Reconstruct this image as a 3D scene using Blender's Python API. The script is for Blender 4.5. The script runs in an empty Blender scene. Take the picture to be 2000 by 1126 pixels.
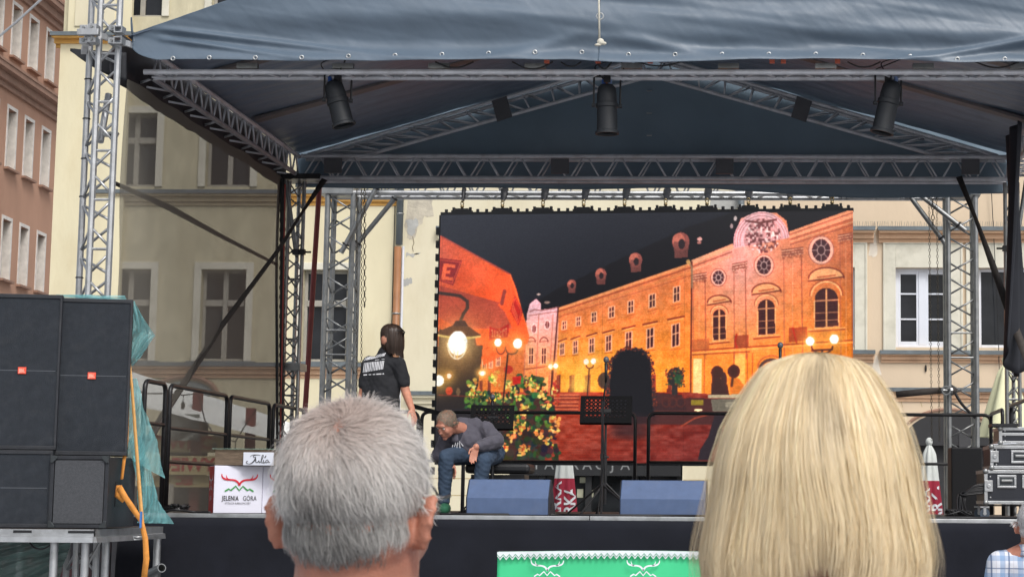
import bpy, bmesh, math, random
import numpy as np
from mathutils import Vector, Matrix
from mathutils.bvhtree import BVHTree
random.seed(7); rng = np.random.default_rng(7)
R = math.radians
sc = bpy.context.scene
# ------------------------------------------------------------------ camera
CAMZ = 1.30
FPX, CX, CY = 3690.0, 1420.0, 563.0
cd = bpy.data.cameras.new('camera'); cam = bpy.data.objects.new('camera', cd)
sc.collection.objects.link(cam); sc.camera = cam
cam.matrix_world = (Matrix.Translation((0, 0, CAMZ)) @ Matrix.Rotation(R(1.7), 4, 'Z')
                    @ Matrix.Rotation(R(90 + 6.37), 4, 'X') @ Matrix.Rotation(R(0.4), 4, 'Z'))
cd.sensor_width = 36; cd.lens = 36 * FPX / 2000; cd.shift_x = -(CX - 1000) / 2000
cd.clip_start = 0.05; cd.clip_end = 600
cd.dof.use_dof = True; cd.dof.focus_distance = 19.0; cd.dof.aperture_fstop = 26
CM = cam.matrix_world.copy(); CR = CM.to_3x3(); CO = Vector((0, 0, CAMZ))
def ray(px, py): return CR @ Vector(((px - CX) / FPX, -(py - CY) / FPX, -1))
def P(px, py, Y):
    d = ray(px, py); return CO + d * (Y / d.y)
# ------------------------------------------------------------------ light
SUN_EL, SUN_AZ = R(50), R(150)
w = bpy.data.worlds.new('World'); sc.world = w; w.use_nodes = True
nt = w.node_tree; nt.nodes.clear()
sk = nt.nodes.new('ShaderNodeTexSky'); sk.sky_type = 'NISHITA'; sk.sun_disc = False
sk.sun_elevation = SUN_EL; sk.sun_rotation = SUN_AZ; sk.air_density = 1.0; sk.dust_density = 4.0
hs = nt.nodes.new('ShaderNodeHueSaturation'); hs.inputs['Saturation'].default_value = 0.38
bg = nt.nodes.new('ShaderNodeBackground'); bg.inputs[1].default_value = 0.12
wo = nt.nodes.new('ShaderNodeOutputWorld')
nt.links.new(sk.outputs[0], hs.inputs['Color']); nt.links.new(hs.outputs[0], bg.inputs[0]); nt.links.new(bg.outputs[0], wo.inputs[0])
sl = bpy.data.lights.new('sun', 'SUN'); sl.energy = 1.1; sl.angle = R(18); sl.color = (1, .975, .94)
so = bpy.data.objects.new('sun', sl); sc.collection.objects.link(so)
sdir = Vector((math.sin(SUN_AZ) * math.cos(SUN_EL), math.cos(SUN_AZ) * math.cos(SUN_EL), math.sin(SUN_EL)))
so.rotation_euler = sdir.to_track_quat('Z', 'Y').to_euler(); so.location = (0, -5, 12)
sc.view_settings.view_transform = 'Standard'; sc.view_settings.look = 'None'
EXPO = 0.5
sc.view_settings.exposure = EXPO; sc.view_settings.gamma = 1
sc.render.engine = 'CYCLES'
sc.cycles.max_bounces = 8; sc.cycles.transparent_max_bounces = 24; sc.cycles.diffuse_bounces = 4
# ------------------------------------------------------------------ materials
def lin(c):
    return tuple((x / 12.92 if x <= .04045 else ((x + .055) / 1.055) ** 2.4) for x in [v / 255 for v in c])
MATS = {}
def mat(name, rgb, rough=.6, metal=0, var=.12, vs=6, bump=0, bs=60, spec=.5, dirt=None, dscale=1.5, damt=.5, stretch=None, coat=0, sheen=0, sss=0, alpha=1, vcol=False, aniso=0):
    if name in MATS: return MATS[name]
    m = bpy.data.materials.new(name); m.use_nodes = True; n = m.node_tree; L = n.links
    b = n.nodes['Principled BSDF']
    b.inputs['Roughness'].default_value = rough; b.inputs['Metallic'].default_value = metal
    b.inputs['Specular IOR Level'].default_value = spec; b.inputs['Coat Weight'].default_value = coat
    b.inputs['Sheen Weight'].default_value = sheen
    if sss:
        b.inputs['Subsurface Weight'].default_value = sss; b.inputs['Subsurface Radius'].default_value = (1, .35, .2)
        b.inputs['Subsurface Scale'].default_value = .008
    col = lin(rgb) if max(rgb) > 1 else rgb
    tc = n.nodes.new('ShaderNodeTexCoord'); mp = n.nodes.new('ShaderNodeMapping'); L.new(tc.outputs['Object'], mp.inputs[0])
    if stretch: mp.inputs['Scale'].default_value = stretch
    nz = n.nodes.new('ShaderNodeTexNoise'); nz.inputs['Scale'].default_value = vs; nz.inputs['Detail'].default_value = 6; L.new(mp.outputs[0], nz.inputs[0])
    mr = n.nodes.new('ShaderNodeMapRange'); mr.inputs[1].default_value = .3; mr.inputs[2].default_value = .7
    mr.inputs[3].default_value = 1 - var; mr.inputs[4].default_value = 1 + var; L.new(nz.outputs[0], mr.inputs[0])
    mx = n.nodes.new('ShaderNodeVectorMath'); mx.operation = 'SCALE'; L.new(mr.outputs[0], mx.inputs['Scale'])
    mx.inputs[0].default_value = col
    if vcol:
        vc = n.nodes.new('ShaderNodeVertexColor'); vc.layer_name = 'Col'; L.new(vc.outputs[0], mx.inputs[0])
    src = mx.outputs[0]
    if dirt:
        n2 = n.nodes.new('ShaderNodeTexNoise'); n2.inputs['Scale'].default_value = dscale; n2.inputs['Detail'].default_value = 8; n2.inputs['Roughness'].default_value = .65
        L.new(mp.outputs[0], n2.inputs[0])
        r2 = n.nodes.new('ShaderNodeMapRange'); r2.inputs[1].default_value = .5; r2.inputs[2].default_value = .68; r2.inputs[4].default_value = damt; L.new(n2.outputs[0], r2.inputs[0])
        m2 = n.nodes.new('ShaderNodeMix'); m2.data_type = 'RGBA'; L.new(r2.outputs[0], m2.inputs[0]); L.new(src, m2.inputs[6]); m2.inputs[7].default_value = (*lin(dirt), 1)
        src = m2.outputs[2]
    L.new(src, b.inputs['Base Color'])
    if bump:
        n3 = n.nodes.new('ShaderNodeTexNoise'); n3.inputs['Scale'].default_value = bs; n3.inputs['Detail'].default_value = 4; L.new(mp.outputs[0], n3.inputs[0])
        bp = n.nodes.new('ShaderNodeBump'); bp.inputs['Strength'].default_value = bump; bp.inputs['Distance'].default_value = .01
        L.new(n3.outputs[0], bp.inputs['Height']); L.new(bp.outputs[0], b.inputs['Normal'])
    if alpha < 1:
        b.inputs['Alpha'].default_value = alpha
    MATS[name] = m; return m
def emis(name, rgb=None, strength=1, vcol=False, gloss=.06):
    m = bpy.data.materials.new(name); m.use_nodes = True; n = m.node_tree; L = n.links
    b = n.nodes['Principled BSDF']; b.inputs['Base Color'].default_value = (.008, .009, .011, 1); b.inputs['Roughness'].default_value = .6
    b.inputs['Emission Strength'].default_value = strength
    if vcol:
        vc = n.nodes.new('ShaderNodeVertexColor'); vc.layer_name = 'Col'; L.new(vc.outputs[0], b.inputs['Emission Color'])
    else: b.inputs['Emission Color'].default_value = (*lin(rgb), 1)
    return m
ALU = mat('aluminium', (182, 184, 186), .42, .8, .15, 9, .15, 120, dirt=(120, 118, 112), dscale=6, damt=.4)
STEEL = mat('galvanised_steel', (150, 152, 152), .42, .85, .2, 14, .1, 90, dirt=(96, 92, 86), dscale=7, damt=.5)
ROOFTUBE = mat('roof_tube_metal', (196, 198, 204), .5, .15, .15, 10, dirt=(120, 108, 104), dscale=5, damt=.5)
PVC = mat('pvc_tarpaulin', (86, 101, 116), .44, 0, .06, 3, .2, 16, spec=.6)
PVCIN = mat('pvc_tarpaulin_inside', (112, 124, 142), .45, 0, .12, 4, .5, 5, spec=.45, stretch=(1, 7, 1))
BLACKCLOTH = mat('black_molton', (24, 26, 34), .9, 0, .2, 3, .3, 12, spec=.2, sheen=.1)
BLACKMETAL = mat('black_painted_steel', (26, 26, 29), .42, 0, .2, 20, spec=.5, dirt=(70, 68, 66), dscale=9, damt=.25)
BLACKPL = mat('black_plastic', (22, 23, 27), .5, 0, .15, 20, .1, 200)
YWALL = mat('yellow_render', (218, 209, 178), .9, 0, .05, 2, .35, 14, dirt=(196, 180, 142), dscale=.6, damt=.55, stretch=(1, 1, .35), spec=.2)
YWALLN = mat('net_dulled_yellow_render', (196, 188, 160), .92, 0, .12, 5, 1.0, 9, dirt=(170, 160, 132), dscale=.8, damt=.5, stretch=(1, 1, .45), spec=.2)  # same yellow wall, the net's dimming put into its colour; coarser bump
CWALL = mat('cream_render', (218, 210, 184), .9, 0, .04, 2, .3, 12, dirt=(198, 186, 154), dscale=.6, damt=.6, stretch=(1, 1, .4), spec=.2)
PWALL = mat('peach_render', (214, 194, 168), .9, 0, .05, 2, .35, 14, dirt=(194, 176, 150), dscale=.5, damt=.5, stretch=(1, 1, .4), spec=.2)
SALMON = mat('salmon_render', (180, 142, 120), .9, 0, .08, 1, .5, 8, dirt=(158, 118, 100), dscale=.35, damt=.5, stretch=(1, 1, .5), spec=.2)
OCHRE = mat('ochre_moulding', (206, 158, 84), .8, 0, .08, 4)
PMOULD = mat('peach_moulding', (206, 170, 138), .85, 0, .1, 3, dirt=(150, 116, 92), dscale=2, damt=.4)
BROWNM = mat('brown_moulding', (150, 118, 100), .85, 0, .12, 3)
SURR = mat('window_surround_plaster', (212, 208, 192), .85, 0, .05, 3, .2, 20, dirt=(160, 156, 136), dscale=1.3, damt=.5)
WHITEP = mat('white_upvc', (216, 220, 228), .4, 0, .03, 4)
OLDFRAME = mat('old_painted_frame', (156, 152, 142), .7, 0, .1, 6)
ZINC = mat('zinc_flashing', (112, 120, 124), .5, .4, .2, 6, dirt=(80, 84, 84), dscale=3)
GLASS = mat('window_glass', (36, 38, 42), .07, 0, .5, 1.2, .12, 1.5, spec=.28)
SKIN = mat('skin', (196, 138, 114), .5, 0, .08, 30, .12, 300, sss=.12, dirt=(180, 106, 86), dscale=18, damt=.35, spec=.35)
SKINR = mat('reddened_skin', (172, 118, 98), .5, 0, .1, 35, .2, 260, sss=.08, dirt=(156, 92, 76), dscale=22, damt=.4, spec=.35)
# ------------------------------------------------------------------ object helpers
ORG = {}
COL = sc.collection
def tag(o, label=None, cat=None, group=None, kind=None):
    if label: o['label'] = label
    if cat: o['category'] = cat
    if group: o['group'] = group
    if kind: o['kind'] = kind
    return o
def thing(name, label, cat, loc=(0, 0, 0), group=None):
    o = bpy.data.objects.new(name, None); COL.objects.link(o); o.location = loc; o.empty_display_size = .1
    ORG[o.name] = Vector(loc); return tag(o, label, cat, group)
def sub(name, parent):
    o = bpy.data.objects.new(name, None); COL.objects.link(o); o.parent = parent; ORG[o.name] = ORG[parent.name].copy(); return o
def org(parent): return ORG[parent.name] if parent is not None else Vector((0, 0, 0))
class MB:
    def __init__(s): s.v = []; s.f = []; s.c = []
    def add(s, vs, fs):
        k = len(s.v); s.v += [tuple(v) for v in vs]; s.f += [tuple(i + k for i in f) for f in fs]; return s
    def obox(s, o, a, b, c):   # corner + 3 edge vectors
        o, a, b, c = map(Vector, (o, a, b, c))
        vs = [o, o + a, o + a + b, o + b, o + c, o + a + c, o + a + b + c, o + b + c]
        fs = [(0, 3, 2, 1), (4, 5, 6, 7), (0, 1, 5, 4), (1, 2, 6, 5), (2, 3, 7, 6), (3, 0, 4, 7)]
        if a.cross(b).dot(c) < 0: fs = [f[::-1] for f in fs]
        return s.add(vs, fs)
    def box(s, x0, x1, y0, y1, z0, z1): return s.obox((x0, y0, z0), (x1 - x0, 0, 0), (0, y1 - y0, 0), (0, 0, z1 - z0))
    def tube(s, pts, r, seg=8, caps=True, flat=1.0):
        pts = [Vector(p) for p in pts]; n = len(pts)
        rr = r if isinstance(r, (list, tuple)) else [r] * n
        t0 = (pts[1] - pts[0]).normalized(); up = Vector((0, 0, 1)) if abs(t0.z) < .9 else Vector((1, 0, 0))
        nx = t0.cross(up).normalized(); vs = []
        for i, p in enumerate(pts):
            t = ((pts[min(i + 1, n - 1)] - pts[max(i - 1, 0)])).normalized()
            nx = (nx - t * nx.dot(t)).normalized(); ny = t.cross(nx)
            for k in range(seg):
                a = 2 * math.pi * k / seg; vs.append(p + (nx * math.cos(a) + ny * math.sin(a) * flat) * rr[i])
        fs = [(i * seg + k, i * seg + (k + 1) % seg, (i + 1) * seg + (k + 1) % seg, (i + 1) * seg + k) for i in range(n - 1) for k in range(seg)]
        if caps: fs += [tuple(range(seg))[::-1], tuple((n - 1) * seg + k for k in range(seg))]
        return s.add(vs, fs)
    def lathe(s, o, axis, prof, seg=20, cap=True):
        o = Vector(o); a = Vector(axis).normalized(); up = Vector((0, 0, 1)) if abs(a.z) < .9 else Vector((0, 1, 0))
        x = a.cross(up).normalized(); y = a.cross(x); vs = []
        for (h, r) in prof:
            for k in range(seg):
                t = 2 * math.pi * k / seg; vs.append(o + a * h + (x * math.cos(t) + y * math.sin(t)) * r)
        n = len(prof); fs = [(i * seg + k, i * seg + (k + 1) % seg, (i + 1) * seg + (k + 1) % seg, (i + 1) * seg + k) for i in range(n - 1) for k in range(seg)]
        if cap: fs += [tuple(range(seg))[::-1], tuple((n - 1) * seg + k for k in range(seg))]
        return s.add(vs, fs)
    def ell(s, c, r, M=None, u=16, v=10):
        c = Vector(c); vs = []
        if not hasattr(r, '__len__'): r = (r, r, r)
        for j in range(v + 1):
            ph = math.pi * j / v
            for i in range(u):
                th = 2 * math.pi * i / u
                q = Vector((r[0] * math.sin(ph) * math.cos(th), r[1] * math.sin(ph) * math.sin(th), r[2] * math.cos(ph)))
                if M is not None: q = M @ q
                vs.append(c + q)
        fs = [(j * u + i, (j + 1) * u + i, (j + 1) * u + (i + 1) % u, j * u + (i + 1) % u) for j in range(v) for i in range(u)]
        return s.add(vs, fs)
    def cap(s, a, b, ra, rb, seg=14):   # tapered capsule
        a, b = Vector(a), Vector(b); d = b - a; L = d.length; d = d.normalized(); prof = []
        for k in range(5): t = math.pi / 2 * k / 4; prof.append((-ra * math.cos(t), max(ra * math.sin(t), 1e-4)))
        for k in range(5): t = math.pi / 2 * k / 4; prof.append((L + rb * math.sin(t), max(rb * math.cos(t), 1e-4)))
        return s.lathe(a, d, prof, seg)
    def poly(s, pts): return s.add(pts, [tuple(range(len(pts)))])
    def prism(s, pts, d):
        d = Vector(d); n = len(pts); pts = [Vector(p) for p in pts]
        return s.add(pts + [p + d for p in pts], [tuple(range(n))[::-1], tuple(range(n, 2 * n))] + [(i, (i + 1) % n, n + (i + 1) % n, n + i) for i in range(n)])
    def grid(s, fn, nu, nv, thick=0):
        vs = [fn(i / nu, j / nv) for j in range(nv + 1) for i in range(nu + 1)]
        return s.add(vs, [(j * (nu + 1) + i, j * (nu + 1) + i + 1, (j + 1) * (nu + 1) + i + 1, (j + 1) * (nu + 1) + i) for j in range(nv) for i in range(nu)])
    def torus(s, c, ax, R0, r, a=12, b=6, st=None):
        ax = Vector(ax).normalized(); up = Vector((0, 0, 1)) if abs(ax.z) < .9 else Vector((1, 0, 0)); x = ax.cross(up).normalized(); y = ax.cross(x)
        pts = [Vector(c) + x * math.cos(2 * math.pi * i / a) * R0 + y * math.sin(2 * math.pi * i / a) * R0 * (st or 1) for i in range(a)]
        vs = []
        for i, p in enumerate(pts):
            o = (p - Vector(c)).normalized()
            for k in range(b): t = 2 * math.pi * k / b; vs.append(p + o * math.cos(t) * r + ax * math.sin(t) * r)
        return s.add(vs, [(i * b + k, i * b + (k + 1) % b, ((i + 1) % a) * b + (k + 1) % b, ((i + 1) % a) * b + k) for i in range(a) for k in range(b)])
    def build(s, name, m, parent=None, smooth=False, bevel=0, solid=0, cols=None, fix=True):
        me = bpy.data.meshes.new(name); o0 = org(parent)
        me.from_pydata([(v[0] - o0.x, v[1] - o0.y, v[2] - o0.z) for v in s.v], [], s.f)
        if fix:
            bm = bmesh.new(); bm.from_mesh(me); bmesh.ops.recalc_face_normals(bm, faces=bm.faces); bm.to_mesh(me); bm.free()
        me.materials.append(m)
        if smooth:
            me.polygons.foreach_set('use_smooth', [True] * len(me.polygons))
            if smooth == 'auto': me.set_sharp_from_angle(angle=R(40))
        o = bpy.data.objects.new(name, me); COL.objects.link(o)
        if parent is not None: o.parent = parent
        ORG[o.name] = o0.copy()
        if solid: md = o.modifiers.new('s', 'SOLIDIFY'); md.thickness = solid; md.offset = 0
        if bevel: md = o.modifiers.new('b', 'BEVEL'); md.width = bevel; md.segments = 2; md.limit_method = 'ANGLE'; md.angle_limit = R(50)
        return o
def bar(name, A, B, r, m, parent, seg=8): return MB().tube([A, B], r, seg).build(name, m, parent, smooth='auto')
def round_path(pts, rad, n=5):
    out = [Vector(pts[0])]
    for i in range(1, len(pts) - 1):
        a, b, c = Vector(pts[i - 1]), Vector(pts[i]), Vector(pts[i + 1])
        d1 = (a - b).normalized(); d2 = (c - b).normalized()
        for k in range(n + 1):
            t = k / n; p0 = b + d1 * rad; p2 = b + d2 * rad
            out.append(p0 * (1 - t) ** 2 + b * 2 * t * (1 - t) + p2 * t * t)
    out.append(Vector(pts[-1])); return out
def nz(*a):   # cheap smooth noise, -1..1
    s = 0
    for i, (f, g) in enumerate(((1, .3), (2.13, 1.7), (4.31, 4.1))):
        q = g
        for j, x in enumerate(a): q += x * f * (1 + .37 * j)
        s += math.sin(q + 1.7 * math.sin(q * .61 + g)) / (i + 1)
    return s / 1.83
class Plane:
    def __init__(s, o, ex, ey, n): s.o, s.ex, s.ey, s.n = Vector(o), Vector(ex), Vector(ey), Vector(n)
    def __call__(s, u, v, d=0): return s.o + s.ex * u + s.ey * v + s.n * d
def strokes(lines, pl, off, name, m, parent, th=.0008):
    mb = MB()
    for pts, wd in lines:
        n = len(pts); L = []; Rr = []
        ws = wd if isinstance(wd, (list, tuple)) else [wd] * n
        for i in range(n):
            x0, y0 = pts[max(i - 1, 0)]; x1, y1 = pts[min(i + 1, n - 1)]
            dx, dy = x1 - x0, y1 - y0; l = math.hypot(dx, dy) or 1
            k = ws[i] / 2; L.append((pts[i][0] - dy / l * k, pts[i][1] + dx / l * k)); Rr.append((pts[i][0] + dy / l * k, pts[i][1] - dx / l * k))
        a = [pl(*q, off) for q in L] + [pl(*q, off) for q in Rr]
        mb.add(a, [(i, i + 1, n + i + 1, n + i) for i in range(n - 1)])
    return mb.build(name, m, parent, fix=False)
def bez(p, n=8):
    out = []
    for k in range(n + 1):
        t = k / n; q = [Vector(x) for x in p]
        while len(q) > 1: q = [q[i] * (1 - t) + q[i + 1] * t for i in range(len(q) - 1)]
        out.append((q[0].x, q[0].y))
    return out
def text(s, size, pl, off, m, parent, name='lettering', align='CENTER', bold=0, sx=1, spacing=1, mirror=False):
    cu = bpy.data.curves.new('t', 'FONT'); cu.body = s; cu.size = size; cu.align_x = align; cu.offset = bold; cu.space_character = spacing; cu.resolution_u = 3
    ob = bpy.data.objects.new('t', cu); COL.objects.link(ob); dg = bpy.context.evaluated_depsgraph_get(); dg.update()
    me = bpy.data.meshes.new_from_object(ob.evaluated_get(dg)); bpy.data.objects.remove(ob); bpy.data.curves.remove(cu)
    o0 = org(parent)
    for v in me.vertices:
        q = pl((-v.co.x if mirror else v.co.x) * sx, v.co.y, off); v.co = q - o0
    me.name = name; me.materials.clear(); me.materials.append(m)
    o = bpy.data.objects.new(name, me); COL.objects.link(o); o.parent = parent; return o
def copy_tree(o, parent=None, first=True):
    c = o.copy(); COL.objects.link(c); c.parent = parent if parent is not None else None
    ORG[c.name] = ORG.get(o.name, Vector()).copy()
    for ch in list(o.children): copy_tree(ch, c)
    return c
def lattice(part, chords, pairs, n, rc, rb, m, mb=None, zig=True, rungs=(), seg=8):
    """chords: list of (A,B) ; pairs: chord index pairs laced together with n bays"""
    for A, B in chords: bar('chord', A, B, rc, m, part, seg)
    for (i, j) in pairs:
        A0, A1 = map(Vector, chords[i]); B0, B1 = map(Vector, chords[j])
        for k in range(n):
            t0, t1 = k / n, (k + 1) / n; tm = (t0 + t1) / 2
            a = A0.lerp(A1, t0 + .06 / n); b = B0.lerp(B1, tm - .06 / n); b2 = B0.lerp(B1, tm + .06 / n); c = A0.lerp(A1, t1 - .06 / n)
            MB().tube([a, b], rb, 6).tube([b2, c], rb, 6).build('brace', m, part, smooth=True)
        for t in rungs: bar('rung', A0.lerp(A1, t), B0.lerp(B1, t), rb, m, part, 6)
# ================================================================== ground
PAVE = mat('paving_stone', (164, 166, 170), .85, 0, .15, 3, .4, 10, dirt=(108, 104, 98), dscale=.7)
g = MB().grid(lambda u, v: (-150 + 300 * u, -60 + 260 * v, .012 * nz(u * 90, v * 90)), 60, 60).build('ground', PAVE); tag(g, kind='structure')
# ================================================================== buildings
YF = 36.0
def X(px, Y=YF): return P(px, 700, Y).x
def Z(py, Y=YF, px=1000): return P(px, py, Y).z
def facade(parent, pl, u0, u1, z0, z1, holes, m, depth=.28, name='wall'):
    us = sorted({u0, u1, *[h[0] for h in holes], *[h[1] for h in holes]}); zs = sorted({z0, z1, *[h[2] for h in holes], *[h[3] for h in holes]})
    mb = MB()
    for a, b in zip(us, us[1:]):
        for c, d in zip(zs, zs[1:]):
            cu, cz = (a + b) / 2, (c + d) / 2
            if any(h[0] < cu < h[1] and h[2] < cz < h[3] for h in holes): continue
            mb.add([pl(a, c), pl(b, c), pl(b, d), pl(a, d)], [(0, 1, 2, 3)])
    for h in holes:
        a, b, c, d = h
        for q in (((a, c), (b, c)), ((b, c), (b, d)), ((b, d), (a, d)), ((a, d), (a, c))):
            mb.add([pl(*q[0]), pl(*q[1]), pl(*q[1], -depth), pl(*q[0], -depth)], [(0, 1, 2, 3)])
    D = -9
    for q in (((u0, z0), (u0, z1)), ((u0, z1), (u1, z1)), ((u1, z1), (u1, z0))):
        mb.add([pl(*q[0]), pl(*q[1]), pl(*q[1], D), pl(*q[0], D)], [(0, 1, 2, 3)])
    mb.add([pl(u0, z0, D), pl(u1, z0, D), pl(u1, z1, D), pl(u0, z1, D)], [(0, 1, 2, 3)])
    return mb.build(name, m, parent, fix=False)
def pbox(mb, pl, a, b, c, d, e, f): return mb.obox(pl(a, c, e), pl.ex * (b - a), pl.ey * (d - c), pl.n * (f - e))
def window(parent, pl, a, b, c, d, fm, depth=.2, style='old', surround=None, sw=.12, open_=False):
    fw = .06
    w_ = MB()
    for q in ((a, a + fw, c, d), (b - fw, b, c, d), (a + fw, b - fw, c, c + fw), (a + fw, b - fw, d - fw, d)): pbox(w_, pl, *q, -depth, -depth + .07)
    m_ = (a + b) / 2
    if style == 'old':
        tz = c + (d - c) * .64
        pbox(w_, pl, m_ - .05, m_ + .05, c + fw, d - fw, -depth + .004, -depth + .06); pbox(w_, pl, a + fw, m_ - .05, tz - .06, tz + .06, -depth + .006, -depth + .085); pbox(w_, pl, m_ + .05, b - fw, tz - .06, tz + .06, -depth + .006, -depth + .085)
    elif style == 'upvc':
        pbox(w_, pl, m_ - .07, m_ + .07, c + fw, d - fw, -depth + .004, -depth + .075)
        for s0, s1 in ((a + fw, m_ - .07), (m_ + .07, b - fw)):
            pbox(w_, pl, s0, s0 + .045, c + fw, d - fw, -depth, -depth + .06); pbox(w_, pl, s1 - .045, s1, c + fw, d - fw, -depth, -depth + .06)
            pbox(w_, pl, s0 + .045, s1 - .045, c + fw, c + fw + .06, -depth, -depth + .06); pbox(w_, pl, s0 + .045, s1 - .045, d - fw - .05, d - fw, -depth, -depth + .06)
            for t in (.36, .68): zz = c + (d - c) * t; pbox(w_, pl, s0 + .045, s1 - .045, zz - .015, zz + .015, -depth + .01, -depth + .055)
    elif style == 'side':
        pbox(w_, pl, m_ - .04, m_ + .04, c + fw, d - fw, -depth, -depth + .06); pbox(w_, pl, a + fw, m_ - .04, c + (d - c) * .66, c + (d - c) * .72, -depth, -depth + .06); pbox(w_, pl, m_ + .04, b - fw, c + (d - c) * .66, c + (d - c) * .72, -depth, -depth + .06)
    o = w_.build('window', fm, parent, bevel=.006)
    pn = MB(); pn.add([pl(a, c, -depth + .02), pl(b, c, -depth + .02), pl(b, d, -depth + .02), pl(a, d, -depth + .02)], [(0, 1, 2, 3)]); pn.build('pane', GLASS, o, fix=False)
    if style in ('old', 'upvc'):
        cm = mat('net_curtain', (150, 150, 148), .95, 0, .1, 8)
        if style == 'old' and random.random() < .8:
            pass
    if surround:
        s_ = MB()
        for q in ((a - sw, a, c, d + sw), (b, b + sw, c, d + sw), (a, b, d, d + sw)): pbox(s_, pl, *q, 0, .04)
        s_.build('window_surround', surround, o, bevel=.008)
    return o
def ledge(parent, pl, a, b, z, mm, top=ZINC, h=.1, out=.16, name='string_course', low=True):
    l_ = MB(); pbox(l_, pl, a, b, z - h, z, 0, out); pbox(l_, pl, a + .003, b - .003, z - h * 2.1, z - h, 0, out * .55)
    if low: pbox(l_, pl, a + .006, b - .006, z - h * 2.9, z - h * 2.1, 0, out * .25)
    o = l_.build(name, mm, parent, bevel=.01); t_ = MB(); pbox(t_, pl, a - .02, b + .02, z + .001, z + .03, -.01, out + .03); pbox(t_, pl, a - .02, b + .02, z - .045, z, out + .004, out + .03); t_.build('flashing', top, o)
    return o
front = lambda x0: Plane((0, YF, 0), (1, 0, 0), (0, 0, 1), (0, -1, 0))
PL = front(0)
# yellow house behind the net
xa0, xa1 = X(94), X(770)
bA = thing('town_house', 'yellow rendered house seen through the dark side net, with grey framed windows', 'building', (X(430), YF, 0))
holesA = []
for pxc in (245, 432, 632):
    for (t, b_) in ((528, 708), (222, 366), (-80, 32)):
        c_ = X(pxc); holesA.append((c_ - .44, c_ + .44, Z(b_), Z(t)))
holesA.append((X(318), X(412), 0, Z(770)))
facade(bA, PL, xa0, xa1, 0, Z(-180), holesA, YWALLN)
for h in holesA[:-1]: window(bA, PL, *h, OLDFRAME, surround=SURR, sw=.14)
pbm = MB(); pbox(pbm, PL, X(170), X(560), Z(735), Z(717), 0, .02); 
ledge(bA, PL, X(170), X(555), Z(377), mat('net_dulled_moulding', (178, 164, 136), .85), h=.09); ledge(bA, PL, X(556), xa1 - .01, Z(377), OCHRE, h=.09); ledge(bA, PL, X(170), xa1 - .01, Z(714), PMOULD, h=.09)  # ochre band greyed behind the net, the veiling put into its colour
for px0 in (245, 432, 632):
    for b_ in (708,): q = MB(); pbox(q, PL, X(px0) - .66, X(px0) + .66, Z(b_) - .04, Z(b_), .0, .1); q.build('window_sill', ZINC, bA)
arch = MB()
pts = [PL(X(365) + .55 * math.cos(t), Z(775) + .28 * math.sin(t), .01) for t in np.linspace(0, math.pi, 17)]
arch.prism(pts, (0, .05, 0)); arch.build('shop_fanlight', mat('pale_fanlight', (120, 128, 128), .5), bA)
q = MB(); pts = [PL(X(365) + .62 * math.cos(t), Z(775) + .36 * math.sin(t), .03) for t in np.linspace(0, math.pi, 17)]; q.tube(pts, .05, 6).build('arch_moulding', BROWNM, bA)
# smooth corner pilaster on the left
q = MB(); pbox(q, PL, xa0 + .002, X(232), 0, Z(75), 0, .12); q.build('corner_pier', YWALL, bA)
q = MB(); pbox(q, PL, xa0 + .12, X(232), Z(73) + .04, Z(-180), 0, .1); q.build('upper_pier', YWALL, bA)
q = MB(); pbox(q, PL, X(120), X(200), Z(54), Z(-150), .1, .13); q.build('render_panel', CWALL, bA, bevel=.01)
ledge(bA, PL, xa0 - .12, X(232) + .1, Z(72), OCHRE, h=.08, out=.3, name='cornice')
q = MB(); pbox(q, PL, X(556), xa1 - .004, 0, Z(392), 0, .03)
# same wall clear of the net, colour left undulled (keeps window holes)
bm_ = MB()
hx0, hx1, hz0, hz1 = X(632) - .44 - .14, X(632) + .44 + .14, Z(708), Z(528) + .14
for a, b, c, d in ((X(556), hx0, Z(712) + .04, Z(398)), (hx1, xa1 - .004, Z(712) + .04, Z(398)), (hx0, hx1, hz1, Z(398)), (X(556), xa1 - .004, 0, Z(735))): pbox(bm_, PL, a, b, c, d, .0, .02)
bm_.build('unnetted_render', YWALL, bA)
# cream house behind the screen
xb0, xb1 = X(770), X(1443)
bB = thing('town_house', 'cream rendered house behind the video screen, plaster peeling beside the downpipe', 'building', (X(1100), YF, 0))
hB = [(X(862), X(960), Z(715), Z(528)), (X(1000), X(1335), 0, Z(868))]
facade(bB, PL, xb0, xb1, 0, Z(-180), hB, CWALL)
window(bB, PL, *hB[0], OLDFRAME, surround=SURR)
ledge(bB, PL, xb0 + .3, X(1440), Z(768), CWALL, h=.1, out=.14)
ledge(bB, PL, X(850), X(985), Z(447), CWALL, h=.1, out=.14, name='window_hood')
PEEL = mat('bare_plaster', (196, 188, 170), .95, 0, .12, 5, .8, 20, dirt=(158, 150, 138), dscale=2.2, damt=.8)
PEELG = mat('grey_bare_plaster', (172, 172, 168), .95, 0, .12, 5, .6, 20)
def blot(pxs, jag=.5, seed=1):
    random.seed(seed); out = []
    n = len(pxs)
    for i in range(n):
        (x0, y0), (x1, y1) = pxs[i], pxs[(i + 1) % n]
        for k in range(4): t = k / 4; out.append((x0 + (x1 - x0) * t + random.uniform(-3, 3) * jag, y0 + (y1 - y0) * t + random.uniform(-4, 4) * jag))
    return out
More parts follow.
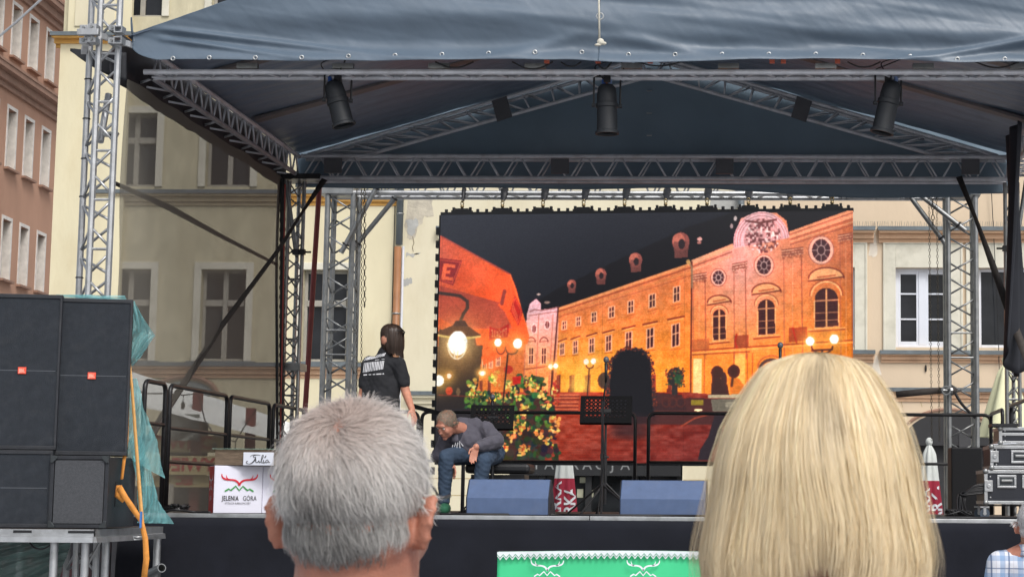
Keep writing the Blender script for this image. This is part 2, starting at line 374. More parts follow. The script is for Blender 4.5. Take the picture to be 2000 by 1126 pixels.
for k, (ol, m_, jj) in enumerate(((((786, 376), (836, 376), (838, 418), (822, 425), (812, 440), (800, 470), (790, 462), (785, 440)), PEEL, 1),
        (((786, 430), (806, 428), (812, 436), (800, 462), (791, 458)), PEELG, .7),
        (((786, 494), (805, 497), (815, 493), (802, 502), (788, 501)), PEELG, .6), (((784, 546), (799, 543), (801, 552), (790, 560), (784, 557)), PEELG, .5),
        (((1384, 372), (1443, 372), (1443, 405), (1425, 408), (1384, 408)), PEELG, .6))):
    q = MB(); o_ = blot(ol, jj, k); q.prism([PL(X(a), Z(b), .003 + .003 * (k == 1)) for a, b in o_], (0, .002, 0)); q.build('bare_plaster_patch', m_, bB)
ck = [(800, 462), (803, 475), (800, 482), (802, 492)]
MB().tube([PL(X(a), Z(b), .004) for a, b in ck], .006, 5).build('crack', mat('crack_dark', (120, 108, 86), .9), bB)
# restaurant front
BSIGN = mat('black_signboard', (26, 27, 29), .5)
q = MB(); pbox(q, PL, X(1000), X(1332), Z(927), Z(868), -.05, .02); q.build('signboard', BSIGN, bB)
sp = Plane((0, YF, 0), (1, 0, 0), (0, 0, 1), (0, -1, 0))
SL = mat('grey_sign_letters', (120, 122, 122), .6)
for ch, px in zip('RESTAURACJA', (978 + 24.6 * i for i in range(11))):
    lx = X(px + 24.6 * -.0) ; pl2 = Plane((lx, YF, Z(915)), (1, 0, 0), (0, 0, 1), (0, -1, 0)); text(ch, .27, pl2, .025, SL, bB, bold=.002)
q = MB(); pbox(q, PL, X(1000), X(1335), 0, Z(927), -.24, -.2); q.build('shop_glazing', mat('shop_glass', (30, 32, 34), .12, 0, .9, 2, spec=.35), bB)
q = MB()
for px in (1008, 1062, 1152, 1242, 1330): pbox(q, PL, X(px) - .06, X(px) + .06, 0, Z(927), -.2, -.1)
q.build('shop_mullions', BSIGN, bB)
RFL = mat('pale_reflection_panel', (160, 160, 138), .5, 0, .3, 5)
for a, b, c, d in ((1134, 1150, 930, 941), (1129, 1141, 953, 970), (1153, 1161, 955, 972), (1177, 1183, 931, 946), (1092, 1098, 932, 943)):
    q = MB(); pbox(q, PL, X(a), X(b), Z(d), Z(c), -.198, -.19); q.build('painted_reflection', RFL, bB)  # pale patches painted as reflections on the dark shop glass
JO = mat('joint_line', (176, 158, 116), .95)  # flat darker tone for the drawn joint lines
q = MB()
for py in (935, 968, 1000): pbox(q, PL, X(1337), X(1441), Z(py), Z(py) + .015, 0, .003); pbox(q, PL, X(772), X(998), Z(py), Z(py) + .015, 0, .003)
q.build('rustication_joint', JO, bB)
# downpipes
for (px, y0, y1, m_, nm, lb) in ((776, -100, 480, ZINC, 'downpipe', 'dark grey zinc rain pipe above the brown length, by the peeling plaster'), (774, 484, 1120, mat('brown_pipe', (150, 104, 70), .5, 0, .1), 'downpipe', 'brown plastic rain pipe on the wall behind the woman in black'), (1446, -100, 1120, ZINC, 'downpipe', 'grey rain pipe between the cream house and the peach house')):
    t_ = thing(nm, lb, 'downpipe', (X(px), YF - .12, 0), 'rain pipes on the houses')
    MB().tube([(X(px), YF - .12, max(Z(y1), 0)), (X(px), YF - .12, Z(y0))], .068, 14).build('pipe', m_, t_, smooth=True)
    q = MB()
    for zz in np.arange(max(Z(y1), 0) + .6, Z(y0), 2.1): q.torus((X(px), YF - .12, zz), (0, 0, 1), .07, .016, 16, 6)
    q.build('bracket', STEEL, t_)
t_ = thing('conduit', 'white conduit running up the wall beside the brown rain pipe', 'conduit', (X(783), YF - .05, 0)); MB().tube([(X(783), YF - .05, 0), (X(783), YF - .05, Z(482))], .025, 8).build('pipe', WHITEP, t_)
q = MB().tube([(X(764), YF - .03, 0), (X(764), YF - .03, Z(0))], .008, 6).build('wire', BLACKPL); tag(q, 'thin dark wire down the yellow wall left of the rain pipe', 'wire')
# peach house
xc0, xc1 = X(1443), X(2350)
bC = thing('town_house', 'peach house on the right with white windows under moulded hoods', 'building', (X(1800), YF, 0))
hC = []
for c_ in (1616, 1803, 1966, 2130): hC.append((X(c_) - .52, X(c_) + .52, Z(674), Z(520)))
hC.append((X(1762), X(1940), 0, Z(862)))
facade(bC, PL, xc0, xc1, 0, Z(-180), hC, PWALL)
for i, h in enumerate(hC[:-1]):
    if i == 2:
        w_ = window(bC, PL, *h, WHITEP, style='none', surround=None)
    else: w_ = window(bC, PL, *h, WHITEP, style='upvc')
    s_ = MB(); a, b, c, d = h
    for qd in ((a - .24, a, c - .06, d + .5), (b, b + .24, c - .06, d + .5), (a, b, d, d + .5)): pbox(s_, PL, *qd, 0, .03)
    for qd in ((a - .24, a - .2, c - .06, d + .46), (b + .2, b + .24, c - .06, d + .46), (a - .24, b + .24, d + .46, d + .5)): pbox(s_, PL, *qd, .031, .05)
    s_.build('window_surround', SURR, w_, bevel=.006)
    if i < 2:
        u0_, u1_ = (a - .46, X(1707)) if i == 0 else (X(1716), xc1 - .2)
        ledge(bC, PL, u0_, u1_, Z(446), PMOULD, h=.09, out=.22, name='window_hood'); ledge(bC, PL, u0_ + .04, u1_ - .0, Z(684), PMOULD, h=.07, out=.14, name='window_ledge')
    sp_ = MB()
    for k in range(46):
        u = a - .44 + (b - a + .88) * k / 45; dx = random.uniform(-.02, .02); sp_.tube([PL(u, Z(446) + .03, .1), PL(u + dx, Z(446) + .14, .1 + random.uniform(-.03, .08))], .003, 4)
    sp_.build('pigeon_spikes', STEEL, bC)
ledge(bC, PL, xc0 + .02, xc1, Z(756), PMOULD, h=.08, out=.12)
STN = mat('runoff_stain', (222, 212, 196), .95)
for (px_, w0, w1, y0, y1) in ((1706, .03, .16, 452, 500), (1710, .03, .18, 690, 735)):
    q = MB(); o_ = blot([(px_ - 2, y0), (px_ + 3, y0), (px_ + w1 * 60, y1 - 8), (px_ + 4, y1), (px_ - w1 * 60, y1 - 5)], .5, px_ % 7); q.prism([PL(X(a_), Z(b_), .004) for a_, b_ in o_], (0, .002, 0)); q.build('runoff_stain', STN, bC)
q = MB()
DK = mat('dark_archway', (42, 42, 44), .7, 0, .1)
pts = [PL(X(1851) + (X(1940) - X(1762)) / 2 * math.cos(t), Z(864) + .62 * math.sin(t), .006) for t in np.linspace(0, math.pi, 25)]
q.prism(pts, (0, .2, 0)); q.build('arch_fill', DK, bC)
q = MB(); pbox(q, PL, X(1762), X(1940), 0, Z(862), -.26, -.2); q.build('arch_dark_sheet', DK, bC)  # dark sheet standing in for the shade inside the open archway
q = MB(); pts = [PL(X(1851) + .95 * math.cos(t), Z(864) + .68 * math.sin(t), .01) for t in np.linspace(0, math.pi, 25)]; q.tube(pts, .035, 6).build('arch_moulding', BROWNM, bC)
q = MB(); pbox(q, PL, X(1872), X(1910), Z(890), Z(840), -.0, .02); q.build('wall_plaque', mat('dark_plaque', (58, 58, 60), .5), bC)
q = MB()
for a in (1735, 1762, 1800): q.obox(PL(X(a), Z(790), .0), (.012, 0, 0), (0, -.003, 0), (-.08, 0, .3))
q.build('voussoir_joint', JO, bC)
q = MB().ell(PL(X(1808), Z(715), .02), (.02, .03, .07)).build('wall_hook', BLACKMETAL, bC)
q = MB().tube([P(1936, 365, YF - .1), P(1948, 600, YF - .1), P(1955, 830, YF - .1)], .008, 6).build('wire', BLACKPL); tag(q, 'thin overhead wire hanging down in front of the peach house', 'wire')
# salmon house (side street, left)
dv = Vector((-.0759, 1, 0)).normalized(); PS = Plane((-22.86, 57, 0), dv, (0, 0, 1), (dv.y, -dv.x, 0))
bS = thing('town_house', 'salmon pink house at the far left edge with white reveals and brown cornices', 'building', (-22.86, 57, 0))
hS = []
for uc in (-6.3, -4.7, -3.1, -1.53, .1, 1.65, 3.2):
    for z0, z1 in ((7.5, 9.25), (10.75, 12.5), (14.05, 15.6)): hS.append((uc - .36, uc + .36, z0, z1))
facade(bS, PS, -9, 9, 0, 19, hS, SALMON, depth=.34)
for h in hS:
    w_ = window(bS, PS, *h, OLDFRAME, depth=.28, style='side')
    a, b, c, d = h; s_ = MB()
    for q_ in ((a - .1, a, c, d + .1), (b, b + .1, c, d + .1), (a, b, d, d + .1)): pbox(s_, PS, *q_, 0, .02)
    pbox(s_, PS, b - .015, b - .002, c + .005, d - .005, -.25, 0); s_.build('window_surround', mat('white_reveal', (214, 208, 200), .85), w_)
    s_ = MB(); pbox(s_, PS, a - .16, b + .16, c - .07, c - .005, 0, .14); s_.build('window_sill', BROWNM, w_)
for z, h in ((13.55, .2), (16.5, .22)): ledge(bS, PS, -9, 8.9, z, BROWNM, top=BROWNM, h=h, out=.4, name='cornice')
# overhead cable top left
q = MB().tube([P(-30, 95, 30), P(30, 45, 30), P(85, -5, 30)], .02, 6).build('overhead_cable', mat('grey_cable', (150, 152, 156), .6)); tag(q, 'grey overhead cable crossing the top left corner', 'cable')
# ------------------------------------------------------------------ folded parasols
WCL = mat('white_canvas', (206, 210, 206), .85, 0, .05, 8)
RCL = mat('dark_red_canvas', (150, 34, 56), .85, 0, .06, 8)
CRC = mat('cream_canvas', (222, 222, 184), .85, 0, .05, 5)
def parasol(px, Y, ztop, zbot, rt, rb, label, redz=None, m=WCL, word=None, folds=7):
    bx = P(px, 900, Y).x; t = thing('folded_parasol', label, 'parasol', (bx, Y, 0), 'folded parasols of the cafes' if redz else None)
    N = 56
    def ring(z, r, ph):
        out = []
        for k in range(N):
            a = 2 * math.pi * k / N; rr = r * (1 + .16 * math.cos(folds * a + ph) + .05 * math.sin(3 * a + ph * 2)); out.append((bx + rr * math.cos(a), Y + rr * math.sin(a), z))
        return out
    def shell(za, zb, m_, nm, n=14):
        mb = MB(); vs = []
        for j in range(n + 1):
            z = za + (zb - za) * j / n; tt = (ztop - z) / (ztop - zbot); r = (rt + (rb - rt) * min(1, tt * 1.0)) * (math.sqrt(max(0.02, min(1, tt * 9))))
            vs += ring(z, r, tt * .8)
        mb.add(vs, [(j * N + k, j * N + (k + 1) % N, (j + 1) * N + (k + 1) % N, (j + 1) * N + k) for j in range(n) for k in range(N)]); return mb.build(nm, m_, t, smooth=True)
    if redz: shell(ztop, redz, m, 'canopy'); red = shell(redz, zbot, RCL, 'printed_hem')
    else: red = shell(ztop, zbot, m, 'canopy')
    bar('pole', (bx, Y, 0), (bx, Y, ztop + .04), .025, STEEL, t)
    MB().ell((bx, Y, ztop + .03), (.05, .05, .06)).build('finial', m, t, smooth=True)
    if word:
        bpy.context.view_layer.update()
        bvh = BVHTree.FromPolygons([v.co + org(red) for v in red.data.vertices], [p.vertices for p in red.data.polygons])
        for xo, hh in word:
            cu = bpy.data.curves.new('t', 'FONT'); cu.body = 'WARKA'; cu.size = .21; cu.offset = .006; ob = bpy.data.objects.new('t', cu); COL.objects.link(ob)
            bpy.context.view_layer.update(); dg = bpy.context.evaluated_depsgraph_get(); me = bpy.data.meshes.new_from_object(ob.evaluated_get(dg)); bpy.data.objects.remove(ob)
            ok = bmesh.new(); ok.from_mesh(me); bmesh.ops.subdivide_edges(ok, edges=ok.edges, cuts=3)
            for v in ok.verts:
                x_, z_ = bx + xo - v.co.y, zbot - .14 + hh + v.co.x      # lettering runs up the folded cloth
                hit = bvh.ray_cast(Vector((x_, Y - 2, z_)), Vector((0, 1, 0)))
                v.co = Vector((x_, (hit[0].y - .01) if hit[0] else Y + .0, z_)) - org(t)
                v.tag = hit[0] is None
            bmesh.ops.delete(ok, geom=[v for v in ok.verts if v.tag], context='VERTS')
            ok.to_mesh(me); ok.free(); me.materials.clear(); me.materials.append(mat('white_print', (222, 222, 226), .8)); o = bpy.data.objects.new('lettering', me); COL.objects.link(o); o.parent = t
    return t
def zz(py, Y): return P(1500, py, Y).z
parasol(1102, 27, zz(858, 27), zz(1040, 27), .07, .20, 'folded white parasol with dark red lettered hem under the video screen', zz(936, 27), word=[(-.02, .08), (.17, .02)])
parasol(1815, 27, zz(864, 27), zz(1040, 27), .07, .19, 'folded white parasol with dark red hem right of the blonde woman', zz(936, 27), word=[(-.01, .02), (.17, .1)])
parasol(1966, 26, zz(705, 26), zz(850, 26), .06, .36, 'large folded cream parasol behind the flight cases', None, CRC, folds=6)
# ------------------------------------------------------------------ cafe marquee behind the net
YT = 28
tm = thing('beer_tent', 'white cafe tent roof with red posts seen through the net', 'tent', (P(330, 900, YT).x, YT, 0))
TW = mat('white_tent_sheet', (226, 228, 224), .8, 0, .06, 3, .3, 4)
def tp(px, py, dy=0): return P(px, py, YT + dy)
q = MB()
a_, b_, c_, d_ = tp(150, 690), tp(620, 842), tp(620, 880, -1.2), tp(150, 760, -1.2)
q.grid(lambda u, v: a_.lerp(b_, u).lerp(d_.lerp(c_, u), v) + Vector((0, 0, -.05 * math.sin(math.pi * v) + .012 * nz(u * 20, v * 9))), 40, 8).build('canopy', TW, tm, smooth=True)
q = MB(); q.grid(lambda u, v: tp(330 + 60 * u, 808 + 52 * v, -1.0 + .1 * nz(u * 6, v * 5)), 12, 8).build('rolled_side', mat('grey_tarp', (122, 124, 118), .8), tm, smooth=True)
RP = mat('dark_red_post', (110, 52, 48), .7)
for px in (382, 487): MB().box(tp(px, 900, -.6).x - .06, tp(px, 900, -.6).x + .06, YT - .66, YT - .54, 0, tp(px, 770 if px < 400 else 800).z).build('post', RP, tm)
CB = mat('cream_banner', (176, 160, 116), .8, 0, .08)
RL = mat('red_print', (158, 42, 40), .8)
def banner(px0, px1, py0, py1, dy, s, size, mirror, lb):
    a = tp(px0, py1, dy); b = tp(px1, py0, dy); t = thing('cafe_banner', lb, 'banner', (a.x, YT + dy, a.z), 'lettered banners of the beer tent'); MB().box(a.x, b.x, YT + dy, YT + dy + .01, a.z, b.z).build('sheet', CB, t)
    text(s, size, Plane(((a.x + b.x) / 2, YT + dy, a.z + (b.z - a.z) * .22), (1, 0, 0), (0, 0, 1), (0, -1, 0)), .004, RL, t, mirror=mirror, bold=.008)
banner(262, 440, 850, 882, -.3, 'ŻYWIEC', .26, False, 'cream banner reading in plain letters, behind the upper rail')
banner(300, 452, 890, 926, -.9, 'ŻYWIEC', .26, True, 'cream banner with mirrored lettering behind the side rail')
banner(300, 420, 928, 950, -.8, 'IEC', .17, True, 'narrow lower banner with mirrored lettering near the deck')
q = MB(); q.box(tp(200, 900).x, tp(560, 900).x, YT + .4, YT + .5, 0, tp(300, 948).z).build('bar_counter', mat('dark_counter', (44, 44, 48), .6, 0, .4, 5), tm)
MB().tube([(tp(330, 960, -1).x, YT - 1, 0), (tp(330, 960, -1).x, YT - 1, tp(330, 945).z)], .07, 12).build('beer_tap_post', OLDFRAME, tm)
t_ = thing('light_string', 'cable with hanging bulbs under the white tent roof', 'light string', tp(300, 765, -1.3))
cp = [tp(250, 745, -1.3), tp(281, 768, -1.3), tp(320, 768, -1.3), tp(358, 771, -1.3), tp(388, 768, -1.3), tp(400, 820, -1.3), tp(420, 850, -1.3), tp(460, 862, -1.3), tp(485, 820, -1.3), tp(500, 800, -1.3)]
MB().tube(cp, .01, 5).build('cable', BLACKPL, t_)
for k in (1, 3, 6, 7): p = cp[k]; MB().tube([p, p - Vector((0, 0, .1))], .006, 5).lathe(p - Vector((0, 0, .2)), (0, 0, 1), [(0, .02), (.03, .03), (.08, .028), (.11, .01)], 10).build('bulb_holder', BLACKPL, t_)
# ================================================================== stage deck
ZS = 1.15; YE = 16.0; YB = 22.0
XL, XR = -5.62, 2.75
st = thing('stage', 'low stage deck with aluminium edge and black cloth skirt', 'stage', (-1.5, 19, 0))
DECK = mat('deck_plywood', (66, 58, 54), .7, 0, .25, 5, .2, 60, dirt=(104, 96, 90), dscale=3, damt=.4)
MB().box(XL, XR + 3, YE + .03, YB, ZS - .1, ZS).build('deck', DECK, st)
for k in range(5):
    a = XL + k * 2.0; MB().box(a, min(a + 1.995, XR + 3), YE, YE + .028, ZS - .07, ZS + .004).build('edge_rail', ALU, st, bevel=.004)
def skirt(u, v):
    x = XL + .0 + (XR + 3 - XL) * u
    return Vector((x, YE - .02 - .05 * v * (1 + nz(x * 3.1)) + .03 * nz(x * 9, v * 2) * v + .02 * math.exp(-((v - .12 - .05 * nz(x * .8)) / .05) ** 2) * nz(x * 1.7) + .008 * math.sin(v * 9 + x * 2), ZS - .03 - 1.1 * v))
MB().grid(skirt, 420, 14).build('skirt', BLACKCLOTH, st, smooth=True, solid=.004)
MB().grid(lambda u, v: Vector((XL + .03 * nz(u * 25) * v, YE + 6 * u, ZS - .03 - 1.1 * v)), 80, 6).build('side_skirt', BLACKCLOTH, st, smooth=True, solid=.004)
for yy in (16.3, 18.3, 20.3, 21.9):
    for xx in (-5.5, -3.5, -1.5, .5, 2.6, 4.6): pass
# cables lying on the deck
random.seed(3)
CABLE = mat('black_cable', (24, 24, 27), .5)
def cable(pts, r, label, m=CABLE, name='cable', cat='cable', group=None):
    q = []
    n = len(pts)
    for i in range(n - 1):
        p0, p1, p2, p3 = (Vector(pts[max(i - 1, 0)]), Vector(pts[i]), Vector(pts[i + 1]), Vector(pts[min(i + 2, n - 1)]))
        for k in range(8):
            t = k / 8; q.append(.5 * ((2 * p1) + (p2 - p0) * t + (2 * p0 - 5 * p1 + 4 * p2 - p3) * t * t + (-p0 + 3 * p1 - 3 * p2 + p3) * t ** 3))
    q.append(Vector(pts[-1])); o = MB().tube(q, r, 6).build(name, m, smooth=True); return tag(o, label, cat, group)
def dk(px, Y, h=.012): v = P(px, 1000, Y); return Vector((v.x, Y, ZS + h))
cable([dk(860, 16.2), dk(930, 16.12), dk(1000, 16.22), dk(1090, 16.4), dk(1130, 16.15), dk(1210, 16.12), dk(1300, 16.2), dk(1390, 16.1)], .012, 'black cable lying along the stage edge in front of the two wedges')
cable([dk(1060, 16.9), dk(1110, 16.5), dk(1150, 16.25), dk(1230, 16.3), dk(1400, 16.25), dk(1600, 16.4)], .011, 'black cable curving between the two monitor wedges')
cable([dk(1760, 16.3), dk(1830, 16.15), dk(1900, 16.25), dk(2000, 16.12)], .013, 'black cable along the deck below the flight cases')
cable([dk(320, 16.25), dk(345, 16.2, .03), dk(380, 16.3), dk(410, 16.25)], .012, 'black cable running on the deck left of the cartons')
# ================================================================== roof frame
ZE = 4.93; XE = -5.52; XR2 = 2.52; YF1, YB1 = 15.85, 21.1; TW_ = .22
rf = thing('stage_roof_frame', 'aluminium truss frame of the gabled stage roof', 'roof frame', (-1.5, 18.5, ZE))
def box4(A, B, up, sd): A, B, up, sd = map(Vector, (A, B, up, sd)); return [(A, B), (A + sd, B + sd), (A + up, B + up), (A + up + sd, B + up + sd)]
fb = sub('front_beam', rf)
ch = box4((XE, YF1, ZE), (XR2 + .6, YF1, ZE), (0, 0, TW_), (0, TW_, 0)); lattice(fb, ch, [(0, 1)], 26, .024, .009, ROOFTUBE)
for k in range(9): x = XE + .9 + k * .83; MB().box(x - .09, x + .09, YF1 - .02, YF1 + .03, ZE + .03, ZE + .075).build('connector', STEEL, fb)
el = sub('eave_truss', rf)
ch = box4((XE, YF1 + .2, ZE), (XE, YB1, ZE), (0, 0, TW_), (-TW_, 0, 0)); lattice(el, ch, [(0, 2), (1, 3)], 17, .026, .011, ROOFTUBE); lattice(el, ch[:0] + [ch[0], ch[1]], [(0, 1)], 8, .026, .011, ROOFTUBE)
er = sub('eave_truss', rf)
ch = box4((XR2, YF1 + .2, ZE), (XR2, YB1, ZE), (0, 0, TW_), (TW_, 0, 0)); lattice(er, ch, [(0, 2), (1, 3), (0, 1)], 20, .026, .011, ROOFTUBE)
bt = sub('back_truss', rf)
ch = box4((XE + .05, YB1 - .1, ZE - .04), (XR2, YB1 - .1, ZE - .04), (0, 0, TW_ + .03), (0, TW_, 0)); lattice(bt, ch, [(0, 2), (1, 3)], 21, .024, .010, ROOFTUBE)
for x in (XE + .42, -2.52, -.66, 2.1): MB().box(x - .10, x + .10, YB1 - .13, YB1 - .10, ZE + .01, ZE + .18).build('gusset_plate', mat('gusset_grey', (84, 84, 88), .6), bt)
XM, ZR = -1.5, 6.33
for s, xe in ((1, XE), (-1, XR2)):
    ra = sub('rafter', rf); a = Vector((xe + .1 * s, YB1, ZE + .24)); b = Vector((XM, YB1, ZR)); dn = Vector((0, 0, -.24))
    chs = [(a + dn * .15 + Vector((s * .55, .0, .0)), b + dn), (a, b), (a + Vector((0, .2, 0)), b + Vector((0, .2, 0)))]
    lattice(ra, chs, [(0, 1), (0, 2)], 12, .022, .010, ROOFTUBE)
    t0 = a.lerp(b, .56); MB().obox(t0 + Vector((-.1 * s, -.03, -.03)), (.17 * s, 0, .06), (0, .012, 0), (.07 * s, 0, -.24)).build('gusset_plate', mat('gusset_grey', (84, 80, 80), .6), ra)
    for yy in (17.25, 19.25):
        pu = sub('purlin', rf); a = Vector((xe, yy, ZE + .27)); b = Vector((XM, yy, ZR + .03)); MB().obox(a, b - a, (0, .16, 0), (0, 0, .03)).build('flat_bar', mat('purlin_grey', (112, 106, 106), .6, .3, .15, 8), pu)
bar('ridge_tube', (XM, YF1, ZR), (XM, YB1 + .2, ZR), .03, ROOFTUBE, rf)
MB().box(XE - .16, XE + .28, YB1 - .15, YB1 + .22, ZE - .06, ZE + .0).build('corner_plate', BLACKMETAL, rf)
# ================================================================== tarpaulins
def tarp_label(o, lb, cat='tarpaulin'): return tag(o, lb, cat)
ZT = ZE + .06
def ztop(x): return .14 * min(1, max(0, x / 1.8)) + 5.25 + (6.62 - 5.25) * (1 - abs(x - XM) / 4.1) if abs(x - XM) < 4.1 else .14 + 5.25 + .33 * (4.1 - abs(x - XM))
def front_tarp(u, v, xa, xb):
    x = xa + (xb - xa) * u; x += .28 * (1 - v) ** 3 * math.exp(-((x + 5.62) / .35) ** 2) * (1 if xa < -3 else 0); zt = ztop(x); z0 = ZT + .02 * nz(x * 1.3); z = z0 + (zt - z0) * (v ** 1.2)
    h = z - z0; px = (x + 5.6)
    # bottom hem flares out towards the viewer, then hollow, then broad horizontal rolls
    d = -.05 * math.exp(-(h / .07) ** 2) + .05 * math.exp(-((h - .16) / .09) ** 2) * (.6 + .4 * nz(x * .9))
    d += .042 * math.sin(h * 13 + 1.6 * nz(x * .28) + .22 * x) * min(1, h * 5) * (.7 + .3 * nz(x * .5, 3))
    d += .007 * math.sin(h * 27 + 2.2 * nz(x * .35, 5) - .5 * x) * min(1, h * 4)
    # diagonal creases running down from the left corner and the centre lacing
    for (x0, z_0, sl, am, wd, ln) in ((-5.5, 5.30, -.12, .05, .030, 1.9), (-5.5, 5.22, -.145, .05, .028, 1.2), (2.9, 5.3, .16, .06, .035, 2.3), (-1.55, 5.25, -.22, .03, .05, 1.1), (-1.6, 5.25, .25, .03, .05, 1.0)):
        t = (x - x0); tt = abs(t)
        if (x0 < -5 and t > 0) or (x0 > 2 and t < 0) or (-3 < x0 < 0 and t * (-1 if sl > 0 else 1) > 0):
            d -= am * math.exp(-((z - (z_0 + sl * t)) / wd) ** 2) * math.exp(-(tt / ln) ** 2) * (1 - math.exp(-(tt / .25) ** 2))
    d += .0035 * nz(x * 2.2, z * 9) + .0016 * nz(x * 15, z * 11) + .008 * max(0, nz(x * 1.1 + 4, z * 3 + 2)) * math.sin(z * 46 + x * 5)
    return Vector((x, YF1 - .12 + d, z))
q = MB().grid(lambda u, v: front_tarp(u, v, -5.62, -1.56), 330, 90).build('front_tarpaulin', PVC, smooth=True, solid=.003); tarp_label(q, 'blue grey front roof tarpaulin, left half up to the laced seam')
q2 = MB().grid(lambda u, v: front_tarp(u, v, -1.575, 3.1) - Vector((0, .008, 0)), 380, 90).build('front_tarpaulin', PVC, smooth=True, solid=.003); tarp_label(q2, 'blue grey front roof tarpaulin, right half beyond the laced seam')
gm = mat('grommet_metal', (190, 192, 192), .35, .8)
for i in range(21):
    x = -5.3 + i * .398
    own = q if x < -1.57 else q2
    ORG[own.name] = Vector((0, 0, 0)); c = front_tarp(.0, .0, x, x + 1); v_ = .10
    c = front_tarp(0, v_, x, x + 1); MB().torus((c.x, c.y - .022, c.z - .02), (0, 1, 0), .016, .006, 12, 6).build('grommet', gm, own, smooth=True)
t_ = thing('lacing_rope', 'white webbing tie hanging down the centre seam of the front tarpaulin', 'rope', (-1.53, YF1 - .3, 5.2))
WR = mat('white_webbing', (206, 202, 188), .8, 0, .1, 30)
MB().tube([P(1169, -40, 15.5), P(1170, 20, 15.5), P(1171, 78, 15.52)], .017, 8, flat=.5).build('webbing', WR, t_, smooth=True)
MB().torus(P(1172, 32, 15.52), (0, 1, 0), .028, .007, 14, 6).build('eyelet', gm, t_)
MB().ell(P(1173, 82, 15.5), (.03, .025, .03)).ell(P(1168, 88, 15.5), (.03, .02, .012)).ell(P(1180, 85, 15.5), (.02, .02, .014)).build('knot', WR, t_, smooth=True)
# roof slopes (wrinkled across)
for s, xe, lb in ((1, XE - .12, 'dark left slope of the stage roof seen from below'), (-1, XR2 + .12, 'dark right slope of the stage roof seen from below')):
    def slope(u, v, xe=xe, s=s):
        x = xe + (XM - xe) * u; z = ZE + .29 + (ZR + .06 - ZE - .29) * u
        y = YF1 - .1 + (YB1 + .35 - YF1) * v
        return Vector((x, y, z - .05 * math.sin(math.pi * u) * abs(math.sin(math.pi * v * 3)) + .012 * nz(x * 3 + y * .3, y * 2.2) + .008 * math.sin(y * 26 + 2 * nz(x * 1.5)) * (.5 + .5 * nz(x, y))))
    o = MB().grid(slope, 60, 220).build('roof_tarpaulin', PVCIN, smooth=True, solid=.003); tarp_label(o, lb)
def gable(u, v):
    x = XE - .1 + (XR2 + .2 - XE) * u; zt = ZE + .29 + (ZR + .05 - ZE - .29) * (1 - abs(x - XM) / 4.1); zt = max(zt, ZE + .2) + .12
    zb = ZE - .09 - .09 * max(0, min(1, (x + .9) / 1.6)) * (1 if x < 2.1 else .6)
    z = zb + (zt - zb) * v
    sw = .05 * math.sin((x + 1.5) * 2.2 + (zt - z) * 2.4) * (1 - v) * 1.0
    return Vector((x, YB1 + .32 + sw + .02 * nz(x * 2, z * 2), z))
o = MB().grid(gable, 140, 24).build('gable_tarpaulin', mat('gable_pvc', (106, 124, 138), .55, 0, .08, 2, .2, 6), smooth=True, solid=.003); tarp_label(o, 'black back gable sheet closing the roof above the back truss')
for i in range(4): p = P(1268, 134 + i * 43.5, YB1 + .22); MB().box(p.x - .03, p.x + .03, p.y, p.y + .01, p.z - .005, p.z + .005).build('buckle', gm, o)
for i in range(4): p = P(1560 + 70 * i, 350, YB1 + .2); MB().ell(p, .012).build('grommet', gm, o)
def sk(u, v):
    y = 15.55 + 5.7 * u; zb = ZE - .13 + .02 * nz(y * 2) - .05 * max(0, u - .9) * 10 * 0; 
    return Vector((XE - .16 - .03 * v + .015 * nz(y * 3, v * 3), y, ZE + .3 + (zb - ZE - .3) * v))
o = MB().grid(sk, 120, 12).build('side_valance', mat('valance_black', (30, 32, 38), .7, 0, .12, 4, .4, 8), smooth=True, solid=.004); tarp_label(o, 'black side valance hanging under the left eave')
o2 = MB().grid(lambda u, v: P(137 + 110 * u, 95 + (0 if u < .1 else 8 * u) + (5 + 50 * math.sin(u * 1.45)) * v, 15.62 + .1 * u), 14, 8).build('loose_flap', MATS['valance_black'], o, smooth=True, solid=.004)
def sk2(u, v):
    y = 15.9 + 5.5 * u; return Vector((XR2 + .3 + .015 * nz(y * 3, v * 3), y, ZE + .3 - .45 * v))
o = MB().grid(sk2, 80, 8).build('side_valance', MATS['valance_black'], smooth=True, solid=.004); tarp_label(o, 'black side valance hanging under the right eave')
# ---------------- side net
def netmat():
    m = bpy.data.materials.new('net_mesh'); m.use_nodes = True; n = m.node_tree; L = n.links; b = n.nodes['Principled BSDF']
    b.inputs['Base Color'].default_value = (.165, .155, .13, 1); b.inputs['Roughness'].default_value = .8; b.inputs['Alpha'].default_value = .74
    return m
def net(u, v):
    y = 15.9 + 5.3 * u; z = ZS + .0 + (ZE - .05 - ZS) * v
    return Vector((XE - .15 + .03 * nz(y * 1.2, z * .5) + .012 * math.sin(y * 6 + z), y, z))
o = MB().grid(net, 90, 50).build('side_net', netmat(), smooth=True); tag(o, 'see-through dark mesh net closing the left side of the stage', 'net')
# ---------------- right curtain
def cur(u, v):
    y = 18.5 + 1.1 * u; x = 2.27 + .14 * u + .05 * math.sin(u * 15 + 1.2 * v) + .25 * (1 - v) * 0
    z = 5.05 - (2.25 + .25 * math.sin(u * 3)) * v
    return Vector((x + .35 * (u - .5) * (v - .3) , y, z))
o = MB().grid(cur, 90, 30).build('side_curtain', mat('curtain_black', (30, 32, 40), .8, 0, .2, 3, .2, 8), smooth=True, solid=.006); tag(o, 'black curtain gathered at the right edge of the stage', 'curtain')
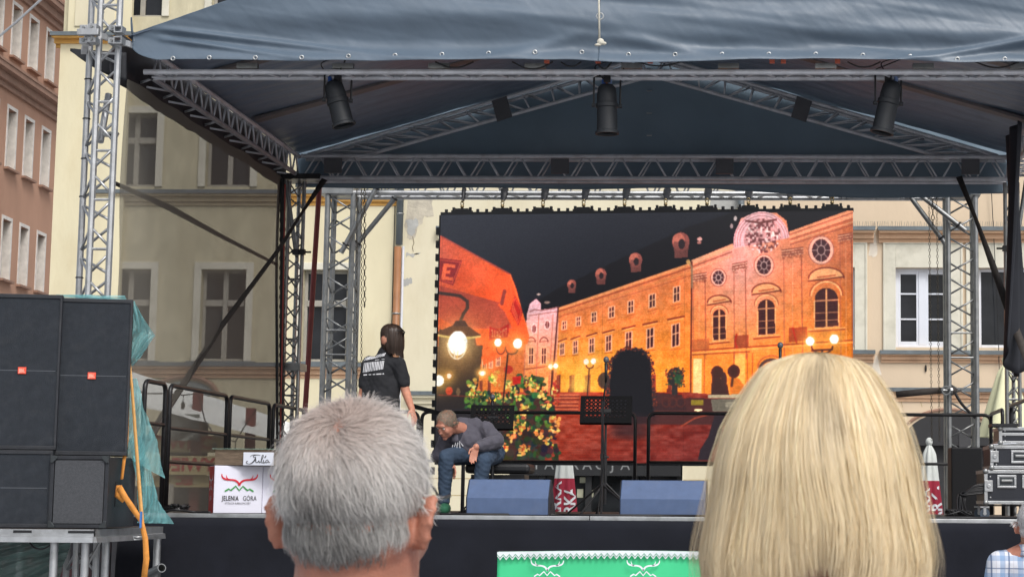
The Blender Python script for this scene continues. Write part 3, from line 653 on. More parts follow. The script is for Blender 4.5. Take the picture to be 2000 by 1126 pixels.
# ================================================================== towers
def tritower(name, label, pts, z0, z1, n, r, m, group=None, rungs=()):
    t = thing(name, label, 'truss tower', (pts[0][0], pts[0][1], z0), group)
    chs = [((x, y, z0), (x, y, z1)) for x, y in pts]; lattice(t, chs, [(0, 1), (0, 2), (1, 2)], n, r, r * .42, m, rungs=rungs); return t
ft = tritower('truss_tower', 'silver triangular truss tower at the front left corner, rising behind the loudspeakers', [(P(184, 300, 15.25).x, 15.25), (P(222, 300, 15.25).x, 15.25), (P(166, 300, 15.5).x, 15.5)], 0, 6.6, 15, .028, ALU)
x1, x2, x3 = P(184, 300, 15.25).x, P(222, 300, 15.25).x, P(166, 300, 15.5).x
for i in range(8): z = 2.6 + i * .41; bar('rung', (x1, 15.25, z + .3), (x2, 15.25, z + .3), .012, ALU, ft, 6)
BAND = BLACKPL
for py in (155, 232, 310, 384, 542): z = P(165, py, 15.5).z; MB().torus((x3, 15.5, z), (0, 0, 1), .03, .005, 12, 5).build('cable_tie', BAND, ft)
sl_ = thing('tower_sleeve', 'silver sleeve block of square tubes clamped round the front left tower', 'sleeve block', (x1, 15.2, 5.0))
def zpy(py, Y=15.2): return P(200, py, Y).z
MB().box(P(153, 70, 15.1).x, P(195, 70, 15.1).x, 15.06, 15.11, zpy(76), zpy(64)).build('cross_bar', ALU, sl_, bevel=.005)
MB().obox((P(197, 72, 15.12).x, 15.12, zpy(80)), (P(252, 72, 15.3).x - P(197, 72, 15.12).x, .22, -.02), (0, .05, 0), (0, 0, .052)).build('cross_bar', ALU, sl_, bevel=.004)
MB().obox((P(150, 85, 15.4).x, 15.5, zpy(90)), (P(163, 78, 15.1).x - P(150, 85, 15.4).x, -.38, .04), (.05, 0, 0), (0, 0, .05)).build('cross_bar', ALU, sl_, bevel=.004)
for px, Y in ((168, 15.2), (184, 15.16), (224, 15.2)):
    for (a, b) in ((52, 63), (77, 88)):
        x = P(px, 70, Y).x; MB().box(x - .035, x + .035, Y - .06, Y + .05, zpy(b), zpy(a)).build('bracket', ALU, sl_, bevel=.004)
        MB().lathe((x, Y - .062, (zpy(a) + zpy(b)) / 2), (0, -1, 0), [(0, .013), (.012, .013)], 6).build('bolt', STEEL, sl_)
for (a, b) in ((53, 66), (74, 88)):
    x0 = P(226, 70, 15.15).x; q = MB(); z0, z1 = zpy(b, 15.15), zpy(a, 15.15)
    q.box(x0, x0 + .008, 15.1, 15.2, z0, z1).box(x0 + .06, x0 + .068, 15.1, 15.2, z0, z1).box(x0 + .009, x0 + .059, 15.1, 15.2, z0, z0 + .008).box(x0 + .009, x0 + .059, 15.1, 15.2, z1 - .008, z1).build('square_tube', ALU, sl_)
tu = thing('clamped_tube', 'short open silver tube clamped to the front left tower', 'tube', P(200, 240, 15.4))
MB().tube([P(212, 185, 15.5), P(196, 277, 15.32)], .026, 14, caps=False).build('tube', ALU, tu, smooth=True, solid=.004)
MB().box(P(203, 262, 15.3).x, P(228, 262, 15.3).x, 15.28, 15.34, P(203, 266, 15.3).z, P(203, 258, 15.3).z).torus(P(222, 261, 15.27), (0, 0, 1), .035, .012).build('clamp', STEEL, tu)
# chain inside the front tower
CHM = mat('chain_steel', (84, 78, 68), .45, .8, .2, 20)
def chain(p0, p1, label, r=.011, name='hoist_chain', group='hoist chains of the truss towers'):
    p0, p1 = Vector(p0), Vector(p1); L = (p1 - p0).length; n = int(L / (r * 3.2)); q = MB()
    for i in range(n): q.torus(p0.lerp(p1, (i + .5) / n), (1, 0, 0) if i % 2 else (.25, 1, 0), r, r * .3, 8, 4, st=2.0 if False else 1.7)
    o = q.build(name, CHM, smooth=True); return tag(o, label, 'chain', group)
chain(P(201, -30, 15.4), P(201, 45, 15.4), 'short chain hanging inside the front left tower above its sleeve')
bl = tritower('truss_tower', 'grey truss leg at the back left corner of the stage roof, beside the net', [(P(590, 500, 21.05).x, 21.05), (P(561, 500, 21.05).x, 21.05), (P(580, 500, 21.3).x, 21.3)], 0, ZE - .07, 14, .022, STEEL, rungs=(.35, .5, .63, .77))
br = tritower('truss_tower', 'grey truss leg at the back right corner of the stage roof, beside the curtain', [(P(1964, 500, 21.05).x, 21.05), (P(1989, 500, 21.05).x, 21.05), (P(1977, 500, 21.3).x, 21.3)], 0, ZE - .07, 14, .022, STEEL, rungs=(.35, .5, .63, .77))
for (a, b, px, lb) in (((558, 352), (578, 492), 590, 'leaning brace tube clamped to the back left truss leg'), ((2004, 352), (1984, 485), 1964, 'leaning brace tube clamped to the back right truss leg')):
    t_ = thing('brace_tube', lb, 'tube', P(*b, 20.95)); bar('tube', P(*a, 20.95), P(*b, 20.95), .024, STEEL, t_, 10)
    c = P(*b, 20.95); d = P(px, b[1], 20.98); MB().tube([c + (c - d).normalized() * .06, d + (d - c).normalized() * .1], .012, 6).box(c.x - .035, c.x + .035, c.y - .03, c.y + .03, c.z - .03, c.z + .03).box(d.x - .035, d.x + .035, d.y - .03, d.y + .03, d.z - .03, d.z + .03).build('swivel_clamp', BLACKMETAL, t_)
MB().obox(P(553, 722, 20.98), (.19, 0, 0), (0, .3, 0), (0, 0, .08)).build('sleeve', STEEL, bl)
# black chain bundle and net edge pole
for k, px in enumerate((549, 555)): chain(P(px, 350, 20.9), P(px - 2, 985, 20.9), ('outer' if k == 0 else 'inner') + ' black chain running down beside the back left truss leg', r=.017, group=None)
cable([P(545, 355, 20.85), P(540, 520, 20.85), P(541, 700, 20.85), P(542, 985, 20.85)], .016, 'black cable hanging at the edge of the net')
cable([P(551, 348, 20.88), P(551, 600, 20.88), P(549, 985, 20.88)], .024, 'thick black multicore between the chains at the back left leg')
t_ = thing('tension_rod', 'thin dark red ribbed pole between the net and the truss leg', 'pole', P(556, 990, 20.8)); bar('pole', P(557, 360, 20.8), P(545, 985, 20.8), .008, mat('red_rod', (150, 54, 44), .5), t_)
t_ = thing('red_pole', 'dark red painted pole leaning between the two left trusses', 'pole', P(596, 790, 21.6)); bar('pole', P(624, 362, 21.6), P(594, 830, 21.6), .03, mat('red_paint', (122, 48, 44), .5, 0, .15, 12), t_, 10)
# straps
STRAP = mat('black_strap', (66, 60, 56), .8, 0, .15, 20)
def strap(pts, wds, label, m=STRAP, name='ratchet_strap', nrm=(0, -1, 0), cat='strap', group=None, t=.006):
    mb = MB(); pts = [Vector(p) for p in pts]; n = len(pts); A = []; B = []
    for i in range(n):
        d = (pts[min(i + 1, n - 1)] - pts[max(i - 1, 0)]).normalized(); s = d.cross(Vector(nrm)).normalized() * wds[i] / 2; A.append(pts[i] + s); B.append(pts[i] - s)
    mb.add(A + B, [(i, i + 1, n + i + 1, n + i) for i in range(n - 1)]); o = mb.build(name, m, smooth=True, solid=t); return tag(o, label, cat, group)
strap([P(634, 350, 20.9), P(590, 415, 20.6), P(545, 486, 20.0), P(430, 640, 18.8), P(322, 805, 17.3), P(278, 880, 16.8)], [.07, .03, .045, .06, .075, .08], 'black tension strap from the back left roof corner down towards the side railing')
strap([P(225, 358, 16.0), P(330, 405, 17.2), P(430, 460, 18.9), P(540, 516, 20.8)], [.035, .06, .05, .03], 'black strap crossing the net from the front tower down to the back leg')
strap([P(1873, 345, 20.9), P(1905, 425, 20.5), P(1938, 515, 20.0), P(1975, 620, 19.2), P(2010, 710, 18.4)], [.07, .04, .07, .08, .08], 'black tension strap from the back right roof corner down to the curtain')
# ================================================================== screen support
YS = 23.35
sf = thing('screen_support', 'silver box truss goalpost that carries the video screen', 'truss frame', (-1.6, YS, 0))
def sqtower(part, pxa, pxb, z1, z0=0):
    xa, xb = P(pxa, 600, YS).x, P(pxb, 600, YS).x; d = .34
    chs = [((xa, YS, z0), (xa, YS, z1)), ((xb, YS, z0), (xb, YS, z1)), ((xa, YS + d, z0), (xa, YS + d, z1)), ((xb, YS + d, z0), (xb, YS + d, z1))]
    lattice(part, chs, [(0, 1), (0, 2), (1, 3)], 10, .036, .013, STEEL, rungs=(.13, .33, .60, .66)); lattice(part, [((xb, YS + d, z0), (xb, YS + d, z1)), ((xa, YS + d, z0), (xa, YS + d, z1))], [(0, 1)], 10, .03, .013, STEEL)
    return xa, xb
tl = sub('tower', sf); sqtower(tl, 634, 684, 5.1); tr = sub('tower', sf); sqtower(tr, 1852, 1906, 5.1)
tt = sub('top_truss', sf); z0 = 5.10
lattice(tt, [((-5.75, YS, z0), (2.45, YS, z0)), ((-5.75, YS + .34, z0), (2.45, YS + .34, z0)), ((-5.75, YS, z0 + .3), (2.45, YS, z0 + .3)), ((-5.75, YS + .34, z0 + .3), (2.45, YS + .34, z0 + .3))], [(0, 2), (1, 3), (0, 1)], 22, .032, .012, ALU)
for a in (tl, tr):
    pxa = 622 if a is tl else 1846; x = P(pxa, 360, YS - .05).x; MB().box(x, x + .44, YS - .06, YS + .42, 5.08, 5.28).build('head_block', STEEL, a, bevel=.006)
    for k in range(3): MB().lathe((x + .1 + .12 * k, YS - .062, 5.22), (0, -1, 0), [(0, .014), (.02, .014)], 6).build('bolt', BLACKMETAL, a)
for (a, b) in (((744, 350), (666, 494)), ((782, 374), (688, 488)), ((1768, 358), (1886, 450)), ((1766, 368), (1848, 478))):
    Y = YS - .1 if a[1] < 360 else YS + .3
    s_ = sub('brace_strut', sf); bar('tube', P(*a, Y), P(*b, Y), .032, STEEL, s_, 12)
    A, B = P(*a, Y), P(*b, Y); 
    for t in (.12, .88): c = A.lerp(B, t); MB().torus(c, B - A, .036, .014, 14, 6).build('clamp_ring', BLACKMETAL, s_)
for (px, py0, py1, lb, r) in ((697, 372, 800, 'leftmost thin hoist chain beside the left screen tower', .012), (706, 372, 800, 'second thin hoist chain beside the left screen tower', .012), (712, 372, 600, 'thick doubled chain ending above the standing woman', .02), (1814, 372, 860, 'left thin hoist chain beside the right screen tower', .012), (1829, 372, 860, 'right thin hoist chain beside the right screen tower', .012), (1822, 358, 440, 'thick chain bundle at the top of the right screen tower', .02)):
    chain(P(px, py0 - 20, YS - .15), P(px + (6 if px > 1800 else 0) * (py1 > 500), py1, YS - .15), lb, r)
strap([P(1750, 770, YS - .3), P(1800, 765, YS - .2), P(1860, 760, YS - .1), P(1868, 764, YS)], [.08, .08, .07, .07], 'black ratchet strap pulled sideways to the right screen tower')
q = MB().tube([P(1838, 762, YS - .22), P(1860, 762, YS - .2)], .04, 8).torus(P(1848, 762, YS - .26), (0, 1, 0), .05, .012).build('ratchet', STEEL); tag(q, 'metal ratchet on the strap at the right screen tower', 'ratchet')
cable([P(1866, 768, YS - .1), P(1880, 790, YS - .1), P(1905, 815, YS - .05)], .02, 'loose strap end hanging in the right screen tower')
# ================================================================== LED screen (picture painted cell by cell)
SX0, SX1, SY0, SY1, SC = 858.0, 1668.0, 412.0, 902.0, 0.8
W_, H_ = int((SX1 - SX0) * SC), int((SY1 - SY0) * SC)
xs = SX0 + (np.arange(W_) + .5) / SC; ys = SY0 + (np.arange(H_) + .5) / SC
GX, GY = np.meshgrid(xs, ys)
IMG = np.zeros((H_, W_, 3)); 
def colr(c): return np.array(c, float)
def blend(mask, c):
    global IMG
    m = mask[..., None]; cc = c if isinstance(c, np.ndarray) and c.ndim == 3 else colr(c); IMG = IMG * (1 - m) + cc * m
def inpoly(pts):
    m = np.zeros((H_, W_), bool); n = len(pts)
    for i in range(n):
        x0, y0 = pts[i]; x1, y1 = pts[(i + 1) % n]
        if y0 == y1: continue
        c = ((GY < y0) != (GY < y1)) & (GX < (x1 - x0) * (GY - y0) / (y1 - y0) + x0); m ^= c
    return m.astype(float)
def poly(pts, c, a=1): blend(inpoly(pts) * a, c)
def ell(cx, cy, rx, ry, c, a=1, soft=0.0):
    d = np.sqrt(((GX - cx) / rx) ** 2 + ((GY - cy) / ry) ** 2)
    m = np.clip((1 - d) / soft, 0, 1) if soft else (d < 1).astype(float); blend(m * a, c)
def glow(cx, cy, r, c, a=1):
    blend(np.exp(-(((GX - cx) ** 2 + (GY - cy) ** 2) / r ** 2)) * a, c)
def line(pts, w, c, a=1):
    for (x0, y0), (x1, y1) in zip(pts, pts[1:]):
        dx, dy = x1 - x0, y1 - y0; L = max(dx * dx + dy * dy, 1e-6); t = np.clip(((GX - x0) * dx + (GY - y0) * dy) / L, 0, 1)
        d = np.hypot(GX - x0 - t * dx, GY - y0 - t * dy); blend(np.clip((w / 2 - d) * SC + .5, 0, 1) * a, c)
def arc(cx, cy, rx, ry, a0, a1, w, c, a=1, n=14): line([(cx + rx * math.cos(t), cy - ry * math.sin(t)) for t in np.linspace(a0, a1, n)], w, c, a)
def noise2(f, seed=0, ax=1.0):
    r = np.random.default_rng(seed); g = r.random((int(H_ * f) + 3, int(W_ * f * ax) + 3)); yy = np.arange(H_) * f; xx = np.arange(W_) * f * ax
    y0 = yy.astype(int); x0 = xx.astype(int); fy = (yy - y0)[:, None]; fx = (xx - x0)[None]; fy = fy * fy * (3 - 2 * fy); fx = fx * fx * (3 - 2 * fx)
    return (g[y0][:, x0] * (1 - fy) * (1 - fx) + g[y0 + 1][:, x0] * fy * (1 - fx) + g[y0][:, x0 + 1] * (1 - fy) * fx + g[y0 + 1][:, x0 + 1] * fy * fx)
def lerp3(a, b, t): t = np.clip(t, 0, 1)[..., None]; return colr(a) * (1 - t) + colr(b) * t
# sky
IMG[:] = lerp3((40, 43, 53), (22, 22, 28), (GX - 860) / 500 * .5 + (GY - 415) / 250 * .6)
IMG += (noise2(.5, 1) - .5)[..., None] * 5
# palace roof darkness
poly([(1030, 600), (1095, 560), (1350, 440), (1440, 412), (1668, 412), (1668, 470), (1355, 520), (1095, 605), (1040, 640)], (20, 18, 22), .8)
# main wing facade
def facade_col(): 
    t = (GY - (600 - (GX - 1097) * .33)) / 190
    base = lerp3((226, 122, 74), (252, 146, 42), t); hot = np.exp(-(((GX - 1150) / 130) ** 2 + ((GY - 735) / 75) ** 2)); base = base * (1 - hot[..., None] * .7) + colr((250, 182, 56)) * hot[..., None] * .7
    return base + (noise2(.12, 5) - .5)[..., None] * 22 + (noise2(.5, 6) - .5)[..., None] * 16
FC = facade_col()
main = [(1040, 616), (1097, 600), (1355, 512), (1355, 800), (1040, 790)]
poly(main, FC)
def yl(x, y0, y1): return y0 + (y1 - y0) * (x - 1097) / 258.0     # interpolate a receding horizontal
line([(1097, 601), (1355, 514)], 5, (236, 150, 92)); line([(1097, 606), (1355, 521)], 2, (150, 66, 40)); line([(1097, 611), (1355, 529)], 3, (226, 132, 74)); line([(1097, 617), (1355, 537)], 1.2, (140, 60, 40), .7)
def win(cx, y0, y1, wd, skew, dark=(58, 30, 34), fr=(246, 178, 132), cross=.45):
    h = wd / 2; poly([(cx - h - 2.4, y0 + skew - 2), (cx + h + 2.4, y0 - skew - 2), (cx + h + 2.4, y1 + 2 - skew), (cx - h - 2.4, y1 + 2 + skew)], fr)
    poly([(cx - h, y0 + skew), (cx + h, y0 - skew), (cx + h, y1 - skew), (cx - h, y1 + skew)], dark)
    line([(cx, y0), (cx, y1)], 2, fr); yy = y0 + (y1 - y0) * cross; line([(cx - h, yy + skew), (cx + h, yy - skew)], 2, fr)
for cx, s in ((1109, .62), (1136, .68), (1167, .76), (1201, .85), (1239, .95), (1281, 1.06), (1328, 1.2)):
    y = yl(cx, 630, 551); win(cx, y, y + 23 * s, 8.5 * s + 1, 1.5 * s)
    line([(cx - 8 * s, y + 31 * s), (cx + 8 * s, y + 27 * s)], 1.6, (150, 62, 34), .7); line([(cx - 5 * s, y + 36 * s), (cx + 6 * s, y + 33 * s)], 1.2, (160, 66, 36), .6)
for cx, s in ((1105, .66), (1131, .72), (1163, .82), (1196, .9), (1235, 1.02), (1277, 1.15), (1327, 1.3)):
    y = yl(cx, 671, 628); win(cx, y, y + 32 * s, 10 * s, 1.6 * s, cross=.42)
    line([(cx - 12 * s, y - 10 * s + 3), (cx + 12 * s, y - 10 * s - 3)], 3, (120, 44, 30)); line([(cx - 11 * s, y - 7 * s + 3), (cx + 11 * s, y - 7 * s - 3)], 2, (252, 176, 96)); line([(cx - 8 * s, y + 38 * s), (cx + 8 * s, y + 36 * s)], 1.4, (160, 66, 36), .8)
for cx, s in ((1098, .8), (1126, .85), (1156, .9), (1200, 1.0), (1282, 1.2), (1320, 1.2)): poly([(cx - 6 * s, 732), (cx + 6 * s, 730), (cx + 6 * s, 764), (cx - 6 * s, 766)], (128, 52, 40)); line([(cx, 732), (cx, 764)], 1.5, (200, 90, 50)); ell(cx - 4 * s, 762, 5, 6, (110, 44, 34))
glow(1141, 752, 22, (255, 214, 90), .95); glow(1141, 725, 14, (255, 206, 84), .7)
# far left wing + pavilion
poly([(948, 668), (1000, 650), (1040, 640), (1040, 800), (935, 790)], lerp3((206, 92, 58), (236, 130, 48), (GY - 650) / 130) + (noise2(.3, 8) - .5)[..., None] * 18)
for cx, y in ((952, 700), (965, 698), (979, 694)):
    win(cx, y, y + 18, 4.5, .5); line([(cx - 4, y - 9), (cx + 5, y - 11)], 1.5, (150, 60, 40))
for cx in (946, 962): poly([(cx - 3, 742), (cx + 3, 742), (cx + 3, 764), (cx - 3, 764)], (130, 56, 40))
pv = [(1034, 612), (1040, 590), (1052, 581), (1062, 590), (1062, 602), (1080, 600), (1097, 596), (1095, 790), (1028, 790)]
PC = lerp3((238, 188, 196), (242, 146, 78), (GY - 600) / 130) + (noise2(.5, 9) - .5)[..., None] * 30
poly(pv, PC); line([(1040, 606), (1050, 602), (1062, 604), (1096, 598)], 2, (150, 84, 80)); line([(1038, 614), (1096, 606)], 1.5, (160, 86, 76))
for cx, cy in ((1049, 640), (1075, 632)): ell(cx, cy, 5.5, 10, (250, 214, 206)); ell(cx, cy, 4, 8, (120, 66, 66)); line([(cx, cy - 8), (cx, cy + 8)], 1, (240, 190, 170))
for cx in (1044, 1069): arc(cx, 666, 8, 9, 0, math.pi, 1.8, (120, 56, 44)); line([(cx - 8, 666), (cx + 8, 664)], 1.2, (120, 56, 44)); win(cx, 678, 708, 8, .4)
line([(1096, 598), (1090, 700), (1084, 775)], 3, (84, 36, 34)); line([(1030, 720), (1092, 712)], 2, (140, 64, 40)); line([(1058, 612), (1054, 770)], 1.4, (180, 100, 80)); line([(1086, 612), (1080, 770)], 1.4, (180, 100, 80)); line([(1034, 628), (1030, 760)], 1.4, (180, 100, 80))
for cx in (1036, 1062): poly([(cx - 5, 742), (cx + 5, 740), (cx + 5, 785), (cx - 5, 785)], (120, 54, 44))
for x in (1046, 1074): poly([(x - 3, 736), (x + 4, 736), (x + 4, 785), (x - 3, 785)], (255, 196, 110), .8)
# right pavilion
RC = lerp3((232, 134, 92), (252, 148, 48), (GY - 520 + (GX - 1500) * .1) / 190); pk = np.exp(-((GX - 1455) / 60) ** 2) * np.clip((700 - GY) / 180, 0, 1); RC = RC * (1 - .6 * pk[..., None]) + colr((250, 190, 190)) * .6 * pk[..., None]
RC = RC + (noise2(.12, 11) - .5)[..., None] * 16 + (noise2(.5, 12) - .5)[..., None] * 16 - np.exp(-((GX - 1668) / 60) ** 2)[..., None] * 26
poly([(1355, 510), (1437, 480), (1440, 455), (1452, 425), (1475, 415), (1520, 414), (1540, 430), (1545, 458), (1668, 415), (1668, 840), (1355, 800)], RC)
poly([(1355, 507), (1437, 474), (1437, 484), (1355, 516)], (246, 172, 130)); line([(1356, 520), (1437, 490)], 2, (150, 74, 58)); line([(1356, 526), (1455, 492)], 3, (240, 166, 128))
poly([(1545, 452), (1668, 408), (1668, 426), (1545, 466)], (240, 152, 108)); 
for k in range(5): line([(1545, 458 + 5 * k), (1668, 416 + 6 * k)], 1.6, (150, 72, 56) if k % 2 == 0 else (250, 178, 134))
ell(1492, 470, 54, 58, (246, 196, 200)); 
for r_ in (52, 47, 42): arc(1492, 470, r_, r_ * 1.07, -.2, math.pi + .2, 1.4, (176, 112, 108))
ell(1496, 468, 38, 44, (226, 160, 158)); poly([(1436, 484), (1547, 464), (1547, 532), (1436, 536)], RC)
mk = np.clip((noise2(.32, 21) - .42) * 5, 0, 1) * (np.hypot((GX - 1495) / 34, (GY - 460) / 34) < 1); blend(mk.astype(float) * .85, (98, 48, 50)); mk = np.clip((noise2(.32, 23) - .62) * 5, 0, 1) * (np.hypot((GX - 1495) / 34, (GY - 460) / 34) < 1); blend(mk.astype(float), (255, 226, 220))
line([(1462, 430), (1490, 434), (1520, 428)], 4, (110, 56, 54))
for x0, x1, y0 in ((1357, 1386, 536), (1436, 1464, 515), (1532, 1572, 488), (1640, 1668, 460)):
    for k in range(3): line([(x0, y0 + k * 5), (x1, y0 - 5 + k * 5)], 2.4, (128, 60, 48), .8); line([(x0, y0 + 2 + k * 5), (x1, y0 - 3 + k * 5)], 1.4, (255, 208, 176), .8)
    line([(x0 + 3, y0 + 14), (x0 + 5, 700)], 1.4, (176, 90, 66)); line([(x1 - 3, y0 + 10), (x1, 700)], 1.6, (150, 72, 54)); line([((x0 + x1) / 2, y0 + 14), ((x0 + x1) / 2 + 1, 700)], 1, (250, 180, 140), .7)
    m_ = (noise2(.6, int(x0)) > .5) * inpoly([(x0, y0 + 4), (x1, y0 - 4), (x1, y0 + 14), (x0, y0 + 18)]); blend(m_ * .6, (140, 66, 50))
for cx, cy, r_ in ((1409, 541, 12), (1497, 518, 15), (1607, 489, 19)):
    ell(cx, cy, r_ * 1.3, r_ * 1.5, (250, 186, 160)); arc(cx, cy, r_ * 1.28, r_ * 1.45, 0, 6.283, 1.3, (150, 76, 60), n=24); ell(cx, cy, r_ * .92, r_ * 1.15, (70, 40, 44)); arc(cx, cy, r_ * .4, r_ * .5, 0, 6.283, 1.2, (232, 190, 180), n=12)
    for k in range(8): a = k * math.pi / 4; line([(cx + r_ * .4 * math.cos(a), cy + r_ * .5 * math.sin(a)), (cx + r_ * .95 * math.cos(a), cy + r_ * 1.15 * math.sin(a))], 1.1, (232, 190, 180))
for cx, cy, r_, w_, y0, y1 in ((1411, 592, 23, 12, 605, 664), (1502, 572, 28, 16, 587, 654), (1617, 546, 34, 22, 566, 640)):
    poly([(cx - r_, cy + 2)] + [(cx + r_ * math.cos(t), cy - 2 - .62 * r_ * math.sin(t)) for t in np.linspace(math.pi, 0, 12)] + [(cx + r_, cy - 4)], (250, 178, 118))
    arc(cx, cy - 2, r_, r_ * .62, 0, math.pi, 2.6, (128, 54, 40)); line([(cx - r_, cy + 3), (cx + r_, cy - 5)], 2.6, (110, 46, 36)); line([(cx - r_ * .5, cy - 4), (cx + r_ * .5, cy - 8)], 3, (190, 96, 60))
    arc(cx, y0 + w_ * .5, w_ * 1.3, w_ * 1.2, 0, math.pi, 2.4, (255, 196, 130)); arc(cx, y0 + w_ * .5, w_ * 1.45, w_ * 1.35, 0, math.pi, 1.3, (140, 60, 40))
    poly([(cx - w_ - 2, y0 + w_), (cx + w_ + 2, y0 + w_ - 3), (cx + w_ + 3, y1 - 2), (cx - w_ - 1, y1 + 2)], (255, 190, 120)); ell(cx, y0 + w_ * .8, w_, w_ * .95, (62, 32, 34))
    poly([(cx - w_, y0 + w_ * .8), (cx + w_, y0 + w_ * .7), (cx + w_ + 1, y1 - 3), (cx - w_ + 1, y1)], (62, 32, 34)); line([(cx, y0), (cx + .5, y1)], 3, (252, 180, 116))
    for k in range(1, 4): yy = y0 + w_ * .7 + (y1 - y0 - w_ * .7) * k / 4 if k > 1 else y0 + w_ * .95; line([(cx - w_, yy + 1), (cx + w_, yy - 1)], 2.2 if k == 1 else 1.1, (240, 160, 110))
    line([(cx - w_ * 1.5, y1 + 7), (cx + w_ * 1.6, y1 + 3)], 3, (150, 66, 36)); line([(cx - w_ * 1.5, y1 + 4), (cx + w_ * 1.6, y1)], 1.6, (255, 184, 110))
for k in range(28): line([(1360, 560 + k * 6.2), (1668, 545 + k * 6)], .9, (176, 82, 48), .22)
line([(1357, 684), (1668, 664)], 2.5, (140, 56, 30)); line([(1357, 689), (1668, 668)], 2, (255, 176, 84)); line([(1357, 510), (1357, 800)], 3, (90, 38, 32))
poly([(1358, 662), (1392, 660), (1392, 684), (1358, 686)], (196, 92, 50), .7); poly([(1440, 655), (1468, 653), (1468, 676), (1440, 678)], (150, 56, 34), .8); poly([(1545, 640), (1580, 638), (1582, 664), (1546, 668)], (170, 56, 30), .8)
line([(1445, 652), (1442, 668), (1446, 678)], 3, (190, 40, 26)); line([(1553, 640), (1560, 668)], 3, (196, 40, 26))
# pavilion ground floor, warm doors
poly([(1358, 692), (1395, 690), (1395, 800), (1358, 800)], (250, 150, 50), .5); poly([(1362, 700), (1378, 699), (1378, 770), (1362, 770)], (255, 226, 150), .9); poly([(1442, 692), (1462, 690), (1462, 775), (1442, 775)], (255, 196, 96), .8)
line([(1356, 692), (1470, 686)], 2, (130, 60, 30)); 
for x in (1358, 1383, 1440, 1466, 1476): line([(x, 690), (x, 790)], 1.5, (130, 60, 30), .8)
arc(1512, 716, 26, 22, .0, math.pi, 3, (190, 100, 50)); arc(1512, 722, 22, 20, 0, math.pi, 6, (80, 60, 56)); 
# dormers
for cx, cy, r_ in ((1335, 470, 17), (1247, 505, 13), (1179, 533, 11), (1122, 553, 9)):
    ell(cx, cy, r_, r_ * 1.1, (150, 78, 70)); ell(cx - r_ * .25, cy - r_ * .2, r_ * .7, r_ * .8, (196, 106, 88)); poly([(cx - r_ * .8, cy), (cx + r_ * .9, cy), (cx + r_ * .85, cy + r_ * 1.8), (cx - r_ * .7, cy + r_ * 1.9)], (124, 68, 62), .85); ell(cx + .1 * r_, cy + r_ * .25, r_ * .38, r_ * .6, (44, 32, 36))
ell(1372, 465, 5, 4, (226, 160, 150)); ell(1371, 472, 4, 3, (190, 120, 110)); ell(1441, 425, 3, 5, (200, 180, 176)); ell(1434, 440, 3, 5, (180, 150, 150)); ell(1057, 572, 4, 2, (200, 170, 160)); ell(1074, 588, 6, 2.5, (150, 120, 110))
line([(1352, 512), (1357, 520), (1358, 560)], 3, (150, 120, 90)); ell(1350, 510, 4, 5, (200, 150, 90))
# square ground
poly([(858, 765), (1355, 765), (1668, 790), (1668, 902), (858, 902)], lerp3((176, 62, 36), (110, 36, 34), (GX - 1040) / 420 + (GY - 850) / 300) + (noise2(.25, 31, .4) - .5)[..., None] * 46)
poly([(1355, 775), (1668, 790), (1668, 830), (1230, 826), (1230, 800)], (70, 40, 40), .9)
for k in range(26): 
    yy = 806 + k * 4; line([(1060 + 14 * math.sin(k * 2.1), yy), (1660, yy + 6 * math.sin(k))], 1.2, (90, 32, 30), .35)
for y, x0, x1 in ((770, 1068, 1140), (776, 1070, 1140), (784, 1075, 1138), (791, 1080, 1138), (798, 1085, 1138)): line([(x0, y), (x1, y)], 2.2, (236, 130, 84), .8); line([(x0, y + 3), (x1, y + 3)], 1.6, (90, 34, 34), .8)
poly([(1285, 872), (1420, 838), (1380, 890), (1300, 900)], (150, 54, 44), .3)
line([(1340, 830), (1365, 815), (1390, 808)], 3, (190, 80, 50), .7); poly([(1250, 760), (1340, 770), (1350, 800), (1240, 800)], (60, 36, 38), .85)
# big clipped shrub + shadow
poly([(1196, 800), (1203, 700), (1215, 683), (1242, 679), (1268, 684), (1279, 705), (1284, 790), (1288, 812), (1194, 812)], (26, 25, 30)); [ell(1240, 812 + 9 * k_, 62 - 3 * k_, 12, (36, 26, 32), .45, soft=.5) for k_ in range(5)]
r2 = random.Random(4)
for k in range(260):
    t = r2.random(); a = r2.random() * math.pi; 
    if r2.random() < .5: x, y = 1241 + 41 * math.cos(a), 716 - 37 * math.sin(a)
    else: x, y = r2.choice((1199 - t * 6, 1281 + t * 8)), 705 + t * 95
    ell(x + r2.uniform(-4, 4), y + r2.uniform(-4, 4), r2.uniform(1, 2.6), r2.uniform(1, 2.2), r2.choice(((44, 40, 46), (150, 60, 34), (54, 40, 42), (96, 46, 34))))
ell(1188, 742, 12, 16, (60, 48, 46), .9); ell(1327, 735, 16, 19, (48, 44, 42)); ell(1334, 740, 8, 12, (40, 84, 50), .8); poly([(1320, 750), (1332, 750), (1332, 770), (1320, 770)], (50, 44, 44))
for k in range(60): ell(1327 + r2.uniform(-18, 18), 735 + r2.uniform(-19, 19), 2, 1.6, r2.choice(((60, 90, 52), (44, 44, 44), (130, 70, 36))))
for cx in (1310, 1322, 1338): arc(cx, 784, 8, 9, 0, 6.28, 2, (90, 44, 38)); 
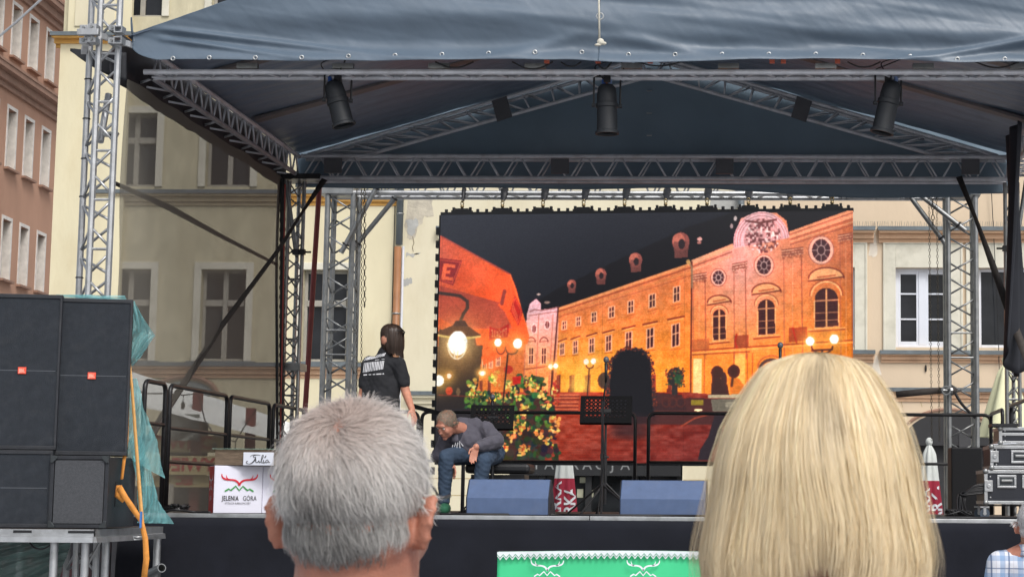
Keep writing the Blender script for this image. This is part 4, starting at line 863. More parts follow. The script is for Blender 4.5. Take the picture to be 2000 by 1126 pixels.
# people silhouettes
for cx, cy in ((1408, 726), (1440, 724)):
    ell(cx, cy, 12, 13, (70, 40, 34)); 
poly([(1398, 735), (1416, 738), (1428, 750), (1432, 772), (1396, 772)], (66, 40, 36)); poly([(1432, 735), (1450, 738), (1460, 752), (1462, 772), (1434, 772)], (214, 116, 40)); ell(1421, 740, 6, 14, (70, 44, 40)); line([(1438, 736), (1436, 752)], 5, (90, 50, 36))
poly([(1390, 770), (1470, 768), (1470, 776), (1390, 776)], (196, 176, 140)); poly([(1396, 778), (1466, 776), (1466, 802), (1400, 802)], (112, 104, 90)); poly([(1424, 784), (1466, 782), (1466, 793), (1424, 793)], (150, 140, 120))
poly([(1404, 808), (1424, 808), (1416, 850), (1400, 880), (1396, 896), (1372, 896), (1376, 876), (1392, 850)], (46, 36, 42)); ell(1372, 799, 8, 2.5, (255, 240, 190)); poly([(1358, 780), (1382, 780), (1382, 790), (1358, 790)], (170, 150, 40), .8)
# orange parasols of the cafe (left)
UC = lerp3((206, 84, 58), (240, 88, 38), (GX - 870) / 120 + (GY - 480) / 300) + (noise2(.03, 41) - .5)[..., None] * 24
poly([(858, 453), (1000, 531), (1012, 560), (1040, 655), (1036, 670), (950, 700), (858, 690)], UC)
poly([(858, 553), (980, 588), (984, 572), (990, 564), (988, 582), (976, 592), (990, 606), (1006, 640), (900, 640), (858, 616)], lerp3((170, 66, 50), (196, 80, 56), (GY - 560) / 80)); line([(984, 590), (989, 565)], 7, (150, 62, 52))
line([(862, 558), (925, 630)], 1, (120, 50, 44), .6); line([(1000, 532), (1036, 640)], 1.4, (250, 130, 60), .8); line([(860, 455), (998, 531)], 3, (176, 74, 62))
poly([(934, 640), (1030, 648), (1040, 664), (950, 712), (940, 660)], (234, 92, 40), .9)
poly([(858, 690), (860, 640), (932, 655), (936, 672), (948, 672), (944, 720), (934, 800), (858, 800)], (40, 34, 34)); glow(880, 720, 40, (60, 46, 30), .5)
# sign patches
poly([(858, 498), (903, 504), (886, 553), (858, 544)], (136, 36, 38)); line([(858, 502), (900, 507), (884, 549), (858, 541)], 1.5, (214, 84, 60))
GL = {'T': ['111', '010', '010', '010', '010'], 'Y': ['101', '101', '010', '010', '010'], 'S': ['011', '100', '010', '001', '110'], 'K': ['101', '110', '100', '110', '101'], 'I': ['1', '1', '1', '1', '1'], 'E': ['111', '100', '110', '100', '111']}
def glyphs(s, fn, c, mirror=True):
    tot = sum(len(GL[k][0]) + 1 for k in s) - 1; u = 0
    for k in s:
        g = GL[k]; w_ = len(g[0])
        for r_, row in enumerate(g):
            for q_, bit in enumerate(row):
                if bit == '1':
                    a, b = (u + q_) / tot, (u + q_ + 1) / tot
                    if mirror: a, b = 1 - b, 1 - a
                    poly([fn(a, r_ / 5), fn(b, r_ / 5), fn(b, (r_ + 1) / 5), fn(a, (r_ + 1) / 5)], c)
        u += w_ + 1
glyphs('E', lambda u, v: (866 + 24 * u - 5 * v, 509 + 32 * v + 3 * u), (226, 96, 60), False)
poly([(961, 636), (980, 641), (1000, 629), (998, 656), (978, 660), (960, 663)], (184, 34, 32)); glyphs('TYSKIE', lambda u, v: (964 + 32 * u, 641 + 15 * v - 4 * u + 3 * math.sin(u * 3.1)), (226, 120, 84))
poly([(1010, 574), (1026, 606), (1018, 634), (1001, 604)], (196, 34, 28)); line([(1010, 578), (1023, 606), (1017, 629), (1004, 604), (1010, 578)], 1.2, (236, 100, 60)); 
for k in range(5): line([(1007 + 2.2 * k, 592 + 5 * k), (1006 + 2.2 * k, 604 + 5 * k)], 1.4, (240, 110, 70))
# hanging lamp
line([(858, 568), (900, 574), (915, 585), (916, 598), (908, 610), (903, 622)], 6.5, (58, 42, 40))
glow(898, 675, 60, (255, 170, 80), .45); glow(898, 668, 30, (255, 220, 150), .8)
poly([(858, 645), (888, 632), (892, 624), (912, 624), (918, 634), (944, 652), (942, 656), (858, 652)], (110, 74, 50)); line([(858, 652), (902, 660), (942, 655)], 4, (226, 190, 110)); poly([(888, 634), (893, 623), (911, 623), (917, 634)], (90, 62, 48))
ell(898, 668, 19, 24, (255, 255, 250)); arc(897, 668, 19, 31, -math.pi, 0, 2.4, (240, 226, 190)); line([(891, 684), (893, 698)], 2.4, (240, 226, 190)); line([(899, 684), (897, 698)], 1.5, (240, 200, 120))
# flowers
r3 = random.Random(9)
poly([(925, 775), (1090, 775), (1100, 840), (1060, 902), (960, 902), (900, 840)], (34, 34, 34), .75)
def leafs(n, x0, x1, y0, y1, cols, s0, s1, fn=None):
    for _ in range(n):
        x, y = r3.uniform(x0, x1), r3.uniform(y0, y1)
        if fn and not fn(x, y): continue
        c = r3.choice(cols); ell(x, y, r3.uniform(s0, s1), r3.uniform(s0, s1), tuple(max(0, v + r3.uniform(-14, 14)) for v in c), .95)
GR = ((58, 96, 50), (40, 66, 40), (84, 124, 48), (30, 44, 34)); YL = ((232, 206, 90), (250, 226, 120), (214, 150, 66), (226, 130, 60)); OR = ((220, 120, 60), (240, 160, 84), (176, 74, 44))
leafs(160, 1000, 1085, 730, 850, GR, 3, 7, lambda x, y: abs(x - 1042) < 22 + (y - 730) * .4); leafs(90, 915, 990, 765, 800, GR, 2, 6); leafs(120, 975, 1100, 840, 900, ((36, 36, 36), (60, 40, 34), (44, 64, 40)), 3, 8)
for cx, cy in ((966, 738), (972, 732), (928, 746), (934, 760), (924, 768), (976, 744), (990, 776), (1003, 750), (1008, 760), (1040, 744), (1056, 755), (1018, 772)): leafs(9, cx - 8, cx + 8, cy - 8, cy + 8, YL + ((120, 150, 60),), 1.5, 4.5)
for cx, cy in ((1012, 830), (1022, 838), (1036, 832), (1026, 812), (1034, 796), (1070, 770), (1076, 790), (1086, 815), (1092, 835), (1082, 860), (1036, 870), (1030, 880), (992, 872), (1086, 765), (1060, 845), (1010, 856), (1094, 822)): leafs(11, cx - 9, cx + 9, cy - 8, cy + 8, OR + YL, 1.5, 4.5)
leafs(40, 930, 1010, 764, 782, YL + GR, 1.5, 4); leafs(26, 1090, 1100, 740, 790, ((200, 60, 40), (150, 50, 36)), 1.5, 3.5)
poly([(858, 800), (925, 796), (960, 902), (858, 902)], (40, 37, 40)); line([(862, 770), (940, 774)], 2, (120, 50, 40)); ell(883, 762, 7, 8, (206, 58, 36)); ell(901, 764, 4, 8, (110, 84, 60)); ell(1000, 720, 9, 8, (190, 40, 34), .8); poly([(1008, 735), (1026, 732), (1024, 748), (1010, 750)], (210, 40, 30))
# lamps in the picture
def gl(x, y, r_): glow(x, y, r_ * 2.4, (255, 190, 90), .6); ell(x, y, r_, r_ * 1.1, (255, 255, 250))
line([(998, 690), (994, 740), (990, 790)], 3, (48, 30, 30)); arc(984, 676, 9, 14, math.pi, 2 * math.pi, 2, (70, 40, 36)); arc(1006, 682, 11, 8, math.pi, 2 * math.pi, 2.4, (70, 40, 36)); gl(978, 667, 7); gl(1017, 669, 9)
for x, y, r_ in ((1083, 714, 4.5), (1093, 713, 4.5), (1153, 705, 5), (1167, 704, 5), (945, 727, 4), (951, 727, 4), (882, 733, 4.5), (862, 742, 10), (1586, 666, 8), (1632, 662, 8.5), (948, 728, 4)): gl(x, y, r_)
line([(1086, 722), (1084, 770)], 2, (60, 34, 32)); line([(1159, 718), (1156, 772)], 2.2, (60, 34, 32)); arc(1160, 712, 7, 6, math.pi, 6.283, 1.8, (90, 46, 34)); arc(1609, 676, 20, 14, math.pi, 6.283, 3, (80, 46, 34)); line([(1590, 684), (1628, 682)], 4, (90, 50, 36)); line([(1609, 684), (1609, 800)], 4, (70, 40, 32))
def blur(a, n=1):
    for _ in range(n):
        p = np.pad(a, ((1, 1), (1, 1), (0, 0)), mode='edge'); a = (p[:-2, 1:-1] + p[2:, 1:-1] + p[1:-1, :-2] + p[1:-1, 2:] + 3 * p[1:-1, 1:-1]) / 7
    return a
# uneven floodlight, grime and bloom of the picture itself
grime = 1 + (noise2(.045, 51) - .5) * .10 + (noise2(.16, 52) - .5) * .08 + (noise2(.45, 53) - .5) * .16
IMG = np.where((IMG.max(-1) > 90)[..., None], IMG * grime[..., None], IMG)
bright = blur(np.clip(IMG - 236, 0, 30) * 6, 26); IMG = blur(IMG, 1) + bright * np.array([1.0, .75, .4]) * .55
IMG += (np.random.default_rng(3).random(IMG.shape[:2]) - .5)[..., None] * 16 * (IMG.max(-1, keepdims=True) / 200 + .15)
# cell structure: faint darker rows, cabinet seams, brightness scatter
IMG *= (1 - .035 * (np.arange(H_) % 4 == 0))[:, None, None]; IMG += (noise2(1.0, 77) - .5)[..., None] * 7
cs = (np.abs(((GX - 862) % 160.5)) < .8).astype(float) * .12; IMG *= (1 - cs)[..., None]
IMG = np.clip(IMG, 0, 255) / 255.0
lin_img = np.where(IMG <= .04045, IMG / 12.92, ((IMG + .055) / 1.055) ** 2.4)
TL, TR = P(861, 420, 23.2), P(1666, 411, 22.76)
SW = math.hypot(TR.x - TL.x, TR.y - TL.y); SHt = TL.z - P(861, 902, 23.2).z
ux = Vector(((TR.x - TL.x) / SW, (TR.y - TL.y) / SW, 0)); un = Vector((ux.y, -ux.x, 0)); TLz = (TL.z + TR.z) / 2
scr = thing('video_screen', 'large video screen showing an orange floodlit palace at night', 'video screen', (TL.x, TL.y, TLz))
me = bpy.data.meshes.new('picture'); nx, ny = W_ + 1, H_ + 1
uu = np.linspace(0, SW, nx); vv = np.linspace(0, SHt, ny); UU, VV = np.meshgrid(uu, vv)
co = np.stack([ux.x * UU, ux.y * UU, -VV], -1).reshape(-1, 3)
idx = np.arange(W_ * H_); r_ = idx // W_; c_ = idx % W_; a = r_ * nx + c_
fc = np.stack([a, a + nx, a + nx + 1, a + 1], -1).reshape(-1)
me.vertices.add(len(co)); me.vertices.foreach_set('co', co.reshape(-1)); me.loops.add(len(fc)); me.loops.foreach_set('vertex_index', fc); me.polygons.add(len(idx)); me.polygons.foreach_set('loop_start', idx * 4); me.update(calc_edges=True)
ca = me.color_attributes.new('Col', 'FLOAT_COLOR', 'CORNER'); cc = np.ones((len(idx), 4, 4)); cc[:, :, :3] = lin_img.reshape(-1, 1, 3); ca.data.foreach_set('color', cc.reshape(-1))
me.materials.append(emis('led_picture', None, 1.0 / 2 ** EXPO * 1.08, True)); o = bpy.data.objects.new('picture', me); COL.objects.link(o); o.parent = scr; ORG[o.name] = ORG[scr.name].copy()
pls = Plane((TL.x, TL.y, TLz), ux, (0, 0, 1), un)
for k in range(5):
    a = SW * k / 5; b = SW * (k + 1) / 5 - .006; q = MB(); pbox(q, pls, a, b, -SHt, 0, -.09, -.004); q.build('cabinet', BLACKPL, scr)
q = MB(); pbox(q, pls, -.004, SW + .004, .0, .035, -.1, .0); pbox(q, pls, -.02, 0, -SHt, .0, -.1, -.002); pbox(q, pls, -.004, SW + .004, -SHt - .03, -SHt, -.1, 0); q.build('frame', BLACKPL, scr)
for k in range(19): z = -.2 - k * .165; q = MB(); pbox(q, pls, -.06, -.02, z - .045, z + .045, -.08, -.01); q.build('side_latch', BLACKPL, scr)
for k in range(10):
    u = SW * (k + .5) / 10
    q = MB(); pbox(q, pls, u - .13, u + .13, .036, .06, -.09, -.01); pbox(q, pls, u - .08, u + .08, .06, .085, -.08, -.02); pbox(q, pls, u - .12, u - .09, .06, .1, -.07, -.03); pbox(q, pls, u + .09, u + .12, .06, .1, -.07, -.03)
    q.lathe(pls(u - .2, .036, -.05), (0, 0, 1), [(0, .02), (.04, .02)], 8).lathe(pls(u + .2, .036, -.05), (0, 0, 1), [(0, .02), (.04, .02)], 8).build('hanging_bracket', BLACKPL, scr)
    t_ = thing('hanging_sling', ['leftmost', 'second', 'third', 'fourth', 'fifth', 'sixth', 'seventh', 'eighth', 'ninth', 'rightmost'][k] + ' black sling from the top truss to the screen, counted from the left', 'sling', pls(u, .1, -.05), 'slings holding the video screen')
    p = pls(u, .12, -.05); top = Vector((p.x, YS, 5.13)); 
    MB().tube([top + Vector((0, 0, .02)), top.lerp(p, .3), top.lerp(p, .6), p + Vector((0, 0, .05))], [.05, .045, .032, .016], 8, flat=.6).build('webbing', BLACKPL, t_, smooth=True)
    MB().torus(p + Vector((0, 0, .03)), (0, 1, 0), .018, .007, 12, 6, st=1.6).ell(p - Vector((0, 0, .01)), .024).build('shackle', mat('brass_shackle', (150, 132, 96), .35, .8), t_, smooth=True)
# bar between screen and back
# ================================================================== stage railings
def rail(name, A, B, label, ztop=1.13, mids=(.30, .66), r=.021, rad=.09, group='tube railings of the stage'):
    A, B = Vector((A[0], A[1], ZS)), Vector((B[0], B[1], ZS)); t = thing('stage_railing', label, 'railing', A, group)
    up = Vector((0, 0, ztop)); MB().tube(round_path([A, A + up, B + up, B], rad), r, 10).build('frame', BLACKMETAL, t, smooth=True)
    d = (B - A).normalized() * r
    for m_ in mids: bar('mid_bar', A + Vector((0, 0, ztop - m_)) + d, B + Vector((0, 0, ztop - m_)) - d, r * .8, BLACKMETAL, t)
    return t
XSR = -5.46
for i, (ya, yb, mm, lb) in enumerate(((15.05, 16.58, (.36,), 'black side railing nearest the loudspeakers, partly behind teal plastic'), (16.70, 18.45, (.38, .68), 'black side railing with three bars behind the crate of cartons'), (18.55, 20.0, (.38,), 'black side railing between the crate and the back left leg'), (20.15, 21.45, (.38,), 'black side railing closest to the back left truss leg'))):
    if i == 0: ya = 16.03
    rail('r', (XSR, ya), (XSR, yb), lb, mids=mm)
def bx(px, Y): return P(px, 900, Y).x
YR = 21.7
rail('r', (XSR + .1, YR), (bx(815, YR), YR), 'black back railing behind the grey haired head', mids=(.56,))
rail('r', (bx(822, YR), YR), (bx(1240, YR), YR), 'black back railing in front of the left half of the screen', mids=(.56,))
rail('r', (bx(1266, YR), YR), (bx(1700, YR), YR), 'black back railing in front of the right half of the screen', mids=(.56,))
rail('r', (bx(1712, YR), YR), (bx(1936, YR), YR), 'black back railing in front of the right screen tower', mids=(.56,))
rail('r', (2.36, 21.5), (2.36, 20.35), 'short black side railing behind the flight cases', mids=(.56,))
rail('r', (2.36, 19.6), (2.36, 17.6), 'black side railing above the flight cases at the right edge', mids=(.56,))
t_ = thing('handrail_bar', 'black bar slanting down behind the head of the seated man', 'bar', P(800, 796, 21.2)); MB().obox(P(800, 795, 21.2), P(862, 812, 21.0) - P(800, 795, 21.2), (0, .03, 0), (0, 0, .05)).build('bar', BLACKMETAL, t_)
# ================================================================== monitor wedges
WEDGE = mat('wedge_paint', (78, 97, 132), .5, 0, .08, 12, .12, 140, dirt=(96, 106, 130), dscale=7, damt=.3)
WSIDE = mat('wedge_side', (40, 42, 52), .6, 0, .1, 10, .2, 120)
def wedge(px0, px1, Y, label):
    x0, x1 = P(px0, 990, Y).x, P(px1, 990, Y).x; t = thing('monitor_wedge', label, 'stage monitor', ((x0 + x1) / 2, Y, ZS), 'monitor wedges at the stage front')
    pr = [(0, 0), (0, .145), (.13, .305), (.20, .305), (.46, .05), (.46, 0)]
    MB().prism([(x0, Y + a, ZS + .006 + b) for a, b in pr], (x1 - x0, 0, 0)).build('cabinet', WEDGE, t, bevel=.008)
    for xx, s in ((x0 - .004, -1), (x1 + .002, 1)):
        MB().prism([(xx, Y + .01 + a * .98, ZS + .01 + b * .98) for a, b in pr], (.004 * s + .001, 0, 0)).build('side_panel', WSIDE, t)
    MB().box(x1 + .003, x1 + .012, Y + .15, Y + .21, ZS + .05, ZS + .11).build('socket_plate', BLACKPL, t)
    a, b = Vector((x0 + .03, Y + .2 + .03, ZS + .285)), Vector((x0 + .03, Y + .44, ZS + .08)); n_ = Vector((0, 1, 1)).normalized() * .012
    MB().obox(a, (x1 - x0 - .06, 0, 0), b - a, n_).build('grille', BLACKPL, t)
    return t
wedge(911, 1070, 16.2, 'blue grey monitor wedge in front of the seated man and bench'); wedge(1211, 1378, 16.2, 'blue grey monitor wedge beside the blonde woman')
# ================================================================== music stands and microphones
STB = mat('stand_black', (15, 15, 17), .75, 0, .1, 20, spec=.15)
def music_stand(px0, px1, py0, py1, pole, Y, label, holes=(8, 4)):
    t = thing('music_stand', label, 'music stand', (P(pole, 900, Y).x, Y, ZS), 'music stands on the stage')
    a, b = P(px0, py1, Y), P(px1, py0, Y); w_, h_ = b.x - a.x, b.z - a.z; pl = Plane((a.x, Y, a.z), (1, 0, 0), Vector((0, .3, .954)), (0, -.954, .3)); h_ /= .954
    nx_, ny_ = holes; mb = MB(); mx, my = w_ * .09, h_ * .10; cw, chh = (w_ - 2 * mx) / nx_, (h_ * .78 - my) / ny_; S = 10
    # plate with round holes: each cell = ring between square and circle
    def cell(u0, v0, w2, h2):
        r = min(w2, h2) * .27; cxx, cyy = u0 + w2 / 2, v0 + h2 / 2; out = []; inn = []
        for k in range(16):
            an = 2 * math.pi * (k + .5) / 16; c, s = math.cos(an), math.sin(an); m_ = max(abs(c) / (w2 / 2), abs(s) / (h2 / 2)); out.append(pl(cxx + c / m_, cyy + s / m_)); inn.append(pl(cxx + c * r, cyy + s * r))
        mb.add(out + inn, [(k, (k + 1) % 16, 16 + (k + 1) % 16, 16 + k) for k in range(16)])
    top = h_ * .22
    for i in range(nx_):
        for j in range(ny_): cell(mx + i * cw, h_ - my - (j + 1) * chh, cw, chh)
    for (u0, u1, v0, v1) in ((0, w_, 0, h_ - my - ny_ * chh), (0, w_, h_ - my, h_), (0, mx, h_ - my - ny_ * chh, h_ - my), (w_ - mx, w_, h_ - my - ny_ * chh, h_ - my)): mb.add([pl(u0, v0), pl(u1, v0), pl(u1, v1), pl(u0, v1)], [(0, 1, 2, 3)])
    mb.build('desk', STB, t, solid=.003)
    MB().obox(pl(0, 0, -.002), pl.ex * w_, pl.n * -.05, pl.ey * .003).build('lip', STB, t)
    xp = P(pole, 900, Y).x; yb = Y + .06
    bar('pole', (xp, yb, ZS + .25), (xp, yb, a.z + h_ * .45), .011, BLACKMETAL, t); bar('lower_tube', (xp, yb, ZS + .1), (xp, yb, ZS + .55), .016, BLACKMETAL, t)
    MB().box(xp - .05, xp + .05, yb - .03, yb, a.z + h_ * .3, a.z + h_ * .5).build('bracket', BLACKMETAL, t)
    for k in range(3):
        an = R(90 + 120 * k + 20); bar('leg', (xp, yb, ZS + .3), (xp + .3 * math.cos(an), yb + .3 * math.sin(an), ZS + .015), .009, BLACKMETAL, t)
    return t
music_stand(917, 1003, 790, 836, 960, 16.9, 'black perforated music stand in front of the seated man'); music_stand(1132, 1234, 772, 825, 1181, 17.3, 'wide black perforated music stand standing alone by the screen', (10, 5))
def mic_stand(px, Y, mic, label, lean=0, gx=0, boom=True):
    x = P(px, 900, Y).x; t = thing('microphone_stand', label, 'microphone stand', (x, Y, ZS), 'microphone stands')
    m_ = P(mic[0], mic[1], Y - .1); top = Vector((x, Y, ZS + 1.0))
    bar('pole', (x, Y, ZS + .12), (x, Y, top.z), .012, BLACKMETAL, t); bar('upper_pole', top, (m_.x + gx, Y - .1, m_.z - .2), .008, BLACKMETAL, t)
    MB().tube([m_ + Vector((gx, 0, -.2)), m_ + Vector((0, 0, -.03))], [.011, .016], 10).build('microphone', BLACKPL, t, smooth=True); MB().ell(m_, (.026, .026, .03)).build('microphone_grille', mat('mic_grille', (96, 98, 104), .5, .4, .3, 200), t, smooth=True)
    MB().lathe((x, Y, ZS + .5), (0, 0, 1), [(0, .018), (.05, .018)], 10).lathe((x, Y, ZS + .98), (0, 0, 1), [(0, .018), (.05, .018)], 10).tube([(x, Y, ZS + .52), (x + .06, Y, ZS + .52)], .009, 8).build('clutch', BLACKMETAL, t)
    for k in range(3): an = R(35 + 120 * k); bar('leg', (x, Y, ZS + .28), (x + .36 * math.cos(an), Y + .36 * math.sin(an), ZS + .012), .009, BLACKMETAL, t)
    return t, m_
t1, m1 = mic_stand(1176, 16.9, (1184, 702), 'black microphone stand with a raised microphone beside the wide music stand')
cable([m1 + Vector((0, 0, -.2)), P(1181, 770, 16.8), P(1178, 830, 16.85), P(1180, 900, 16.88), P(1172, 960, 16.86), dk(1168, 16.8)], .005, 'thin microphone cable hanging down the raised microphone stand')
mic_stand(1524, 16.9, (1524, 674), 'black microphone stand rising behind the blonde head')
mic_stand(962, 17.6, (962, 775), 'short black microphone stand behind the left music stand')
# keyboard bench
t_ = thing('keyboard_bench', 'black padded keyboard bench behind the left wedge', 'bench', (P(980, 900, 17.2).x, 17.2, ZS))
xa, xb = P(915, 900, 17.2).x, P(1040, 900, 17.2).x; zt_ = P(980, 905, 17.2).z
MB().box(xa, xb, 17.0, 17.4, zt_ - .09, zt_).build('seat', BLACKPL, t_, bevel=.03); MB().box(xa + .05, xb - .05, 17.05, 17.35, zt_ - .14, zt_ - .10).build('frame', BLACKMETAL, t_)
for s in (xa + .06, xb - .06):
    bar('leg', (s, 17.04, ZS + .02), (s, 17.36, zt_ - .14), .016, BLACKMETAL, t_); bar('leg', (s, 17.36, ZS + .02), (s, 17.04, zt_ - .14), .016, BLACKMETAL, t_)
bar('crossbar', (xa + .03, 17.2, ZS + .2), (xb - .03, 17.2, ZS + .2), .013, BLACKMETAL, t_)
# second chrome bench edge and keyboard side seen left of mic
t_ = thing('support_post', 'thin black post standing behind the knees of the seated man', 'post', (P(903, 990, 17.6).x, 17.6, ZS)); bar('post', (P(903, 990, 17.6).x, 17.6, ZS), (P(903, 990, 17.6).x, 17.6, ZS + .62), .018, BLACKMETAL, t_); MB().lathe((P(903, 990, 17.6).x, 17.6, ZS), (0, 0, 1), [(0, .09), (.015, .08)], 16).build('foot', BLACKMETAL, t_)
# effect pedal + clutter
t_ = thing('effects_pedal', 'dark pedal on the deck at the feet of the seated man', 'pedal', dk(890, 16.9, 0)); MB().obox(dk(905, 16.6, .02), (.16, .1, .03), (0, .05, .0), (0, 0, .03)).build('treadle', BLACKPL, t_, bevel=.004); MB().obox(dk(905, 16.62, .0), (.16, .1, 0), (0, .05, 0), (0, 0, .018)).build('base', STEEL, t_)
random.seed(12)
for (px, Y, n, lb) in ((345, 16.5, 5, 'small tangle of black connectors on the deck beside the side railing'), (1870, 16.6, 10, 'heap of black cable ends left of the flight cases')):
    q = MB()
    for k in range(n * 4):
        a = dk(px + random.uniform(-14, 14), Y + random.uniform(-.15, .15), .02); pts = [a + Vector((random.uniform(-.07, .07), random.uniform(-.05, .05), random.uniform(0, .06))) for _ in range(4)]; q.tube(pts, .008, 5)
    o = q.build('cable_tangle', CABLE, smooth=True); tag(o, lb, 'cable')
    for k in range(3): MB().tube([dk(px + random.uniform(-12, 12), Y - .1, .03), dk(px + random.uniform(-12, 12), Y - .1, .04)], .008, 6).build('connector', STEEL, o)
# ================================================================== cartons and crate
WCART = mat('white_carton', (226, 226, 240), .6, 0, .03, 5, .1, 6)
RCART = mat('red_carton_side', (196, 36, 44), .55, 0, .05, 5)
LRED, LGRN, LBLK = mat('print_red', (214, 32, 56), .6), mat('print_green', (52, 150, 62), .6), mat('print_black', (36, 34, 38), .6)
def antler(s):   # strokes of the antlers-over-mountains emblem in unit width 1
    L = []
    for sg in (-1, 1):
        L.append(([(sg * a, b) for a, b in bez(((0, -.10), (.03, .02), (.12, .06), (.26, .06)), 8)] + [(sg * a, b) for a, b in bez(((.26, .06), (.42, .06), (.50, .10), (.50, .22)), 8)][1:], [.055] * 6 + [.05] * 6 + [.02 + .03 * (1 - k / 5) for k in range(5)]))
        L.append(([(sg * a, b) for a, b in bez(((.28, .065), (.34, .07), (.37, .12), (.375, .19)), 6)], [.04, .038, .034, .03, .025, .02, .012]))
    return [([(x * s, y * s) for x, y in p], [w_ * s for w_ in (w if isinstance(w, list) else [w] * len(p))][:len(p)] + [.02 * s] * max(0, len(p) - (len(w) if isinstance(w, list) else len(p)))) for p, w in L]
def mountains(s): return [([(x * s, y * s) for x, y in ((-.40, -.27), (-.29, -.20), (-.23, -.24), (-.10, -.12), (0, -.24), (.10, -.12), (.23, -.24), (.29, -.20), (.40, -.27))], .042 * s)]
def carton(px0, px1, Y, label):
    a = P(px0, 1003, Y); b = P(px1, 1003, Y); w_ = b.x - a.x; h_ = .41; t = thing('carton', label, 'carton', (a.x, Y, ZS), 'printed cartons under the wooden crate')
    ex = Vector((1, .42, 0)).normalized(); ed = Vector((-.42, 1, 0)).normalized(); w_ *= 1.0; fn_ = Vector((ex.y, -ex.x, 0)); o = Vector((a.x, Y, ZS + .004))
    pl = Plane(o, ex, (0, 0, 1), fn_)
    MB().obox(o, ex * w_, ed * w_ * .9, (0, 0, h_)).build('box', WCART, t, bevel=.005)
    q = MB(); q.add([o + ed * .006 - Vector((.003, 0, 0)), o + ed * w_ * .89 - Vector((.003, 0, 0)), o + ed * w_ * .89 + Vector((-.003, 0, h_ - .004)), o + ed * .006 + Vector((-.003, 0, h_ - .004))], [(0, 1, 2, 3)]); q.build('red_side', RCART, t)
    e = Plane(o + ex * w_ * .52 + Vector((0, 0, h_ * .66)), ex, (0, 0, 1), fn_); strokes(antler(w_ * .74), e, .006, 'antler_emblem', LRED, t); strokes(mountains(w_ * .74), e, .006, 'mountain_emblem', LGRN, t)
    tp_ = Plane(o + ex * w_ * .17 + Vector((0, 0, h_ * .27)), ex, (0, 0, 1), fn_); text('JELENIA', .056, tp_, .006, LBLK, t, align='LEFT', sx=.66, bold=.0012, spacing=1.12)
    text('GÓRA', .056, Plane(o + ex * w_ * .60 + Vector((0, 0, h_ * .27)), ex, (0, 0, 1), fn_), .006, LBLK, t, align='LEFT', sx=.74); text('STOLICA KARKONOSZY', .024, Plane(o + ex * w_ * .5 + Vector((0, 0, h_ * .19)), ex, (0, 0, 1), fn_), .006, LBLK, t, sx=.8, spacing=1.05)
    ps = Plane(o + ed * w_ * .42 + Vector((-.006, 0, h_ * .66)), -ed, (0, 0, 1), (-1, -.42, 0)); strokes(antler(w_ * .7), ps, .002, 'antler_emblem', WCART, t); strokes(mountains(w_ * .7), ps, .002, 'mountain_emblem', WCART, t)
    text('JELENIA', .056, Plane(o + ed * w_ * .42 + Vector((-.006, 0, h_ * .27)), -ed, (0, 0, 1), (-1, -.42, 0)), .002, WCART, t, sx=.7)
    return t
carton(416, 508, 16.32, 'white and red carton with antler emblem, left one under the crate'); carton(511, 603, 16.50, 'white carton with antler emblem, half hidden by the grey haired head')
WOOD = mat('weathered_wood', (116, 100, 84), .85, 0, .3, 9, .6, 30, stretch=(1, 1, 9), dirt=(82, 70, 58), dscale=5, damt=.6)
t_ = thing('wooden_crate', 'weathered wooden planter crate on top of the cartons with a name plate', 'crate', (P(418, 900, 16.36).x, 16.36, ZS + .415))
a = P(419, 909, 16.36); x1_ = P(640, 909, 16.36).x; zc = ZS + .418
MB().box(a.x, x1_, 16.36, 16.375, zc, zc + .135).build('front_board', WOOD, t_, bevel=.004); MB().box(a.x, x1_, 16.66, 16.675, zc, zc + .135).build('back_board', WOOD, t_, bevel=.004)
MB().box(a.x, a.x + .015, 16.376, 16.659, zc, zc + .135).build('end_board', WOOD, t_, bevel=.004); MB().box(x1_ - .015, x1_, 16.376, 16.659, zc, zc + .135).build('end_board', WOOD, t_, bevel=.004); MB().box(a.x + .016, x1_ - .016, 16.376, 16.659, zc, zc + .012).build('bottom_board', WOOD, t_)
MB().box(a.x - .02, x1_ + .02, 16.34, 16.69, zc + .138, zc + .144).build('glass_lid', mat('greenish_glass', (150, 176, 160), .1, 0, .05, alpha=.5), t_)
t_2 = thing('name_plate', 'white enamel plate with black script lettering on the wooden crate', 'plate', P(506, 896, 16.35)); a, b = P(476, 908, 16.352), P(536, 883, 16.352)
MB().box(a.x, b.x, 16.328, 16.342, a.z, b.z).build('plate', mat('enamel_white', (222, 226, 238), .3, 0, .02), t_2, bevel=.003)
pj = Plane((a.x, 16.328, a.z), (1, 0, 0), (0, 0, 1), (0, -1, 0)); s_ = (b.x - a.x) / 60
J = [(bez(((30, 21), (22, 22), (17, 18), (22, 16)), 8) + bez(((22, 16), (28, 20), (24, 6), (14, 3)), 10)[1:] + bez(((14, 3), (6, 2), (4, 9), (10, 8)), 8)[1:], [1.1] * 9 + [1.1 + 1.3 * math.sin(k / 9 * 3.1) for k in range(10)] + [1.1] * 8),
     (bez(((26, 12), (24, 6), (27, 4), (30, 7)), 6) + bez(((30, 7), (33, 14), (31, 5), (34, 5)), 6)[1:], 1.3), (bez(((34, 6), (40, 14), (42, 24), (38, 20)), 8) + bez(((38, 20), (35, 10), (36, 3), (40, 6)), 8)[1:], 1.3),
     (bez(((41, 11), (39, 5), (41, 3), (44, 7)), 6), 1.5), (bez(((50, 11), (43, 12), (44, 2), (49, 7)), 8) + bez(((49, 7), (52, 13), (49, 3), (54, 7)), 6)[1:], 1.4), (bez(((42, 16), (47, 15), (42, 20), (46, 19)), 5), 1.6), (bez(((14, 17), (18, 23), (26, 22), (34, 20)), 6), .8)]
